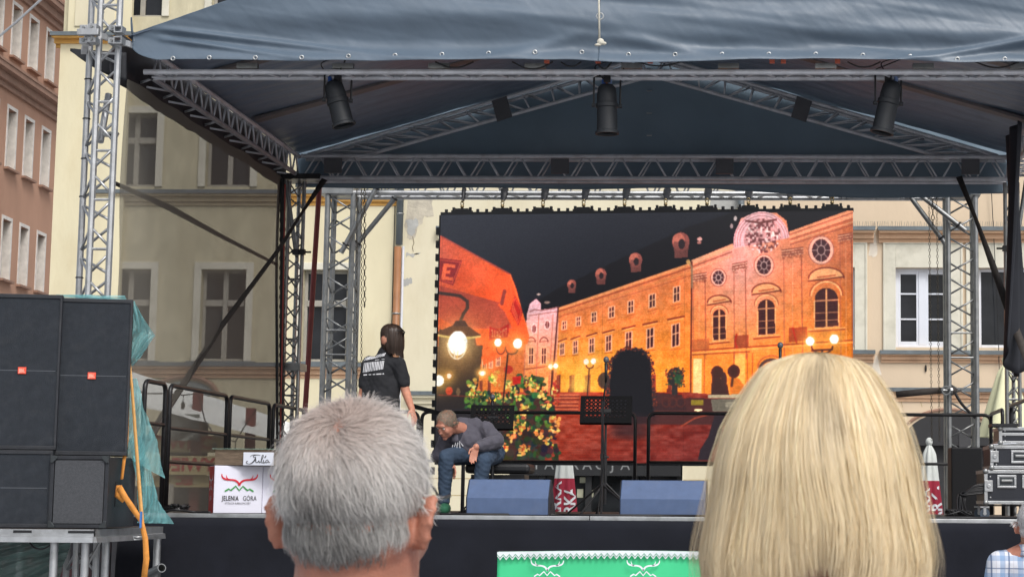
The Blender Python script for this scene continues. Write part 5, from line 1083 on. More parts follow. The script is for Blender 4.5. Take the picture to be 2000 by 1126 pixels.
strokes([([(x * s_, y * s_ * .98) for x, y in p], [v * s_ for v in w_] if isinstance(w_, list) else w_ * s_) for p, w_ in J], pj, .005, 'script_lettering', LBLK, t_2)
# ================================================================== PA platform and loudspeakers
YP = 14.2
xc = P(183, 1050, YP).x; ztp = P(100, 1032, YP).z
pf = thing('speaker_platform', 'aluminium deck platform on round legs under the loudspeakers', 'platform', (xc - 1, YP + .8, 0))
MB().box(xc - 3, xc - .03, YP + .03, 15.82, ztp - .03, ztp).build('deck', DECK, pf)
pr = [(0, 0), (-.025, .0), (-.02, .04), (.0, .045), (.0, .098), (.03, .098), (.03, 0)]
MB().prism([(xc, YP + a, ztp - .1 + b) for a, b in pr], (-3, 0, 0)).build('edge_profile', ALU, pf); MB().prism([(xc - a, YP + .001, ztp - .1 + b) for a, b in pr], (0, 1.6, 0)).build('edge_profile', ALU, pf)
for (x0_, x1_) in ((26, 62), (133, 186)): MB().box(P(x0_, 1038, YP).x, P(x1_, 1038, YP).x, YP - .003, YP - .001, P(100, 1040, YP).z, P(100, 1035, YP).z).build('slot', BLACKPL, pf)
for (px, Y) in ((105, 14.28), (166, 14.28), (206, 15.0), (306, 15.75), (40, 15.6)): x = P(px, 1090, Y).x; bar('leg', (x, Y, 0), (x, Y, ztp - .1), .03, ALU, pf, 14)
bar('diagonal_brace', P(195, 1058, 14.9), P(150, 1140, 14.9), .012, STEEL, pf)
MB().tube([P(286, 1122, 15.7), P(316, 1108, 15.5)], .034, 12, caps=False).build('open_coupler', STEEL, pf, solid=.006); MB().box(P(280, 1120, 15.7).x, P(280, 1120, 15.7).x + .12, 15.7, 15.78, P(280, 1126, 15.7).z - .05, P(280, 1118, 15.7).z).build('clamp', STEEL, pf)
t_ = cable([P(58, 1058, 14.3), P(66, 1068, 14.3), P(84, 1071, 14.3), P(104, 1060, 14.3)], .007, 'loop of black cable hanging below the speaker platform'); 
GRL = mat('speaker_grille_cloth', (38, 43, 50), .75, 0, .15, 20, .5, 300, spec=.35, dirt=(66, 68, 72), dscale=9, damt=.22)
CAB = mat('speaker_cabinet', (34, 37, 43), .55, 0, .2, 14, .3, 150, dirt=(62, 62, 64), dscale=9, damt=.25)
BADGE = mat('orange_badge', (232, 74, 44), .45); BW = mat('badge_print', (250, 160, 140), .5)
def speaker(cx_px, w_, h_, d_, Y, z0, rot, label, badge=None, seam=None, name='loudspeaker'):
    c = P(cx_px, 900, Y); t = thing(name, label, 'loudspeaker', (c.x, Y, z0), 'loudspeakers stacked on the platform')
    ex = Vector((math.cos(rot), math.sin(rot), 0)); n_ = Vector((math.sin(rot), -math.cos(rot), 0)); o = Vector((c.x, Y, z0)) - ex * w_ / 2; pl = Plane(o, ex, (0, 0, 1), n_)
    q = MB(); q.prism([pl(0, 0, -.02), pl(w_, 0, -.02), pl(w_ * .9, 0, -d_), pl(w_ * .1, 0, -d_)], (0, 0, h_)); q.build('cabinet', CAB, t, bevel=.006)
    q = MB()
    for a, b, e, f in ((0, w_, 0, .03), (0, w_, h_ - .03, h_), (0, .018, .03, h_ - .03), (w_ - .018, w_, .03, h_ - .03)): pbox(q, pl, a, b, e, f, -.0195, .008)
    q.build('front_frame', CAB, t, bevel=.003)
    q = MB(); pbox(q, pl, .019, w_ - .019, .031, h_ - .031, -.018, .0); q.build('grille', GRL, t)
    if seam: q = MB(); pbox(q, pl, .03, w_ - .03, seam - .0025, seam + .0025, .0, .0015); q.build('grille_seam', mat('seam_grey', (84, 88, 94), .6), t)
    if badge:
        u, v = badge; q = MB(); pbox(q, pl, u - .03, u + .03, v - .026, v + .026, .0015, .008); bo = q.build('badge', BADGE, t, bevel=.002)
        text('JBL', .034, Plane(pl(u, v - .012), ex, (0, 0, 1), n_), .010, BW, bo, bold=.002); strokes([([(-.022, -.019), (.022, -.019), (.022, .019), (-.022, .019), (-.022, -.019)], .002)], Plane(pl(u, v), ex, (0, 0, 1), n_), .010, 'badge_line', BW, bo)
    return t, pl
zb = P(150, 888, 14.5).z; zt_ = P(150, 583, 14.5).z; z_l = P(50, 877, 14.35).z; z_lt = P(50, 574, 14.35).z
for k, py in enumerate((889,)): pass
s1, pl1 = speaker(174, .555, zt_ - zb, .5, 14.5, zb, R(12), 'tall black loudspeaker, right one of the upper pair, with orange badge', badge=(.27, zt_ - zb - .60), seam=zt_ - zb - .60)
s2, pl2 = speaker(28, .60, z_lt - z_l, .55, 14.35, z_l, R(11), 'tall black loudspeaker, left one of the upper pair, cut by the photo edge', badge=(.325, z_lt - z_l - .59), seam=z_lt - z_l - .59)
s3, pl3 = speaker(28, .56, z_l - ztp - .012, .6, 14.3, ztp + .006, R(10), 'wide black subwoofer below the left tall loudspeaker', seam=.3)
# lower right: cased subwoofer with metal corners
xq0, xq1 = P(97, 960, 14.32).x, P(211, 960, 14.32).x; t = thing('cased_subwoofer', 'black cased box with ball corners under the right tall loudspeaker', 'loudspeaker', ((xq0 + xq1) / 2, 14.32, ztp), 'loudspeakers stacked on the platform'); hz = zb - ztp - .014
MB().box(xq0 + .01, xq1 - .01, 14.33, 14.95, ztp + .012, ztp + hz).build('cabinet', CAB, t, bevel=.006)
pq = Plane((xq0, 14.32, ztp + .006), (1, 0, 0), (0, 0, 1), (0, -1, 0)); wq = xq1 - xq0
q = MB(); pbox(q, pq, .035, wq - .035, .035, hz - .035, -.008, .004); q.build('front_panel', mat('felt_panel', (70, 72, 76), .9, 0, .15, 60, .4, 200), t)
q = MB()
for a, b, e, f in ((0, wq, 0, .028), (0, wq, hz - .028, hz), (0, .028, .028, hz - .028), (wq - .028, wq, .028, hz - .028)): pbox(q, pq, a, b, e, f, -.02, .008)
q.build('edge_trim', CAB, t, bevel=.003)
for a in (0, wq - .05):
    for e in (0, hz - .05): q = MB(); q.prism([pq(a + u * .055 if a == 0 else a + .05 - u * .055, (e if e == 0 else e + .05) + (v * .055 if e == 0 else -v * .055), .008) for u, v in ((0, 0), (1, 0), (1, .35), (.35, 1), (0, 1))], (0, -.012, 0)); q.build('corner_cap', mat('corner_metal', (66, 70, 72), .4, .6, .2, 20), t, bevel=.004)
q = MB(); q.box(xq1 - .009, xq1 - .004, 14.5, 14.62, ztp + .17, ztp + .36); q.build('handle_recess', BLACKPL, t)
# orange lashing
ORS = mat('orange_strap', (214, 142, 62), .75, 0, .12, 25, dirt=(160, 100, 44), dscale=6, damt=.5)
strap([P(251, 690, 14.75), P(247, 860, 14.65), P(238, 935, 14.5)], [.035, .03, .02], 'brown orange strap between the tall speaker and the teal plastic', ORS, cat='strap')
strap([P(249, 668, 14.6), P(258, 760, 14.6), P(267, 880, 14.6), P(276, 1000, 14.55), P(281, 1050, 14.5)], [.018, .022, .026, .03, .03], 'long pale orange strap running down to the platform edge', mat('tan_strap', (206, 156, 92), .75, 0, .12, 25), cat='strap')
strap([P(233, 950, 14.4), P(245, 970, 14.35), P(258, 990, 14.4), P(276, 1016, 14.4), P(284, 1050, 14.38), P(286, 1090, 14.38), P(280, 1140, 14.4)], [.045, .04, .045, .035, .04, .045, .045], 'bright orange strap twisting from the sub handle and hanging below the platform', ORS, cat='strap')
strap([P(231, 947, 14.42), P(230, 966, 14.4), P(240, 976, 14.38), P(247, 968, 14.36)], [.03, .05, .04, .02], 'orange strap loop knotted in the sub handle', ORS, cat='strap')
q = MB().tube([P(274, 1052, 14.4), P(262, 1053, 14.38), P(260, 1046, 14.38), P(268, 1048, 14.38), P(280, 1046, 14.4)], .006, 6).build('strap_hook', gm, smooth=True); tag(q, 'small steel hook under the strap ends at the platform corner', 'hook')
q = MB().box(P(277, 1000, 14.4).x, P(280, 1000, 14.4).x, 14.36, 14.38, P(277, 1030, 14.4).z, P(277, 998, 14.4).z).build('strap_buckle', mat('blue_buckle', (60, 120, 190), .4)); tag(q, 'small blue buckle on the strap by the platform corner', 'buckle')
# teal plastic sheet
def plasmat(name, c, a):
    m = bpy.data.materials.new(name); m.use_nodes = True; n = m.node_tree; L = n.links; b = n.nodes['Principled BSDF']; b.inputs['Base Color'].default_value = (*lin(c), 1); b.inputs['Roughness'].default_value = .28; b.inputs['Specular IOR Level'].default_value = .8
    lw = n.nodes.new('ShaderNodeLayerWeight'); lw.inputs[0].default_value = .35; mr = n.nodes.new('ShaderNodeMapRange'); mr.inputs[3].default_value = a; mr.inputs[4].default_value = min(1, a + .5); L.new(lw.outputs['Facing'], mr.inputs[0]); L.new(mr.outputs[0], b.inputs['Alpha']); tr = n.nodes.new('ShaderNodeBsdfTranslucent'); tr.inputs[0].default_value = (*lin(c), 1); tp_ = n.nodes.new('ShaderNodeBsdfTransparent'); m1 = n.nodes.new('ShaderNodeMixShader'); L.new(mr.outputs[0], m1.inputs[0]); L.new(tp_.outputs[0], m1.inputs[1]); L.new(tr.outputs[0], m1.inputs[2]); m2 = n.nodes.new('ShaderNodeMixShader'); m2.inputs[0].default_value = .45; L.new(b.outputs[0], m2.inputs[1]); L.new(m1.outputs[0], m2.inputs[2]); L.new(m2.outputs[0], n.nodes['Material Output'].inputs[0]); return m
TEAL = plasmat('teal_plastic_film', (164, 236, 240), .5)
def sheet(ol_l, ol_r, Y, amp, nm, lb, seed=0, m=TEAL, nv=60, nu=26, dY=0):
    """film between a left and a right outline (lists of pixels, top to bottom)"""
    def at(ol, v):
        k = v * (len(ol) - 1); i = min(int(k), len(ol) - 2); f = k - i; f = f * f * (3 - 2 * f) * .5 + f * .5; return ol[i][0] + (ol[i + 1][0] - ol[i][0]) * f, ol[i][1] + (ol[i + 1][1] - ol[i][1]) * f
    def fn(u, v):
        a, b = at(ol_l, v), at(ol_r, v); px, py = a[0] + (b[0] - a[0]) * u, a[1] + (b[1] - a[1]) * u
        return P(px + 1.5 * nz(v * 14 + seed, u * 3), py, Y + dY * v + amp * (nz(u * 5 + seed, v * 7) * .6 + .4 * abs(nz(u * 9 + v * 12, seed)) + .25 * nz(u * 22, v * 16 + seed)))
    o = MB().grid(fn, nu, nv).build(nm, m, smooth=True); return tag(o, lb, 'plastic sheet', 'teal plastic rain covers')
sheet([(105, 576), (244, 590), (247, 640), (247, 700), (247, 725)], [(180, 575), (262, 588), (302, 655), (272, 700), (262, 712)], 14.75, .08, 'plastic_sheet', 'teal plastic film ballooning beside the top of the right tall loudspeaker', 1)
sheet([(110, 574.5), (112, 577), (114, 580), (120, 582)], [(244, 577), (246, 582), (246, 586), (246, 588)], 14.72, .01, 'plastic_sheet', 'teal plastic film lying over the top of the right tall loudspeaker', 4, nv=8)
sheet([(250, 740), (250, 800), (250, 850), (248, 892)], [(268, 738), (282, 800), (306, 860), (322, 934)], 14.8, .05, 'plastic_sheet', 'pointed teal plastic flap hanging right of the straps', 2)
sheet([(252, 860), (268, 940), (270, 1000), (268, 1020)], [(276, 850), (290, 900), (308, 975), (340, 1022)], 14.85, .09, 'plastic_sheet', 'crumpled teal plastic bunched at the platform corner', 3)
TEALD = plasmat('dull_teal_film', (120, 156, 150), .62)
sheet([(-30, 1055), (-30, 1090), (-30, 1140)], [(140, 1056), (128, 1090), (112, 1140)], 15.2, .10, 'plastic_sheet', 'dull teal plastic hanging behind the platform legs', 5, m=TEALD)
t_ = thing('parked_barrier_wall', 'red and black graffiti panel seen under the speaker platform', 'panel', P(145, 1090, 17)); MB().box(P(-40, 1090, 17).x, P(215, 1090, 17).x, 17, 17.03, 0, 1.1).build('panel', mat('dark_panel', (44, 44, 48), .6, 0, .4, 4, dirt=(110, 44, 40), dscale=3, damt=.6), t_)
# ================================================================== flight cases (right)
FCP = mat('case_laminate', (32, 35, 44), .4, 0, .1, 10, .15, 100)
def flight_case(x0, x1, y0, y1, z0, z1, label, handles=(), latch=None, lid=None):
    t = thing('flight_case', label, 'flight case', ((x0 + x1) / 2, (y0 + y1) / 2, z0), 'flight cases stacked at the right'); e = .03
    MB().box(x0 + .004, x1 - .004, y0 + .006, y1, z0 + .004, z1 - .004).build('panel', FCP, t)
    pl = Plane((x0, y0, z0), (1, 0, 0), (0, 0, 1), (0, -1, 0)); w_, h_ = x1 - x0, z1 - z0
    for a, b, c, d in ((0, w_, 0, e), (0, w_, h_ - e, h_), (0, e, e, h_ - e), (w_ - e, w_, e, h_ - e)): q = MB(); pbox(q, pl, a, b, c, d, -.008, .004); q.build('edge_extrusion', ALU, t, bevel=.003)
    if lid: q = MB(); pbox(q, pl, 0, w_, lid - .012, lid + .012, -.006, .003); q.build('lid_seam', ALU, t, bevel=.002)
    for a, b, c, d in ((-.001, 0, 0, 0),): pass
    q = MB(); q.box(x0 - .002, x0 + .002, y0 + .01, y1, z0, z0 + e).box(x0 - .002, x0 + .002, y0 + .01, y1, z1 - e, z1); q.build('edge_extrusion', ALU, t)
    for a in (0, w_):
        for c in (0, h_): MB().ell(pl(a + (.012 if a == 0 else -.012), c + (.012 if c == 0 else -.012), 0), (.026, .02, .026)).build('ball_corner', STEEL, t, smooth=True)
    q = MB()
    for k in range(int(w_ / .07)): q.ell(pl(.04 + k * .07, e / 2, .005), .005, u=8, v=5).ell(pl(.04 + k * .07, h_ - e / 2, .005), .005, u=8, v=5)
    for k in range(3): q.ell(pl(e + .025, h_ * (.2 + .3 * k), -.004), .008, u=8, v=5)
    q.build('rivets', mat('rivet_bright', (206, 206, 208), .35, .7), t)
    for (hu, hv) in handles:
        hw, hh = .17, .115; q = MB()
        for a, b, c, d in ((-hw / 2, hw / 2, -hh / 2, -hh / 2 + .02), (-hw / 2, hw / 2, hh / 2 - .02, hh / 2), (-hw / 2, -hw / 2 + .02, -hh / 2 + .02, hh / 2 - .02), (hw / 2 - .02, hw / 2, -hh / 2 + .02, hh / 2 - .02)): pbox(q, pl, hu + a, hu + b, hv + c, hv + d, -.004, .006)
        ho = q.build('handle', ALU, t, bevel=.004); q = MB(); pbox(q, pl, hu - hw / 2 + .02, hu + hw / 2 - .02, hv - hh / 2 + .02, hv + hh / 2 - .02, -.005, -.001); q.build('dish', mat('handle_dish', (74, 78, 82), .5, .5), ho)
        q = MB(); pbox(q, pl, hu - .05, hu + .05, hv - .005, hv + .018, .0, .018); q.build('grip', STEEL, ho, bevel=.005)
    if latch: 
        for v in latch: q = MB(); pbox(q, pl, .002, .075, v - .05, v + .05, .004, .012); q.lathe(pl(.04, v, .012), (0, -1, 0), [(0, .02), (.008, .018)], 10); q.build('butterfly_latch', ALU, t, bevel=.004)
    return t
def xx(px, Y): return P(px, 920, Y).x
def zq(py, Y): return P(1960, py, Y).z
Yc = 16.9
flight_case(xx(1922, Yc), xx(1922, Yc) + .62, Yc, Yc + .7, zq(984, Yc), zq(917, Yc), 'largest black flight case on castors at the bottom of the right stack', handles=((.2, .2), (.42, .2)), latch=(.16,))
t1_ = flight_case(xx(1934, Yc), xx(1934, Yc) + .6, Yc, Yc + .6, zq(915.5, Yc), zq(869, Yc), 'middle black flight case with one big handle in the right stack', handles=((.27, .11),), latch=(.11,))
flight_case(xx(1952, Yc), xx(1952, Yc) + .5, Yc + .02, Yc + .5, zq(867, Yc), zq(833, Yc), 'small silver edged case on top of the right stack', lid=.09)
pl = Plane((xx(1934, Yc), Yc, 0), (1, 0, 0), (0, 0, 1), (0, -1, 0))
MB().box(xx(1938, Yc), xx(1990, Yc), Yc - .01, Yc + .3, zq(833, Yc) + .004, zq(833, Yc) + .03).build('laptop', BLACKPL).name = 'folded_laptop'
tag(bpy.data.objects['folded_laptop'], 'thin black device lying on the small silver edged case', 'laptop')
q = MB().obox((xx(1937, Yc), Yc + .01, zq(869, Yc) + .004), (.22, .0, .012), (0, .3, 0), (0, 0, .006)).build('paper_sheets', WHITEP); tag(q, 'white papers squeezed between the middle and small flight cases', 'papers')
pq_ = Plane((xx(1940, Yc), Yc, zq(972, Yc)), (1, 0, 0), (0, 0, 1), (0, -1, 0)); q = MB(); pbox(q, pq_, 0, .085, 0, .024, .002, .005); bd = q.build('case_badge', ALU, bpy.data.objects['flight_case']); ORG[bd.name] = ORG['flight_case'].copy(); bd.data.transform(Matrix.Translation(-ORG['flight_case']))
cst = thing('castor_board', 'castor board with blue grey wheels under the right flight cases', 'castors', (xx(1922, Yc), Yc, ZS))
MB().box(xx(1924, Yc), xx(1924, Yc) + .6, Yc + .04, Yc + .66, zq(985, Yc) - .012, zq(985, Yc) - .0).build('board', BLACKPL, cst)
for (dx, dy) in ((0.0, 0), (.5, 0), (0, .5), (.5, .5)):
    c = Vector((xx(1923, Yc) + dx, Yc + .02 + dy, ZS + .045)); q = sub('castor', cst); MB().lathe(c + Vector((0, -.012, 0)), (0, 1, 0), [(0, .030), (0, .044), (.024, .044), (.024, .030)], 20).build('wheel', mat('blue_grey_rubber', (66, 78, 92), .6), q, smooth='auto'); MB().lathe(c + Vector((0, -.016, 0)), (0, 1, 0), [(0, .016), (.032, .016)], 14).obox(c + Vector((-.012, -.02, -.005)), (.024, 0, 0), (0, .003, 0), (0, 0, .06)).obox(c + Vector((-.04, -.02, .05)), (.08, 0, 0), (0, .05, 0), (0, 0, .012)).build('fork', ALU, q)
t = thing('drape_covered_cabinet', 'plain black loudspeaker cabinet standing below the right screen tower', 'loudspeaker', (xx(1888, 18.4), 18.5, ZS)); xa_, xb_ = xx(1858, 18.4), xx(1919, 18.4)
MB().box(xa_, xb_, 18.4, 18.8, ZS + .004, zq(873, 18.4)).build('cabinet', mat('deep_black', (17, 18, 21), .6, 0, .15, 8), t, bevel=.012); MB().box(xa_ + .012, xb_ - .012, 18.392, 18.398, ZS + .05, zq(876, 18.4)).build('grille', mat('deep_black_grille', (15, 16, 20), .8, 0, .2, 200), t)
random.seed(5)
for k in range(9):
    a = P(1924 + random.uniform(-3, 4), 944 + k * 2.2, Yc + .02); b = P(1900 - k * 2, 950 + k * 2, Yc - .02); c = P(1885 - k * 1.8, 972 + random.uniform(-6, 6), Yc); d = dk(1876 + random.uniform(-6, 16), Yc - .2, .02)
    cable([a, b, c, d], .009, 'black cables pouring out of the side of the lowest flight case', name='cable', group='cables from the lowest flight case')
# ================================================================== PAR cans
def par_can(px0, py0, px1, py1, Y, label, yoke_tilt=0, hang=(0, 0)):
    a, b = P(px0, py0, Y), P(px1, py1, Y); t = thing('par_can', label, 'stage light', a, 'black stage lights under the front beam'); d = (b - a); L = d.length
    PB = mat('par_black', (27, 31, 36), .55, 0, .12, 20, .1, 100)
    MB().lathe(a, d, [(0, .0), (0.0, .055), (.03, .078), (.10, .086), (.16, .087), (.165, .096), (.20, .096), (.205, .087), (L - .03, .090), (L - .02, .104), (L, .104), (L, .090), (L - .02, .086)], 28, cap=False).build('body', PB, t, smooth='auto')
    MB().lathe(b - d.normalized() * .03, d, [(0, .084), (.001, .0)], 24, cap=False).build('lens', mat('lens_dark', (50, 54, 58), .15), t)
    m = a.lerp(b, .42); ax = Vector((1, .2, 0)).normalized(); up = (-(d.normalized()) + Vector((0, 0, 1)) * 2).normalized()
    u1, u2 = m + ax * .115, m - ax * .115; h = Vector((0, 0, a.z + .07 - m.z))
    MB().tube([u1, u1 + h * 1.0], .009, 6).tube([u1 + h, u2 + h], .009, 6).tube([u2 + h, u2], .009, 6).build('yoke', BLACKMETAL, t)
    for u in (u1, u2): MB().lathe(u, ax, [(-.015, .018), (.015, .018)], 10).build('knob', PB, t)
    topc = (u1 + u2) / 2 + h; MB().tube([topc, (topc.x, topc.y, ZE)], .012, 6).box(topc.x - .03, topc.x + .03, topc.y - .03, topc.y + .03, ZE - .05, ZE + .01).build('clamp', BLACKMETAL, t)
    BL = mat('blue_connector', (44, 84, 156), .4); 
    for s in (-.025, .025): MB().tube([a + Vector((s, 0, -.015)), a + Vector((s * 1.1, 0, .045))], .018, 10).build('connector', BL if s < 0 else mat('pale_connector', (110, 130, 170), .4), t)
    return t, a
for args, ends in (((650, 160, 672, 246, 16.05, 'black stage light tilted to the right, left one of three under the beam'), (610, 128)), ((1185, 166, 1186, 262, 16.05, 'black stage light hanging straight down, middle one of three'), (1160, 124)), ((1744, 160, 1722, 260, 16.05, 'black stage light tilted to the left, right one of three under the beam'), (1650, 122))):
    t, a = par_can(*args)
    cable([a + Vector((-.02, 0, .04)), a + Vector((-.1, -.02, .16)), a + Vector((.1, -.02, .21)), Vector((P(ends[0] + 60, ends[1], 15.9).x, 15.82, ZE + .02))], .006, 'thin cable looping from the ' + args[5].split(',')[1].split(' one')[0].strip() + ' stage light up to the beam')
for i, (px0, px1, s) in enumerate(((850, 925, 10), (1000, 1080, 12), (1095, 1135, 8), (1165, 1195, 12), (1245, 1330, 7), (1655, 1720, 9), (1905, 1990, 10))):
    cable([P(px0, 121, 15.8), P((px0 * 2 + px1) / 3, 121 + s, 15.8), P((px0 + px1 * 2) / 3, 121 + s, 15.8), P(px1, 121, 15.8)], .007, ['black cable sagging left of the middle stage light, longest to the left', 'black cable dipping just left of the centre seam under the front beam', 'short cable loop between two orange tape markers left of the middle light', 'cable loop right above the middle stage light', 'cable sag just right of the middle stage light', 'cable running to the right stage light from its left', 'cable sagging right of the right stage light'][i], group='cables along the front beam')
RT = mat('orange_tape', (190, 96, 74), .6)
for px, wh in ((1068, 'left of the white webbing tie'), (1168, 'directly above the middle stage light'), (1270, 'right of the middle stage light'), (1508, 'left one of a close pair'), (1530, 'right one of a close pair'), (1636, 'nearest the right stage light')): p = P(px, 119, 15.78); q = MB().box(p.x - .022, p.x + .022, 15.77, 15.80, p.z - .02, p.z + .015).build('tape_marker', RT); tag(q, 'small orange tape marker on the front beam, ' + wh, 'tape', 'orange tape markers on the front beam')
# ================================================================== green banner on barrier
YG = 12.0
gb = thing('fence_banner', 'green banner with white antler emblems hung on a barrier in front of the stage', 'banner', (P(1170, 1090, YG).x, YG, 0))
xa, xb = P(972, 1090, YG).x, P(1570, 1090, YG).x; zt_ = P(1170, 1073, YG).z
GRN = mat('green_banner', (62, 198, 136), .55, 0, .05, 3, .1, 6)
def gbn(u, v): x = xa + (xb - xa) * u; top = zt_ - .014 * (1 - math.sin(min(1, u * 1.15) * math.pi / 1.15)) - .002; return Vector((x - .012 * v, YG + .012 * nz(x * 3, v * 2), top - .85 * v))
MB().grid(gbn, 80, 24).build('cloth', GRN, gb, smooth=True, solid=.002)
pg = lambda u, v: Vector((0, 0, 0))
WH = mat('banner_white', (222, 228, 232), .6)
n = 2 * int((xb - xa) / .038); top = [gbn(k / n, 0) for k in range(n + 1)]
q = MB()
for k in range(n):
    a, b = top[k], top[k + 1]; da = .028 if k % 2 == 0 else .052; db = .052 if k % 2 == 0 else .028; yo = Vector((0, -.024, 0)); q.add([a + yo, b + yo, b + yo - Vector((0, 0, db)), a + yo - Vector((0, 0, da))], [(0, 1, 2, 3)])
q.build('zigzag_border', WH, gb)
q = MB()
for k in range(n): 
    a, b = top[k] + Vector((0, -.027, -(.014 if k % 2 == 0 else .036))), top[k + 1] + Vector((0, -.027, -(.036 if k % 2 == 0 else .014))); q.add([a, b, b - Vector((0, 0, .005)), a - Vector((0, 0, .005))], [(0, 1, 2, 3)])
q.build('zigzag_line', mat('banner_green_line', (60, 150, 110), .6), gb)
for px in (1070, 1257, 1444):
    c = P(px, 1107, YG); e = Plane((c.x, YG - .03, c.z), (1, 0, 0), (0, 0, 1), (0, -1, 0)); strokes(antler(.205), e, .0, 'antler_emblem', WH, gb); strokes(mountains(.205), e, .0, 'mountain_emblem', WH, gb)
for x in (xa + .02, (xa + xb) / 2, xb - .02): bar('barrier_post', (x, YG + .05, 0), (x, YG + .05, zt_ - .02), .02, STEEL, gb)
bar('barrier_rail', (xa, YG + .05, zt_ - .03), (xb, YG + .05, zt_ - .03), .018, STEEL, gb)
# ================================================================== people
def fuse(mb, name, m, parent, voxel=.006, smooth=3, push=None):
    """joins overlapping volumes into one continuous skin"""
    o = mb.build(name, m, parent, fix=True); md = o.modifiers.new('r', 'REMESH'); md.mode = 'VOXEL'; md.voxel_size = voxel; md.use_smooth_shade = True
    if smooth: ms = o.modifiers.new('s', 'SMOOTH'); ms.factor = .5; ms.iterations = smooth
    bpy.context.view_layer.update(); dg = bpy.context.evaluated_depsgraph_get(); me = bpy.data.meshes.new_from_object(o.evaluated_get(dg)); me.name = name
    o.modifiers.clear(); o.data = me; 
    if not me.materials: me.materials.append(m)
    if push is not None:
        n = len(me.vertices); co = np.empty(n * 3); me.vertices.foreach_get('co', co); no = np.empty(n * 3); me.vertices.foreach_get('normal', no); co = co.reshape(-1, 3); no = no.reshape(-1, 3)
        me.vertices.foreach_set('co', (co + no * push(co)[:, None]).reshape(-1)); me.update()
    me.polygons.foreach_set('use_smooth', [True] * len(me.polygons)); return o
def head_volumes(mb, M, s=1.0, ear=1.0, eyes=True):
    """M maps the head frame (face towards -Y, Z up, metres) to the world"""
    def E(c, r, rot=None):
        q = M.to_3x3() @ (rot if rot is not None else Matrix.Identity(3)); sc_ = M.to_3x3().col[0].length
        mb.ell(M @ Vector(c), r, q, 20, 14)
    E((0, .012, .035), (.078, .097, .090)); E((0, -.02, -.02), (.066, .075, .085)); E((0, -.035, -.062), (.055, .058, .05)); E((0, -.078, -.098), (.024, .02, .017))
    E((0, -.081, .030), (.055, .018, .020)); E((0, -.098, -.012), (.010, .014, .026)); E((0, -.107, -.03), (.015, .013, .010)); E((0, -.091, -.062), (.024, .01, .005)); E((0, -.089, -.071), (.021, .01, .006))
    E((-.036, -.062, -.03), (.026, .026, .034)); E((.036, -.062, -.03), (.026, .026, .034)); E((0, -.075, -.05), (.032, .024, .034)); E((0, .026, -.015), (.073, .076, .066)); E((0, .024, -.055), (.062, .060, .06))
    for sx in (-1, 1):
        ry = Matrix.Rotation(R(-24) * sx, 3, 'Z') @ Matrix.Rotation(R(12) * sx, 3, 'Y'); E((sx * .083, .018, -.010), (.007 * ear, .019, .032), ry)
        for k in range(9):
            a = R(-60 + k * 32); p = Vector((sx * .004, .017 * math.cos(a) * 1.0, .029 * math.sin(a))); p = ry @ p; E(Vector((sx * .086, .020, -.010)) + p, (.0055, .0058, .0065))
def frame(loc, yaw=0, pitch=0, roll=0, s=1.0):
    return Matrix.Translation(Vector(loc)) @ Matrix.Rotation(yaw, 4, 'Z') @ Matrix.Rotation(pitch, 4, 'X') @ Matrix.Rotation(roll, 4, 'Y') @ Matrix.Scale(s, 4)
def face_details(M, parent, hair_col=None):
    EW, EB = mat('eye_white', (220, 214, 206), .3, 0, 0), mat('iris_dark', (40, 34, 30), .2, 0, 0); BR = mat('brow_grey', (120, 104, 90), .9)
    for sx in (-1, 1):
        e = MB().ell(M @ Vector((sx * .031, -.081, .006)), (.0105 * M.median_scale,) * 3).build('eye', EW, parent, smooth=True)
        MB().ell(M @ Vector((sx * .031, -.0885, .004)), (.0052 * M.median_scale,) * 3).build('iris', EB, e, smooth=True)
        MB().tube([M @ Vector((sx * .016, -.096, .026)), M @ Vector((sx * .033, -.098, .031)), M @ Vector((sx * .05, -.087, .026))], .0035, 6).build('eyebrow', BR, parent)
    MB().tube([M @ Vector((-.02, -.0985, -.066)), M @ Vector((0, -.1015, -.0665)), M @ Vector((.02, -.0985, -.066))], .0018, 5).build('mouth', mat('lip_line', (120, 60, 54), .6), parent)
def hand(mb, wrist, dirv, side, curl=.5, thumb=1, s=1.0):
    """palm and five fingers; dirv = wrist to knuckles, side = across the palm (towards the thumb)"""
    d = Vector(dirv).normalized(); sd = Vector(side); sd = (sd - d * sd.dot(d)).normalized(); nrm = d.cross(sd) * thumb; w_ = Vector(wrist)
    for k in range(4):
        b0 = w_ + sd * (.028 - .019 * k) * s; mb.cap(w_ + sd * (.018 - .012 * k) * s, w_ + d * .085 * s + sd * (.030 - .020 * k) * s, .014 * s, .0115 * s, 10)
        L = (.040, .046, .042, .032)[k] * s; p = w_ + d * (.085 - .004 * abs(k - 1)) * s + sd * (.031 - .0205 * k) * s; dd = d.copy()
        for j in range(3):
            a = curl * (.55 + .25 * j + .08 * k); dd = (dd * math.cos(a) + nrm * math.sin(a)).normalized(); q = p + dd * L * (1, .66, .5)[j]; mb.cap(p, q, .0092 * s - .0008 * j, .0085 * s - .0008 * j, 10); p = q
    p = w_ + d * .02 * s + sd * .022 * s; q = p + (d * .6 + sd * .75 + nrm * .2).normalized() * .04 * s; mb.cap(p, q, .013 * s, .0105 * s, 10); q2 = q + (d * .9 + sd * .25 + nrm * .4).normalized() * .032 * s; mb.cap(q, q2, .010 * s, .0092 * s, 10); mb.cap(q2, q2 + (d * .95 + nrm * .4).normalized() * .022 * s, .0092 * s, .008 * s, 10)
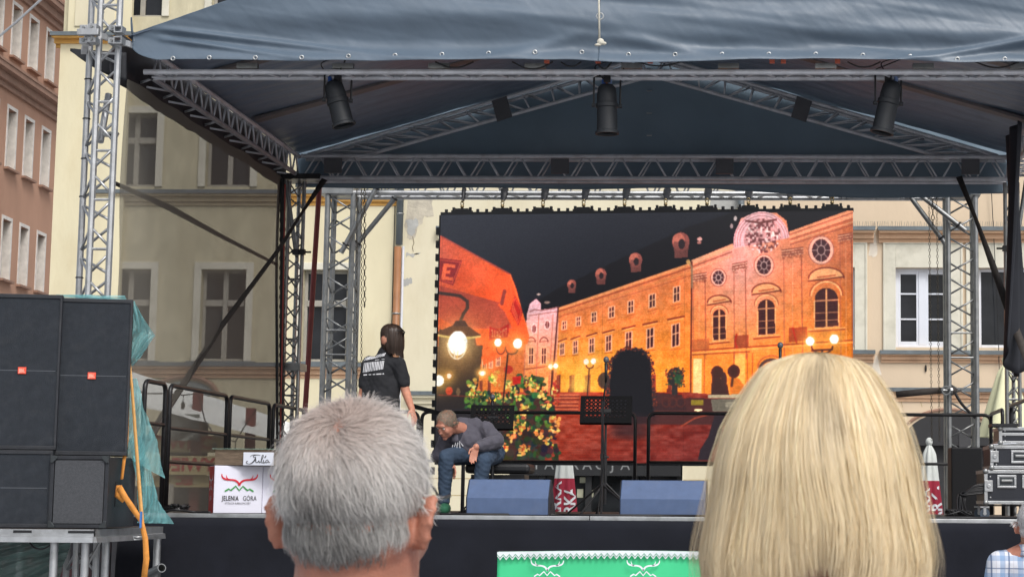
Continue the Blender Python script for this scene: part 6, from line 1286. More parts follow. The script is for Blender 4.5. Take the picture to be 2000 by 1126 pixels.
# ---------------------------------------------------------------- hair as many fine ribbons
def ribbons(name, pts, nrm, width, cols, m, parent):
    """pts (N,S,3), nrm (N,S,3), width (N,S), cols (N,S,3) linear"""
    N, S = pts.shape[:2]; tan = np.gradient(pts, axis=1); tan /= np.linalg.norm(tan, axis=2, keepdims=True) + 1e-9
    side = np.cross(tan, nrm); side /= np.linalg.norm(side, axis=2, keepdims=True) + 1e-9; hw = width[..., None] / 2
    V = np.stack([pts - side * hw, pts + side * hw], 2).reshape(-1, 3) - np.array(org(parent)); b = (np.arange(N) * S * 2)[:, None] + (np.arange(S - 1) * 2)[None]
    F_ = np.stack([b, b + 1, b + 3, b + 2], -1).reshape(-1)
    me = bpy.data.meshes.new(name); me.vertices.add(len(V)); me.vertices.foreach_set('co', V.reshape(-1)); me.loops.add(len(F_)); me.loops.foreach_set('vertex_index', F_.astype(np.int32)); nf = len(F_) // 4; me.polygons.add(nf); me.polygons.foreach_set('loop_start', np.arange(nf, dtype=np.int32) * 4); me.update(calc_edges=True)
    ca = me.color_attributes.new('Col', 'FLOAT_COLOR', 'POINT'); C = np.ones((len(V), 4)); C[:, :3] = np.repeat(cols.reshape(-1, 3), 2, 0); ca.data.foreach_set('color', C.reshape(-1))
    me.polygons.foreach_set('use_smooth', [True] * nf); me.materials.append(m); o = bpy.data.objects.new(name, me); COL.objects.link(o); o.parent = parent; return o
def hairmat(name, rough=.42, spec=.35, trans=.25):
    m = bpy.data.materials.new(name); m.use_nodes = True; n = m.node_tree; L = n.links; b = n.nodes['Principled BSDF']; vc = n.nodes.new('ShaderNodeVertexColor'); vc.layer_name = 'Col'
    L.new(vc.outputs[0], b.inputs['Base Color']); b.inputs['Roughness'].default_value = rough; b.inputs['Specular IOR Level'].default_value = spec
    tr = n.nodes.new('ShaderNodeBsdfTranslucent'); L.new(vc.outputs[0], tr.inputs[0]); mx = n.nodes.new('ShaderNodeMixShader'); mx.inputs[0].default_value = trans; L.new(b.outputs[0], mx.inputs[1]); L.new(tr.outputs[0], mx.inputs[2]); L.new(mx.outputs[0], n.nodes['Material Output'].inputs[0]); return m
def vn(p, f, seed):   # vectorised smooth noise
    a = np.array([[.9, .3, -.5], [-.4, 1.1, .6], [.7, -.8, .9]]) * f; q = p @ a.T + seed
    return (np.sin(q[..., 0] + 1.3 * np.sin(q[..., 1] * .8)) + np.sin(q[..., 1] * 1.3 + 1.1 * np.sin(q[..., 2])) + np.sin(q[..., 2] * 1.7 + q[..., 0] * .4)) / 3
def scalp_points(o, M, N, mask, rs):
    me = o.data; n = len(me.polygons); c = np.empty(n * 3); me.polygons.foreach_get('center', c); no = np.empty(n * 3); me.polygons.foreach_get('normal', no); ar = np.empty(n); me.polygons.foreach_get('area', ar)
    c = c.reshape(-1, 3) + np.array(org(o)); no = no.reshape(-1, 3); Mi = np.array(M.inverted()); lc = c @ Mi[:3, :3].T + Mi[:3, 3]
    w_ = ar * mask(lc); w_ /= w_.sum(); i = rs.choice(n, N, p=w_); return c[i] + rs.normal(0, .0011, (N, 3)), no[i], lc[i]
def short_hair(head, M, parent, N, mask, crown, colf, L0=.026, wd=.0009, seed=1, swirl=.55, lift=.45, name='hair', down=.55, m=None):
    rs = np.random.default_rng(seed); p, n, lc = scalp_points(head, M, N, mask, rs); R3 = np.array(M.to_3x3()) / M.median_scale
    cr = np.array(M @ Vector(crown)); v = p - cr; v -= n * (v * n).sum(1, keepdims=True); dist = np.linalg.norm(v, axis=1, keepdims=True); v /= dist + 1e-6
    sw = np.cross(n, v) * swirl * np.exp(-(dist / .07)); g = -R3[:, 2] * down * np.clip(dist / .05, 0, 2.0)
    jit = np.stack([vn(p, 34, 1), vn(p, 34, 5), vn(p, 34, 9)], 1) * .26 + np.stack([vn(p, 110, 2), vn(p, 110, 6), vn(p, 110, 3)], 1) * .16 + rs.normal(0, .16, p.shape) * (1 + 3 * np.exp(-(dist / .018) ** 2)); d = v + sw + g + jit; d -= n * (d * n).sum(1, keepdims=True); d /= np.linalg.norm(d, axis=1, keepdims=True) + 1e-6
    S = 5; L = L0 * (.6 + .6 * rs.random(N)) * (.75 + .25 * np.clip(dist[:, 0] / .05, 0, 1)); t = np.linspace(0, 1, S); lf = lift * (.6 + .8 * rs.random(N)); curl = rs.normal(0, .12, N) + .22 * vn(p, 90, 3)
    sd = np.cross(n, d); pts = p[:, None] + d[:, None] * (L[:, None] * t)[..., None] + n[:, None] * ((L * lf)[:, None] * (t - .55 * t ** 2))[..., None] + sd[:, None] * ((L * curl)[:, None] * t ** 2)[..., None] - n[:, None] * ((L ** 2 / (2 * .085))[:, None] * t ** 2)[..., None]
    nr = n[:, None] + rs.normal(0, .35, (N, 1, 3)) + 0 * pts; W2 = wd * (.6 + .8 * rs.random(N))[:, None] * (1 - .75 * t ** 2)[None]
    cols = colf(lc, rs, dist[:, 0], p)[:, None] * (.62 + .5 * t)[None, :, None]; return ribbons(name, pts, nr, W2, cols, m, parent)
# ---------------------------------------------------------------- grey haired man, foreground
ym = 2.1
Mm = frame(P(702, 1000, ym), yaw=R(172), pitch=R(-4)) @ Matrix.Diagonal((.97, 1.0, 1.0, 1))
man = thing('person', 'grey haired man seen from behind in the foreground, left of the blonde woman', 'person', P(695, 1100, ym))
mb = MB(); head_volumes(mb, Mm, ear=1.05)
for sx in (-1, 1): mb.ell(Mm @ Vector((sx * .015, .022, .040)), (.065, .086, .080), Mm.to_3x3(), 20, 14)
c0 = P(702, 1000, ym); nk = P(694, 1240, ym + .01); mb.cap(c0 + Vector((0, .0, -.05)), nk, .068, .066, 24); mb.cap(P(690, 1110, ym + .005), P(690, 1290, ym + .01), .064, .076, 24)
sh = P(692, 1360, ym + .02)
for s in (-1, 1): mb.cap(nk + Vector((s * .02, 0, -.06)), sh + Vector((s * .17, .0, -.06)), .065, .062, 16); mb.cap(sh + Vector((s * .17, 0, -.06)), sh + Vector((s * .20, .02, -.34)), .058, .045, 14); mb.cap(sh + Vector((s * .20, .02, -.34)), sh + Vector((s * .13, .24, -.42)), .044, .03, 12)
mb.cap(sh + Vector((0, .02, -.08)), sh + Vector((0, .04, -.5)), .14, .15, 20)
mh = fuse(mb, 'body', SKINR, man, voxel=.0042, smooth=9)
face_details(Mm, man)
HM = hairmat('grey_hair', .5, .3, .3)
def mask_m(l):
    x, y, z = l[:, 0], l[:, 1], l[:, 2]; m = ((y > -.055 + .9 * np.clip(.045 - z, 0, 1)) & (z > -.024 - .012 * np.cos(x * 36) ) & ~((np.abs(x) > .058) & (z < -.016))).astype(float)
    m *= (np.abs(x) < .0835); m[(np.abs(x) > .07) & (z < .006) & (y < .045)] = 0
    cr = np.sqrt((x + .004) ** 2 + (y - .07) ** 2 + (z - .09) ** 2); m *= 1 + .5 * np.exp(-(cr / .024) ** 2) - .12 * np.exp(-(np.sqrt(x ** 2 + (y - .02) ** 2 + (z - .125) ** 2) / .05) ** 2); return m
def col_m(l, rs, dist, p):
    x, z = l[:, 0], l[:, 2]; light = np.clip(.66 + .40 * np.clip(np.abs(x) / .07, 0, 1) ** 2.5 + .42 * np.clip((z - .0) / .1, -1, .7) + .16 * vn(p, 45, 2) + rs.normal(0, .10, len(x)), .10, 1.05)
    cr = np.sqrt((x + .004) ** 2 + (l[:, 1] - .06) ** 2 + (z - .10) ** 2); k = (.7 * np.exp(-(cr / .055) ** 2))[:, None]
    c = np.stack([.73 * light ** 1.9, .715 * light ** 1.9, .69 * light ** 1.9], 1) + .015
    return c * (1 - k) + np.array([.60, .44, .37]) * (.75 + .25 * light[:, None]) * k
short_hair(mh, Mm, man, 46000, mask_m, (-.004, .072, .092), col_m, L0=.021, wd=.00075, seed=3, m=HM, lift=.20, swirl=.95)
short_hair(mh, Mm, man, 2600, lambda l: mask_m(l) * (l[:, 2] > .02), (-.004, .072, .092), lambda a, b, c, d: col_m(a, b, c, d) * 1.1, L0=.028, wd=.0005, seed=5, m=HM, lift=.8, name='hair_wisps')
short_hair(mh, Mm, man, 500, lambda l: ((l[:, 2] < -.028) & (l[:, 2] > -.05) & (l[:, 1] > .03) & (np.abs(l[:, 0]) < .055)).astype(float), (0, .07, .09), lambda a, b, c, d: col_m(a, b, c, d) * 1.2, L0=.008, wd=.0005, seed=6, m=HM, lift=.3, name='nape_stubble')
# spectacles arm + shirt
MB().tube([Mm @ Vector((-.087, .012, .012)), Mm @ Vector((-.086, -.03, .014)), Mm @ Vector((-.074, -.10, .012))], .002, 6).tube([Mm @ Vector((.087, .012, .012)), Mm @ Vector((.086, -.03, .014)), Mm @ Vector((.074, -.10, .012))], .002, 6).torus(Mm @ Vector((.034, -.105, .005)), Mm.to_3x3() @ Vector((0, 1, 0)), .024, .0015, 18, 5).torus(Mm @ Vector((-.034, -.105, .005)), Mm.to_3x3() @ Vector((0, 1, 0)), .024, .0015, 18, 5).build('spectacles', BLACKPL, man, smooth=True)
mb = MB()
for s in (-1, 1): mb.cap(nk + Vector((s * .05, .0, -.085)), sh + Vector((s * .17, .0, -.06)), .06, .072, 16); mb.cap(sh + Vector((s * .17, 0, -.06)), sh + Vector((s * .20, .02, -.30)), .07, .058, 14)
mb.cap(sh + Vector((0, .02, -.1)), sh + Vector((0, .04, -.52)), .155, .165, 20)
fuse(mb, 'shirt', mat('navy_shirt', (48, 54, 70), .85, 0, .1, 12, .2, 60), man, voxel=.008)
# ---------------------------------------------------------------- blonde woman, foreground
yw = 1.92
wom = thing('person', 'woman with shoulder length blonde hair seen from behind in the foreground', 'person', P(1597, 1100, yw))
Mw = frame(P(1592, 936, yw + .022), yaw=R(180), pitch=R(0)) @ Matrix.Diagonal((.93, .95, .95, 1))
mb = MB(); head_volumes(mb, Mw, ear=.9); c0 = P(1592, 934, yw); nk = P(1590, 1240, yw + .0)
mb.cap(c0 + Vector((0, .0, -.05)), nk, .055, .055, 20); shw = nk + Vector((0, .01, -.09))
for s in (-1, 1): mb.cap(nk + Vector((s * .02, 0, -.03)), shw + Vector((s * .15, .0, -.0)), .058, .052, 16); mb.cap(shw + Vector((s * .15, 0, 0)), shw + Vector((s * .17, .02, -.28)), .05, .038, 14); mb.cap(shw + Vector((s * .17, .02, -.28)), shw + Vector((s * .10, .22, -.36)), .037, .025, 12)
mb.cap(shw + Vector((0, .02, -.03)), shw + Vector((0, .03, -.45)), .12, .13, 20)
fuse(mb, 'body', SKIN, wom, voxel=.005); face_details(Mw, wom)
mb = MB()
for s in (-1, 1): mb.cap(shw + Vector((s * .07, .0, .0)), shw + Vector((s * .15, .0, -.0)), .052, .062, 16); mb.cap(shw + Vector((s * .15, 0, 0)), shw + Vector((s * .17, .02, -.2)), .06, .05, 14)
mb.cap(shw + Vector((0, .02, -.06)), shw + Vector((0, .03, -.47)), .13, .142, 20); fuse(mb, 'top', mat('rust_top', (120, 62, 48), .85, 0, .1, 12, .2, 60), wom, voxel=.008)
def long_hair(parent, N, rs, cxp, prof, Y, seed, name, rho, wd, hemf, mat_, colf, clumps=260, S=30, fly=0):
    """prof: [(image row, half width in pixels)]; strands fall over the head from the crown"""
    k = Y / FPX; Zp = np.array([P(1592, r, Y).z for r, _ in prof]); Wp = np.array([w for _, w in prof]) * k; cx = P(cxp, 900, Y).x
    seg = np.hypot(np.diff(Zp), np.diff(Wp)); S0 = np.concatenate([[0], np.cumsum(seg)])
    ck = (np.arange(clumps) + rs.random(clumps)) / clumps * 2 - 1; cph = ck * R(165) + .12 * np.sin(ck * 5); cofs = rs.normal(0, 1, (clumps, 6)); cbr = rs.normal(0, 1, clumps); crho = rs.normal(0, 1, clumps); cend = rs.normal(0, 1, clumps)
    ci = rs.integers(0, clumps, N); dev = rs.normal(0, 1, N); ph0 = cph[ci]; st = np.clip(rs.random(N) ** 1.5 * .36 + rs.normal(0, .03, N), 0, .6) * S0[-1]
    t = np.linspace(0, 1, S)[None]; hem = hemf(ph0) + rs.normal(0, .010, N) + cend[ci] * .008 - .05 * (rs.random(N) < .12) * rs.random(N); tot = S0[-1] + hem
    s = st[:, None] + (tot - st)[:, None] * t; s_in = np.minimum(s, S0[-1]); z = np.interp(s_in, S0, Zp) - np.maximum(0, s - S0[-1]); w_ = np.interp(s_in, S0, Wp)
    fall = np.clip((s - .06) / .30, 0, 1)
    spread = .075 - .045 * np.clip((s - .05) / .25, 0, 1) + .05 * np.clip((s - .36) / .12, 0, 1)   # strands gather into locks, then loosen
    lock = .08 * cofs[ci, 0][:, None] * np.sin(s * (9 + 3 * cofs[ci, 4][:, None]) + cofs[ci, 1][:, None] * 3) + .035 * cofs[ci, 2][:, None] * np.sin(s * 21 + cofs[ci, 3][:, None] * 4) + .10 * cofs[ci, 5][:, None] * fall ** 2 * .6
    own = .022 * rs.normal(0, 1, (N, 1)) * np.sin(s * rs.uniform(10, 34, (N, 1)) + rs.uniform(0, 6, (N, 1))) + rs.normal(0, .05, (N, 1)) * fall
    sweep = -.10 * np.exp(-((ph0[:, None] - .1) / .5) ** 2) * np.sin(np.clip(s / .22, 0, 1) * math.pi)
    ph = ph0[:, None] + dev[:, None] * spread + (lock * fall + own + sweep)
    rr = rho + crho[ci][:, None] * .030 * np.clip(s / .12, .1, 1) * (1 - .3 * np.clip((s - .3) / .1, 0, 1)) + dev[:, None] ** 2 * -.004 + rs.normal(0, .009, (N, 1)) + fly * np.abs(rs.normal(0, 1, (N, 1))) * .05 * t
    rr = rr * (1 - .10 * np.clip((s - (tot - .05)[:, None]) / .05, 0, 1) ** 2)
    wx, wy = w_ * rr, np.minimum(w_ * 1.12 + .006, .112 + w_ * .05) * rr
    pts = np.stack([cx + wx * np.sin(ph), Y - wy * np.cos(ph), z + 0 * ph], -1); nr = np.stack([np.sin(ph), -np.cos(ph), .25 + 0 * ph], -1) + rs.normal(0, .30, (N, 1, 3)) + (cofs[ci, :3] * .22)[:, None]
    cols = colf(cbr[ci], st, s, ph, rs, N); W2 = wd * (.5 + 1.0 * rs.random((N, 1))) * (1 - .6 * t ** 4); return ribbons(name, pts, nr, W2, cols, mat_, parent)
profw = [(691, 3), (693, 30), (698, 58), (706, 84), (720, 104), (742, 121), (770, 138), (800, 153), (838, 170), (902, 187), (957, 194), (1017, 205), (1060, 213), (1090, 217)]
HW = hairmat('blonde_hair', .38, .4, .3)
def hemw(ph): return -.010 + np.minimum(.15 * ph ** 2, .05)
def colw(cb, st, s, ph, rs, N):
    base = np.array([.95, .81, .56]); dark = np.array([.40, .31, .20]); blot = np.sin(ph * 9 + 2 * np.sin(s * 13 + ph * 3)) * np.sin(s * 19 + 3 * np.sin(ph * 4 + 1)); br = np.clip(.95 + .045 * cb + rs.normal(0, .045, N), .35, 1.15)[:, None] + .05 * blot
    root = 1.1 * np.exp(-((ph - .06 - .06 * np.sin(s * 60)) / .17) ** 2) * np.exp(-((s - .09) / .055) ** 2) * (.25 + .75 * (cb[:, None] > -.3)); low = .46 * np.exp(-((s - .34) / .09) ** 2) * (.7 + .3 * np.tanh(cb[:, None] * 2)) * (.6 + .4 * np.sin(ph * 3.1 + .6)) + .07 * (rs.random((N, 1)) < .25)  # root: own darker hair; low: lock shadows put into the colour
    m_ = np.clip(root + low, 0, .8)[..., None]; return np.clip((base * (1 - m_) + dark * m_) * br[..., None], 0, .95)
rsw = np.random.default_rng(17)
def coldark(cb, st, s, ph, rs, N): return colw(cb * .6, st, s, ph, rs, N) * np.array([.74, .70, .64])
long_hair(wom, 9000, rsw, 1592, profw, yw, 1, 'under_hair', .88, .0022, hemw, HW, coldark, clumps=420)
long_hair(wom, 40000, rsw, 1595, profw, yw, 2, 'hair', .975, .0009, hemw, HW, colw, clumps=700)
long_hair(wom, 900, rsw, 1595, profw, yw, 3, 'flyaway_hair', 1.04, .00045, hemw, HW, colw, clumps=200, fly=1)
# ---------------------------------------------------------------- white haired man at the right edge
yr = 9.5
Mr = frame(P(2019, 1026, yr), yaw=R(172), pitch=R(-3)); rm = thing('person', 'white haired man in a blue and white plaid shirt at the right edge', 'person', P(2019, 1120, yr))
mb = MB(); head_volumes(mb, Mr, ear=1.1); c0 = P(2019, 1026, yr); nk = c0 + Vector((0, .01, -.12)); mb.cap(c0 + Vector((0, .02, -.04)), nk, .062, .064, 18); shr = nk + Vector((0, .01, -.05))
for s in (-1, 1): mb.cap(nk, shr + Vector((s * .16, 0, -.02)), .06, .055); mb.cap(shr + Vector((s * .16, 0, -.02)), shr + Vector((s * .21, .02, -.3)), .055, .045); mb.cap(shr + Vector((s * .21, .02, -.3)), shr + Vector((s * .13, .24, -.36)), .043, .03)
mb.cap(shr + Vector((0, .02, -.06)), shr + Vector((0, .04, -.5)), .13, .15, 20)
rh = fuse(mb, 'body', SKINR, rm, voxel=.006); face_details(Mr, rm)
short_hair(rh, Mr, rm, 6000, lambda l: ((l[:, 1] > -.05 + .9 * np.clip(.045 - l[:, 2], 0, 1)) & (l[:, 2] > -.035)).astype(float) * (1 - ((np.abs(l[:, 0]) > .066) & (l[:, 2] < .008) & (l[:, 1] < .06))), (0, .07, .09), lambda l, rs, d, p: np.clip(np.array([.80, .78, .78]) * (.85 + .15 * rs.random((len(l), 1))), 0, 1), L0=.024, wd=.003, seed=8, m=HM, lift=.3)
MB().tube([Mr @ Vector((.086, .01, .012)), Mr @ Vector((.085, -.04, .014)), Mr @ Vector((.07, -.11, .012))], .0022, 6).torus(Mr @ Vector((.034, -.108, .004)), Mr.to_3x3() @ Vector((0, 1, 0)), .024, .002, 16, 5).torus(Mr @ Vector((-.034, -.108, .004)), Mr.to_3x3() @ Vector((0, 1, 0)), .024, .002, 16, 5).build('spectacles', STEEL, rm, smooth=True)
def plaid():
    m = bpy.data.materials.new('plaid_cotton'); m.use_nodes = True; n = m.node_tree; L = n.links; b = n.nodes['Principled BSDF']; b.inputs['Roughness'].default_value = .85; tc = n.nodes.new('ShaderNodeTexCoord'); sp_ = n.nodes.new('ShaderNodeSeparateXYZ'); L.new(tc.outputs['Object'], sp_.inputs[0]); src = None
    base = n.nodes.new('ShaderNodeRGB'); base.outputs[0].default_value = (*lin((214, 216, 224)), 1); src = base.outputs[0]
    for ax, per, off, wd_, c, a in ((0, .085, 0, .30, (96, 140, 186), .55), (2, .085, .02, .30, (96, 140, 186), .5), (0, .085, .045, .09, (60, 84, 124), .75), (2, .085, .06, .07, (70, 92, 130), .7), (0, .0425, .02, .05, (160, 150, 160), .5)):
        ad = n.nodes.new('ShaderNodeMath'); ad.operation = 'ADD'; L.new(sp_.outputs[ax], ad.inputs[0]); ad.inputs[1].default_value = off + 10 * per; dv_ = n.nodes.new('ShaderNodeMath'); dv_.operation = 'DIVIDE'; L.new(ad.outputs[0], dv_.inputs[0]); dv_.inputs[1].default_value = per
        fr = n.nodes.new('ShaderNodeMath'); fr.operation = 'FRACT'; L.new(dv_.outputs[0], fr.inputs[0]); lt = n.nodes.new('ShaderNodeMath'); lt.operation = 'LESS_THAN'; L.new(fr.outputs[0], lt.inputs[0]); lt.inputs[1].default_value = wd_
        ml = n.nodes.new('ShaderNodeMath'); ml.operation = 'MULTIPLY'; L.new(lt.outputs[0], ml.inputs[0]); ml.inputs[1].default_value = a; mx = n.nodes.new('ShaderNodeMix'); mx.data_type = 'RGBA'; L.new(ml.outputs[0], mx.inputs[0]); L.new(src, mx.inputs[6]); mx.inputs[7].default_value = (*lin(c), 1); src = mx.outputs[2]
    L.new(src, b.inputs['Base Color']); return m
mb = MB()
for s in (-1, 1): mb.cap(nk + Vector((s * .045, .005, -.05)), shr + Vector((s * .165, 0, -.02)), .062, .07); mb.cap(shr + Vector((s * .165, 0, -.02)), shr + Vector((s * .215, .02, -.28)), .07, .06)
mb.cap(shr + Vector((0, .02, -.08)), shr + Vector((0, .04, -.52)), .145, .165, 20); mb.cap(nk + Vector((-.03, .0, -.01)), nk + Vector((.03, .0, -.01)), .055, .055)
PLD = plaid(); fuse(mb, 'shirt', PLD, rm, voxel=.008)
MB().lathe(nk + Vector((0, 0, -.01)), (0, .1, 1), [(-.02, .088), (.0, .083), (.035, .076)], 24, cap=False).build('collar', PLD, rm, smooth=True, solid=.004)
# ---------------------------------------------------------------- woman in black on the stage
ys = 16.9
def W3(px, py, dy=0): return P(px, py, ys + dy)
sw = thing('person', 'long haired woman in black printed T-shirt standing on stage, turned away', 'person', Vector((W3(748, 900).x, ys, ZS)))
Ms = frame(W3(764, 668), yaw=R(150), pitch=R(-28)) @ Matrix.Scale(.89, 4)
mb = MB(); head_volumes(mb, Ms)
nkb = W3(752, 686); mb.cap(W3(760, 674), nkb, .05, .055); hips = W3(740, 822); shl, shR = W3(721, 709, -.02), W3(779, 710, -.02)
mb.cap(nkb, W3(747, 726), .055, .10, 18); mb.cap(shl, shR, .05, .05); mb.cap(W3(745, 740), W3(742, 800), .10, .11, 18); mb.cap(W3(733, 815), W3(752, 815), .11, .11)
elR, wrR = W3(793, 766, -.02), W3(805, 800, -.14); elL, wrL = W3(708, 772), W3(712, 822, -.12)
for a, b, c in ((shR, elR, wrR), (shl, elL, wrL)): mb.cap(a, b, .050, .040); mb.cap(b, c, .041, .028)
hand(mb, wrR, (wrR - elR).normalized() + Vector((.1, -.2, -.4)), (-.3, -1, 0), .35); hand(mb, wrL, wrL - elL, (.3, -1, 0), .4)
for px, dx in ((730, -.02), (754, .03)): h = W3(px, 822); kn = Vector((h.x + dx, ys - .03, ZS + .47)); an = Vector((h.x + dx, ys + .02, ZS + .09)); mb.cap(h, kn, .085, .058); mb.cap(kn, an, .056, .038); mb.cap(an + Vector((0, .02, -.03)), an + Vector((.02, -.0, -.05)) + Vector((.04, .15, 0)), .038, .03)
fuse(mb, 'body', SKIN, sw, voxel=.0058, smooth=3); face_details(Ms, sw)
TS = mat('black_cotton', (27, 28, 33), .85, 0, .12, 10, .3, 30, sheen=.05); mb = MB()
mb.cap(nkb + Vector((0, 0, -.01)), W3(746, 730), .066, .118, 20); mb.cap(shl, shR, .064, .064, 16); mb.cap(W3(746, 728), W3(741, 806), .122, .130, 20); mb.cap(W3(728, 760), W3(728, 806), .10, .11, 18); mb.cap(W3(760, 750), W3(757, 806), .10, .11, 18)
for a, b in ((shR, elR), (shl, elL)): mb.cap(a, a.lerp(b, .66), .066, .062, 16)
tsh = fuse(mb, 'tshirt', TS, sw, voxel=.008, smooth=4, push=lambda c: .005 * vn(c, 28, 2) + .003 * vn(c, 70, 4))
bvh = BVHTree.FromPolygons([v.co + org(tsh) for v in tsh.data.vertices], [p.vertices for p in tsh.data.polygons])
WP = mat('shirt_print', (206, 206, 210), .8); q = MB()
def onshirt(px, py):
    p = W3(px, py, -1); h = bvh.ray_cast(p, (p - CO).normalized()); return (h[0] - (p - CO).normalized() * .006) if h[0] else None
def pq4(a, b, c, d):
    n = 5; rows = []
    for j in range(n + 1):
        t = j / n; l = (a[0] + (d[0] - a[0]) * t, a[1] + (d[1] - a[1]) * t); r = (b[0] + (c[0] - b[0]) * t, b[1] + (c[1] - b[1]) * t); rows.append((onshirt(*l), onshirt(*r)))
    for (a_, b_), (c_, d_) in zip(rows, rows[1:]):
        if None not in (a_, b_, c_, d_): q.add([a_, b_, d_, c_], [(0, 1, 2, 3)])
random.seed(2)
for k in range(13):
    x = 710.5 + k * 3.15; w_ = 1.7 + (k % 3) * .25; y0 = 697.5 - k * .75; pq4((x + 4, y0), (x + 4 + w_, y0), (x + w_ - 0, y0 + 6.5), (x, y0 + 6.5)) if x < 749 else None
    y1 = 706 - k * .35; pq4((x + 2.5 - 2, y1 + 2), (x + 2.5 + w_ - 2, y1 + 2), (x + w_ - 2, 727 - k * .55), (x - 2, 727 - k * .55))
for x0, x1, y in ((709, 751, 704.8),): pq4((x0, y), (x1, y - 5), (x1, y - 4), (x0, y + 1))
for x0, x1 in ((710, 717), (720, 725), (728, 733), (735, 745), (747, 750)): pq4((x0, 730.5 - (x0 - 710) * .06), (x1, 730.5 - (x1 - 710) * .06), (x1, 732.8 - (x1 - 710) * .06), (x0, 732.8 - (x0 - 710) * .06))
q.build('back_print', WP, tsh, fix=False); 
pr_ = bpy.data.objects['back_print']; pr_.data.transform(Matrix.Translation(Vector((0, 0, 0))))
mb = MB(); mb.cap(W3(733, 818), W3(752, 818), .118, .118)
for px, dx in ((730, -.02), (754, .03)): h = W3(px, 822); kn = Vector((h.x + dx, ys - .03, ZS + .47)); an = Vector((h.x + dx, ys + .02, ZS + .1)); mb.cap(h, kn, .095, .068); mb.cap(kn, an, .066, .052)
fuse(mb, 'trousers', mat('black_denim', (30, 31, 36), .85, 0, .15, 12, .3, 40), sw, voxel=.008)
mb = MB()
for px, dx in ((730, -.02), (754, .03)): h = W3(px, 822); an = Vector((h.x + dx, ys + .04, ZS + .045)); mb.cap(an, an + Vector((.04, .15, -.005)), .045, .04)
fuse(mb, 'shoes', BLACKPL, sw, voxel=.006)
DKH = hairmat('dark_brown_hair', .35, .4, .1); k_ = ys / FPX
profs = [(632, 1.5), (633, 9), (636, 15), (642, 20), (650, 22), (662, 22.5), (678, 21), (686, 18)]
def hair_s(N, rho, nm, seed):
    rs = np.random.default_rng(seed); Zp = np.array([P(766, r, ys).z for r, _ in profs]); Wp = np.array([w for _, w in profs]) * k_; seg = np.hypot(np.diff(Zp), np.diff(Wp)); S0 = np.concatenate([[0], np.cumsum(seg)]); ph0 = rs.uniform(-math.pi, math.pi, N); st = rs.random(N) ** 2 * .3 * S0[-1]
    S = 12; t = np.linspace(0, 1, S)[None]; side = np.clip(np.sin(ph0 - .2), -1, 1); hem = -.005 + .05 * np.clip(side, 0, 1) - .02 * np.clip(-side, 0, 1) + rs.normal(0, .018, N); s = st[:, None] + (S0[-1] + hem - st)[:, None] * t; z = np.interp(np.minimum(s, S0[-1]), S0, Zp) - np.maximum(0, s - S0[-1]); w_ = np.interp(np.minimum(s, S0[-1]), S0, Wp)
    rr = rho + rs.normal(0, .02, (N, 1)) + rs.normal(0, .05, (N, 1)) * t ** 2; lean = (Zp[0] - z) * .10; pts = np.stack([P(764, 650, ys).x + lean + w_ * rr * np.sin(ph0)[:, None], ys - w_ * rr * np.cos(ph0)[:, None] * 1.0, z], -1); ph = ph0[:, None] + 0 * z
    face = (np.sin(ph0) * .5 - np.cos(ph0) * .86 > .80)
    nr = np.stack([np.sin(ph), -np.cos(ph), .2 + 0 * ph], -1) + rs.normal(0, .2, (N, 1, 3)); br = (.7 + .6 * rs.random((N, 1, 1))); cols = np.array([.050, .032, .024]) * br + 0 * pts
    keep = ~face; return ribbons(nm, pts[keep], nr[keep], (.004 * (1 - .5 * t ** 3) + 0 * z)[keep], cols[keep], DKH, sw)
hair_s(2600, 1.0, 'hair', 4); hair_s(1200, .9, 'under_hair', 5)
MB().tube([W3(786, 643, -.06), W3(790, 648, -.05), W3(787, 656, -.03)], .012, 8, flat=.4).tube([W3(789, 646, -.05), W3(775, 645, -.12)], .004, 6).build('sunglasses', BLACKPL, sw, smooth=True)
# ---------------------------------------------------------------- seated man in grey hoodie
yg = 16.95
def G3(px, py, dy=0): return P(px, py, yg + dy)
sm = thing('person', 'man in grey hooded jacket and blue jeans sitting bent forward beside the music stand', 'person', Vector((G3(930, 900).x, yg, ZS)))
Mg = frame(G3(873, 828, -.22), yaw=R(-36), pitch=R(34), roll=R(6)) @ Matrix.Scale(1.0, 4)
mb = MB(); head_volumes(mb, Mg); nb = G3(902, 838, -.08); mb.cap(G3(882, 832, -.18), nb, .058, .062)
SL_, SR_ = G3(948, 838, -.02), G3(872, 858, -.02); hp = G3(951, 884, .14)
mb.cap(SL_, SR_, .048, .048); mb.cap(nb, G3(915, 862, .0), .055, .09); mb.cap(G3(915, 862), hp, .10, .11)
eL, wL = G3(970, 862, -.14), G3(930, 872, -.40); eR, wR = G3(856, 888, -.05), G3(880, 900, -.2)
kL, kR = G3(944, 898, -.30), G3(872, 892, -.28); aL, aR = Vector((G3(946, 985).x, yg - .30, ZS + .1)), Vector((G3(876, 985).x, yg - .22, ZS + .1))
for a, b, c in ((SL_, eL, wL), (SR_, eR, wR)): mb.cap(a, b, .052, .044); mb.cap(b, c, .043, .030)
hand(mb, wL, Vector((-.12, -.1, -.5)), (-.8, -.5, 0), .3, thumb=-1, s=.92); hand(mb, wR, Vector((.3, -.2, -.6)), (.5, -.8, 0), .3)
for k, a, s in ((kL, aL, 1), (kR, aR, -1)): mb.cap(hp + Vector((.06 * s, 0, 0)), k, .09, .062); mb.cap(k, a, .06, .042); mb.cap(a + Vector((0, .02, -.04)), a + Vector((.03, -.17, -.06)), .042, .03)
fuse(mb, 'body', mat('weathered_skin', (186, 128, 106), .5, 0, .08, 30, .1, 200, sss=.1, dirt=(170, 96, 80), dscale=14, damt=.4), sm, voxel=.0055, smooth=2); face_details(Mg, sm)
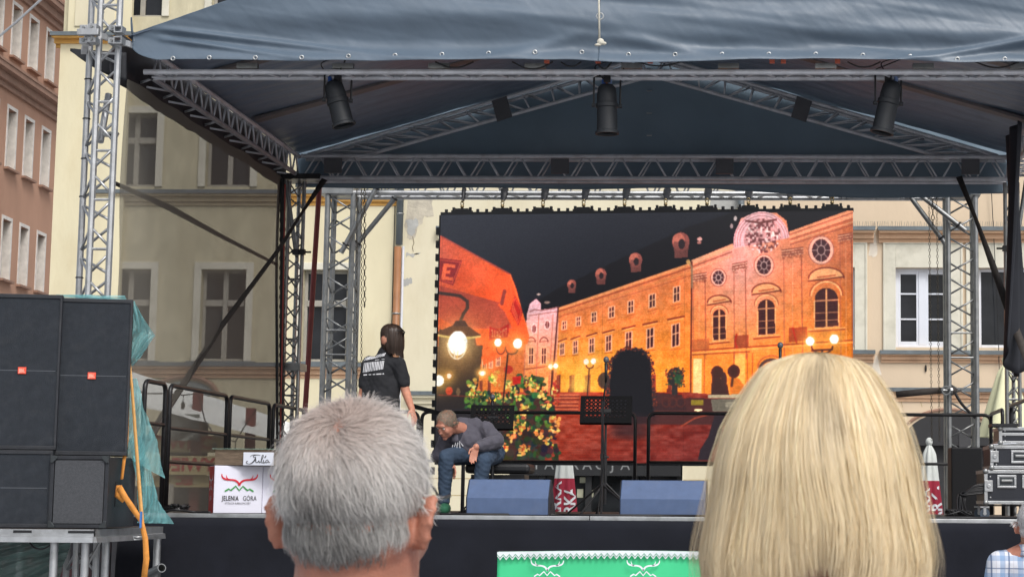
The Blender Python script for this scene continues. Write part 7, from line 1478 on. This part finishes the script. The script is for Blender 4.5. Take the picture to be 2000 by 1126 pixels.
short_hair(bpy.data.objects[[o.name for o in sm.children if o.name.startswith('body')][0]], Mg, sm, 3600, lambda l: ((l[:, 1] > -.062 + .9 * np.clip(.05 - l[:, 2], 0, 1)) & (l[:, 2] > -.03)).astype(float) * (1 - ((np.abs(l[:, 0]) > .072) & (l[:, 2] < .0))), (0, .06, .1), lambda l, rs, d, p: np.array([.36, .30, .23]) * (.6 + .7 * rs.random((len(l), 1))), L0=.018, wd=.003, seed=11, m=hairmat('short_sandy_hair'), lift=.5)
HOOD = mat('grey_jersey', (80, 78, 88), .9, 0, .1, 14, .3, 60, sheen=.1); mb = MB()
mb.cap(G3(908, 842, .02), G3(916, 866, -.02), .12, .155, 18); mb.cap(G3(930, 838, .03), G3(950, 856, .08), .12, .14); mb.cap(G3(948, 840), G3(880, 862), .088, .088, 18); mb.cap(G3(918, 856), hp + Vector((0, 0, .04)), .145, .135, 20); mb.cap(SL_, eL, .078, .074); mb.cap(eL, eL.lerp(wL, .88), .072, .048); mb.cap(SR_, eR, .072, .062); mb.cap(eR, eR.lerp(wR, .85), .06, .045)
mb.cap(G3(899, 826, -.02), G3(932, 836, .04), .062, .075); mb.cap(G3(896, 832, -.08), G3(890, 858, -.14), .04, .035); mb.cap(G3(899, 826, -.02), G3(884, 850, -.06), .05, .05)
fuse(mb, 'hooded_jacket', HOOD, sm, voxel=.007, smooth=3, push=lambda c: .008 * vn(c, 24, 1) + .005 * vn(c, 60, 6))
mb = MB(); mb.cap(G3(898, 846, -.10), G3(898, 868, -.10), .052, .07); ts2 = fuse(mb, 'tshirt', mat('navy_tshirt', (34, 36, 48), .85, 0, .1, 8), sm, voxel=.006)
pl = Plane(G3(889, 876, -.19), (1, 0, .2), (-.2, 0, 1), (0, -1, 0)); strokes([([(.0, .02), (.012, .055), (.02, .0), (.035, .05)], .008), ([(.045, .0), (.05, .06), (.075, .01)], .008), ([(-.02, .02), (-.01, .04)], .006)], pl, .012, 'shirt_print', WP, ts2)
JEAN = mat('blue_denim', (52, 68, 88), .9, 0, .18, 12, .4, 50, dirt=(72, 90, 112), dscale=5, damt=.4); mb = MB()
for k, a, s in ((kL, aL, 1), (kR, aR, -1)): mb.cap(hp + Vector((.06 * s, 0, 0)), k, .105, .075); mb.cap(k, a + Vector((0, 0, .02)), .073, .052); mb.cap(a + Vector((0, 0, .025)), a + Vector((0, 0, .06)), .056, .054)
fuse(mb, 'jeans', JEAN, sm, voxel=.007, smooth=3, push=lambda c: .005 * vn(c, 26, 1) + .003 * vn(c * np.array([1, 1, 1.6]), 60, 6))
for a, nm in ((aR, 0), (aL, 1)):
    sh_ = MB(); sh_.cap(a + Vector((0, .03, -.045)), a + Vector((.03, -.175, -.055)), .056, .048); so_ = fuse(sh_, 'shoe', mat('green_suede', (34, 92, 66), .8, 0, .1, 20), sm, voxel=.005, smooth=2)
    q = MB().obox(a + Vector((-.045, .06, -.098)), (.055, -.24, 0), (.085, .02, 0), (0, 0, .018)); q.build('sole', mat('white_sole', (210, 212, 210), .6), so_, bevel=.006)
    strokes([([(0, 0), (.02, .03)], .012), ([(.025, 0), (.045, .03)], .012)], Plane(a + Vector((.0, -.1, -.07)), (1, -.3, 0), (0, 0, 1), (0, -1, 0)), .04, 'stripe', WHITEP, so_)
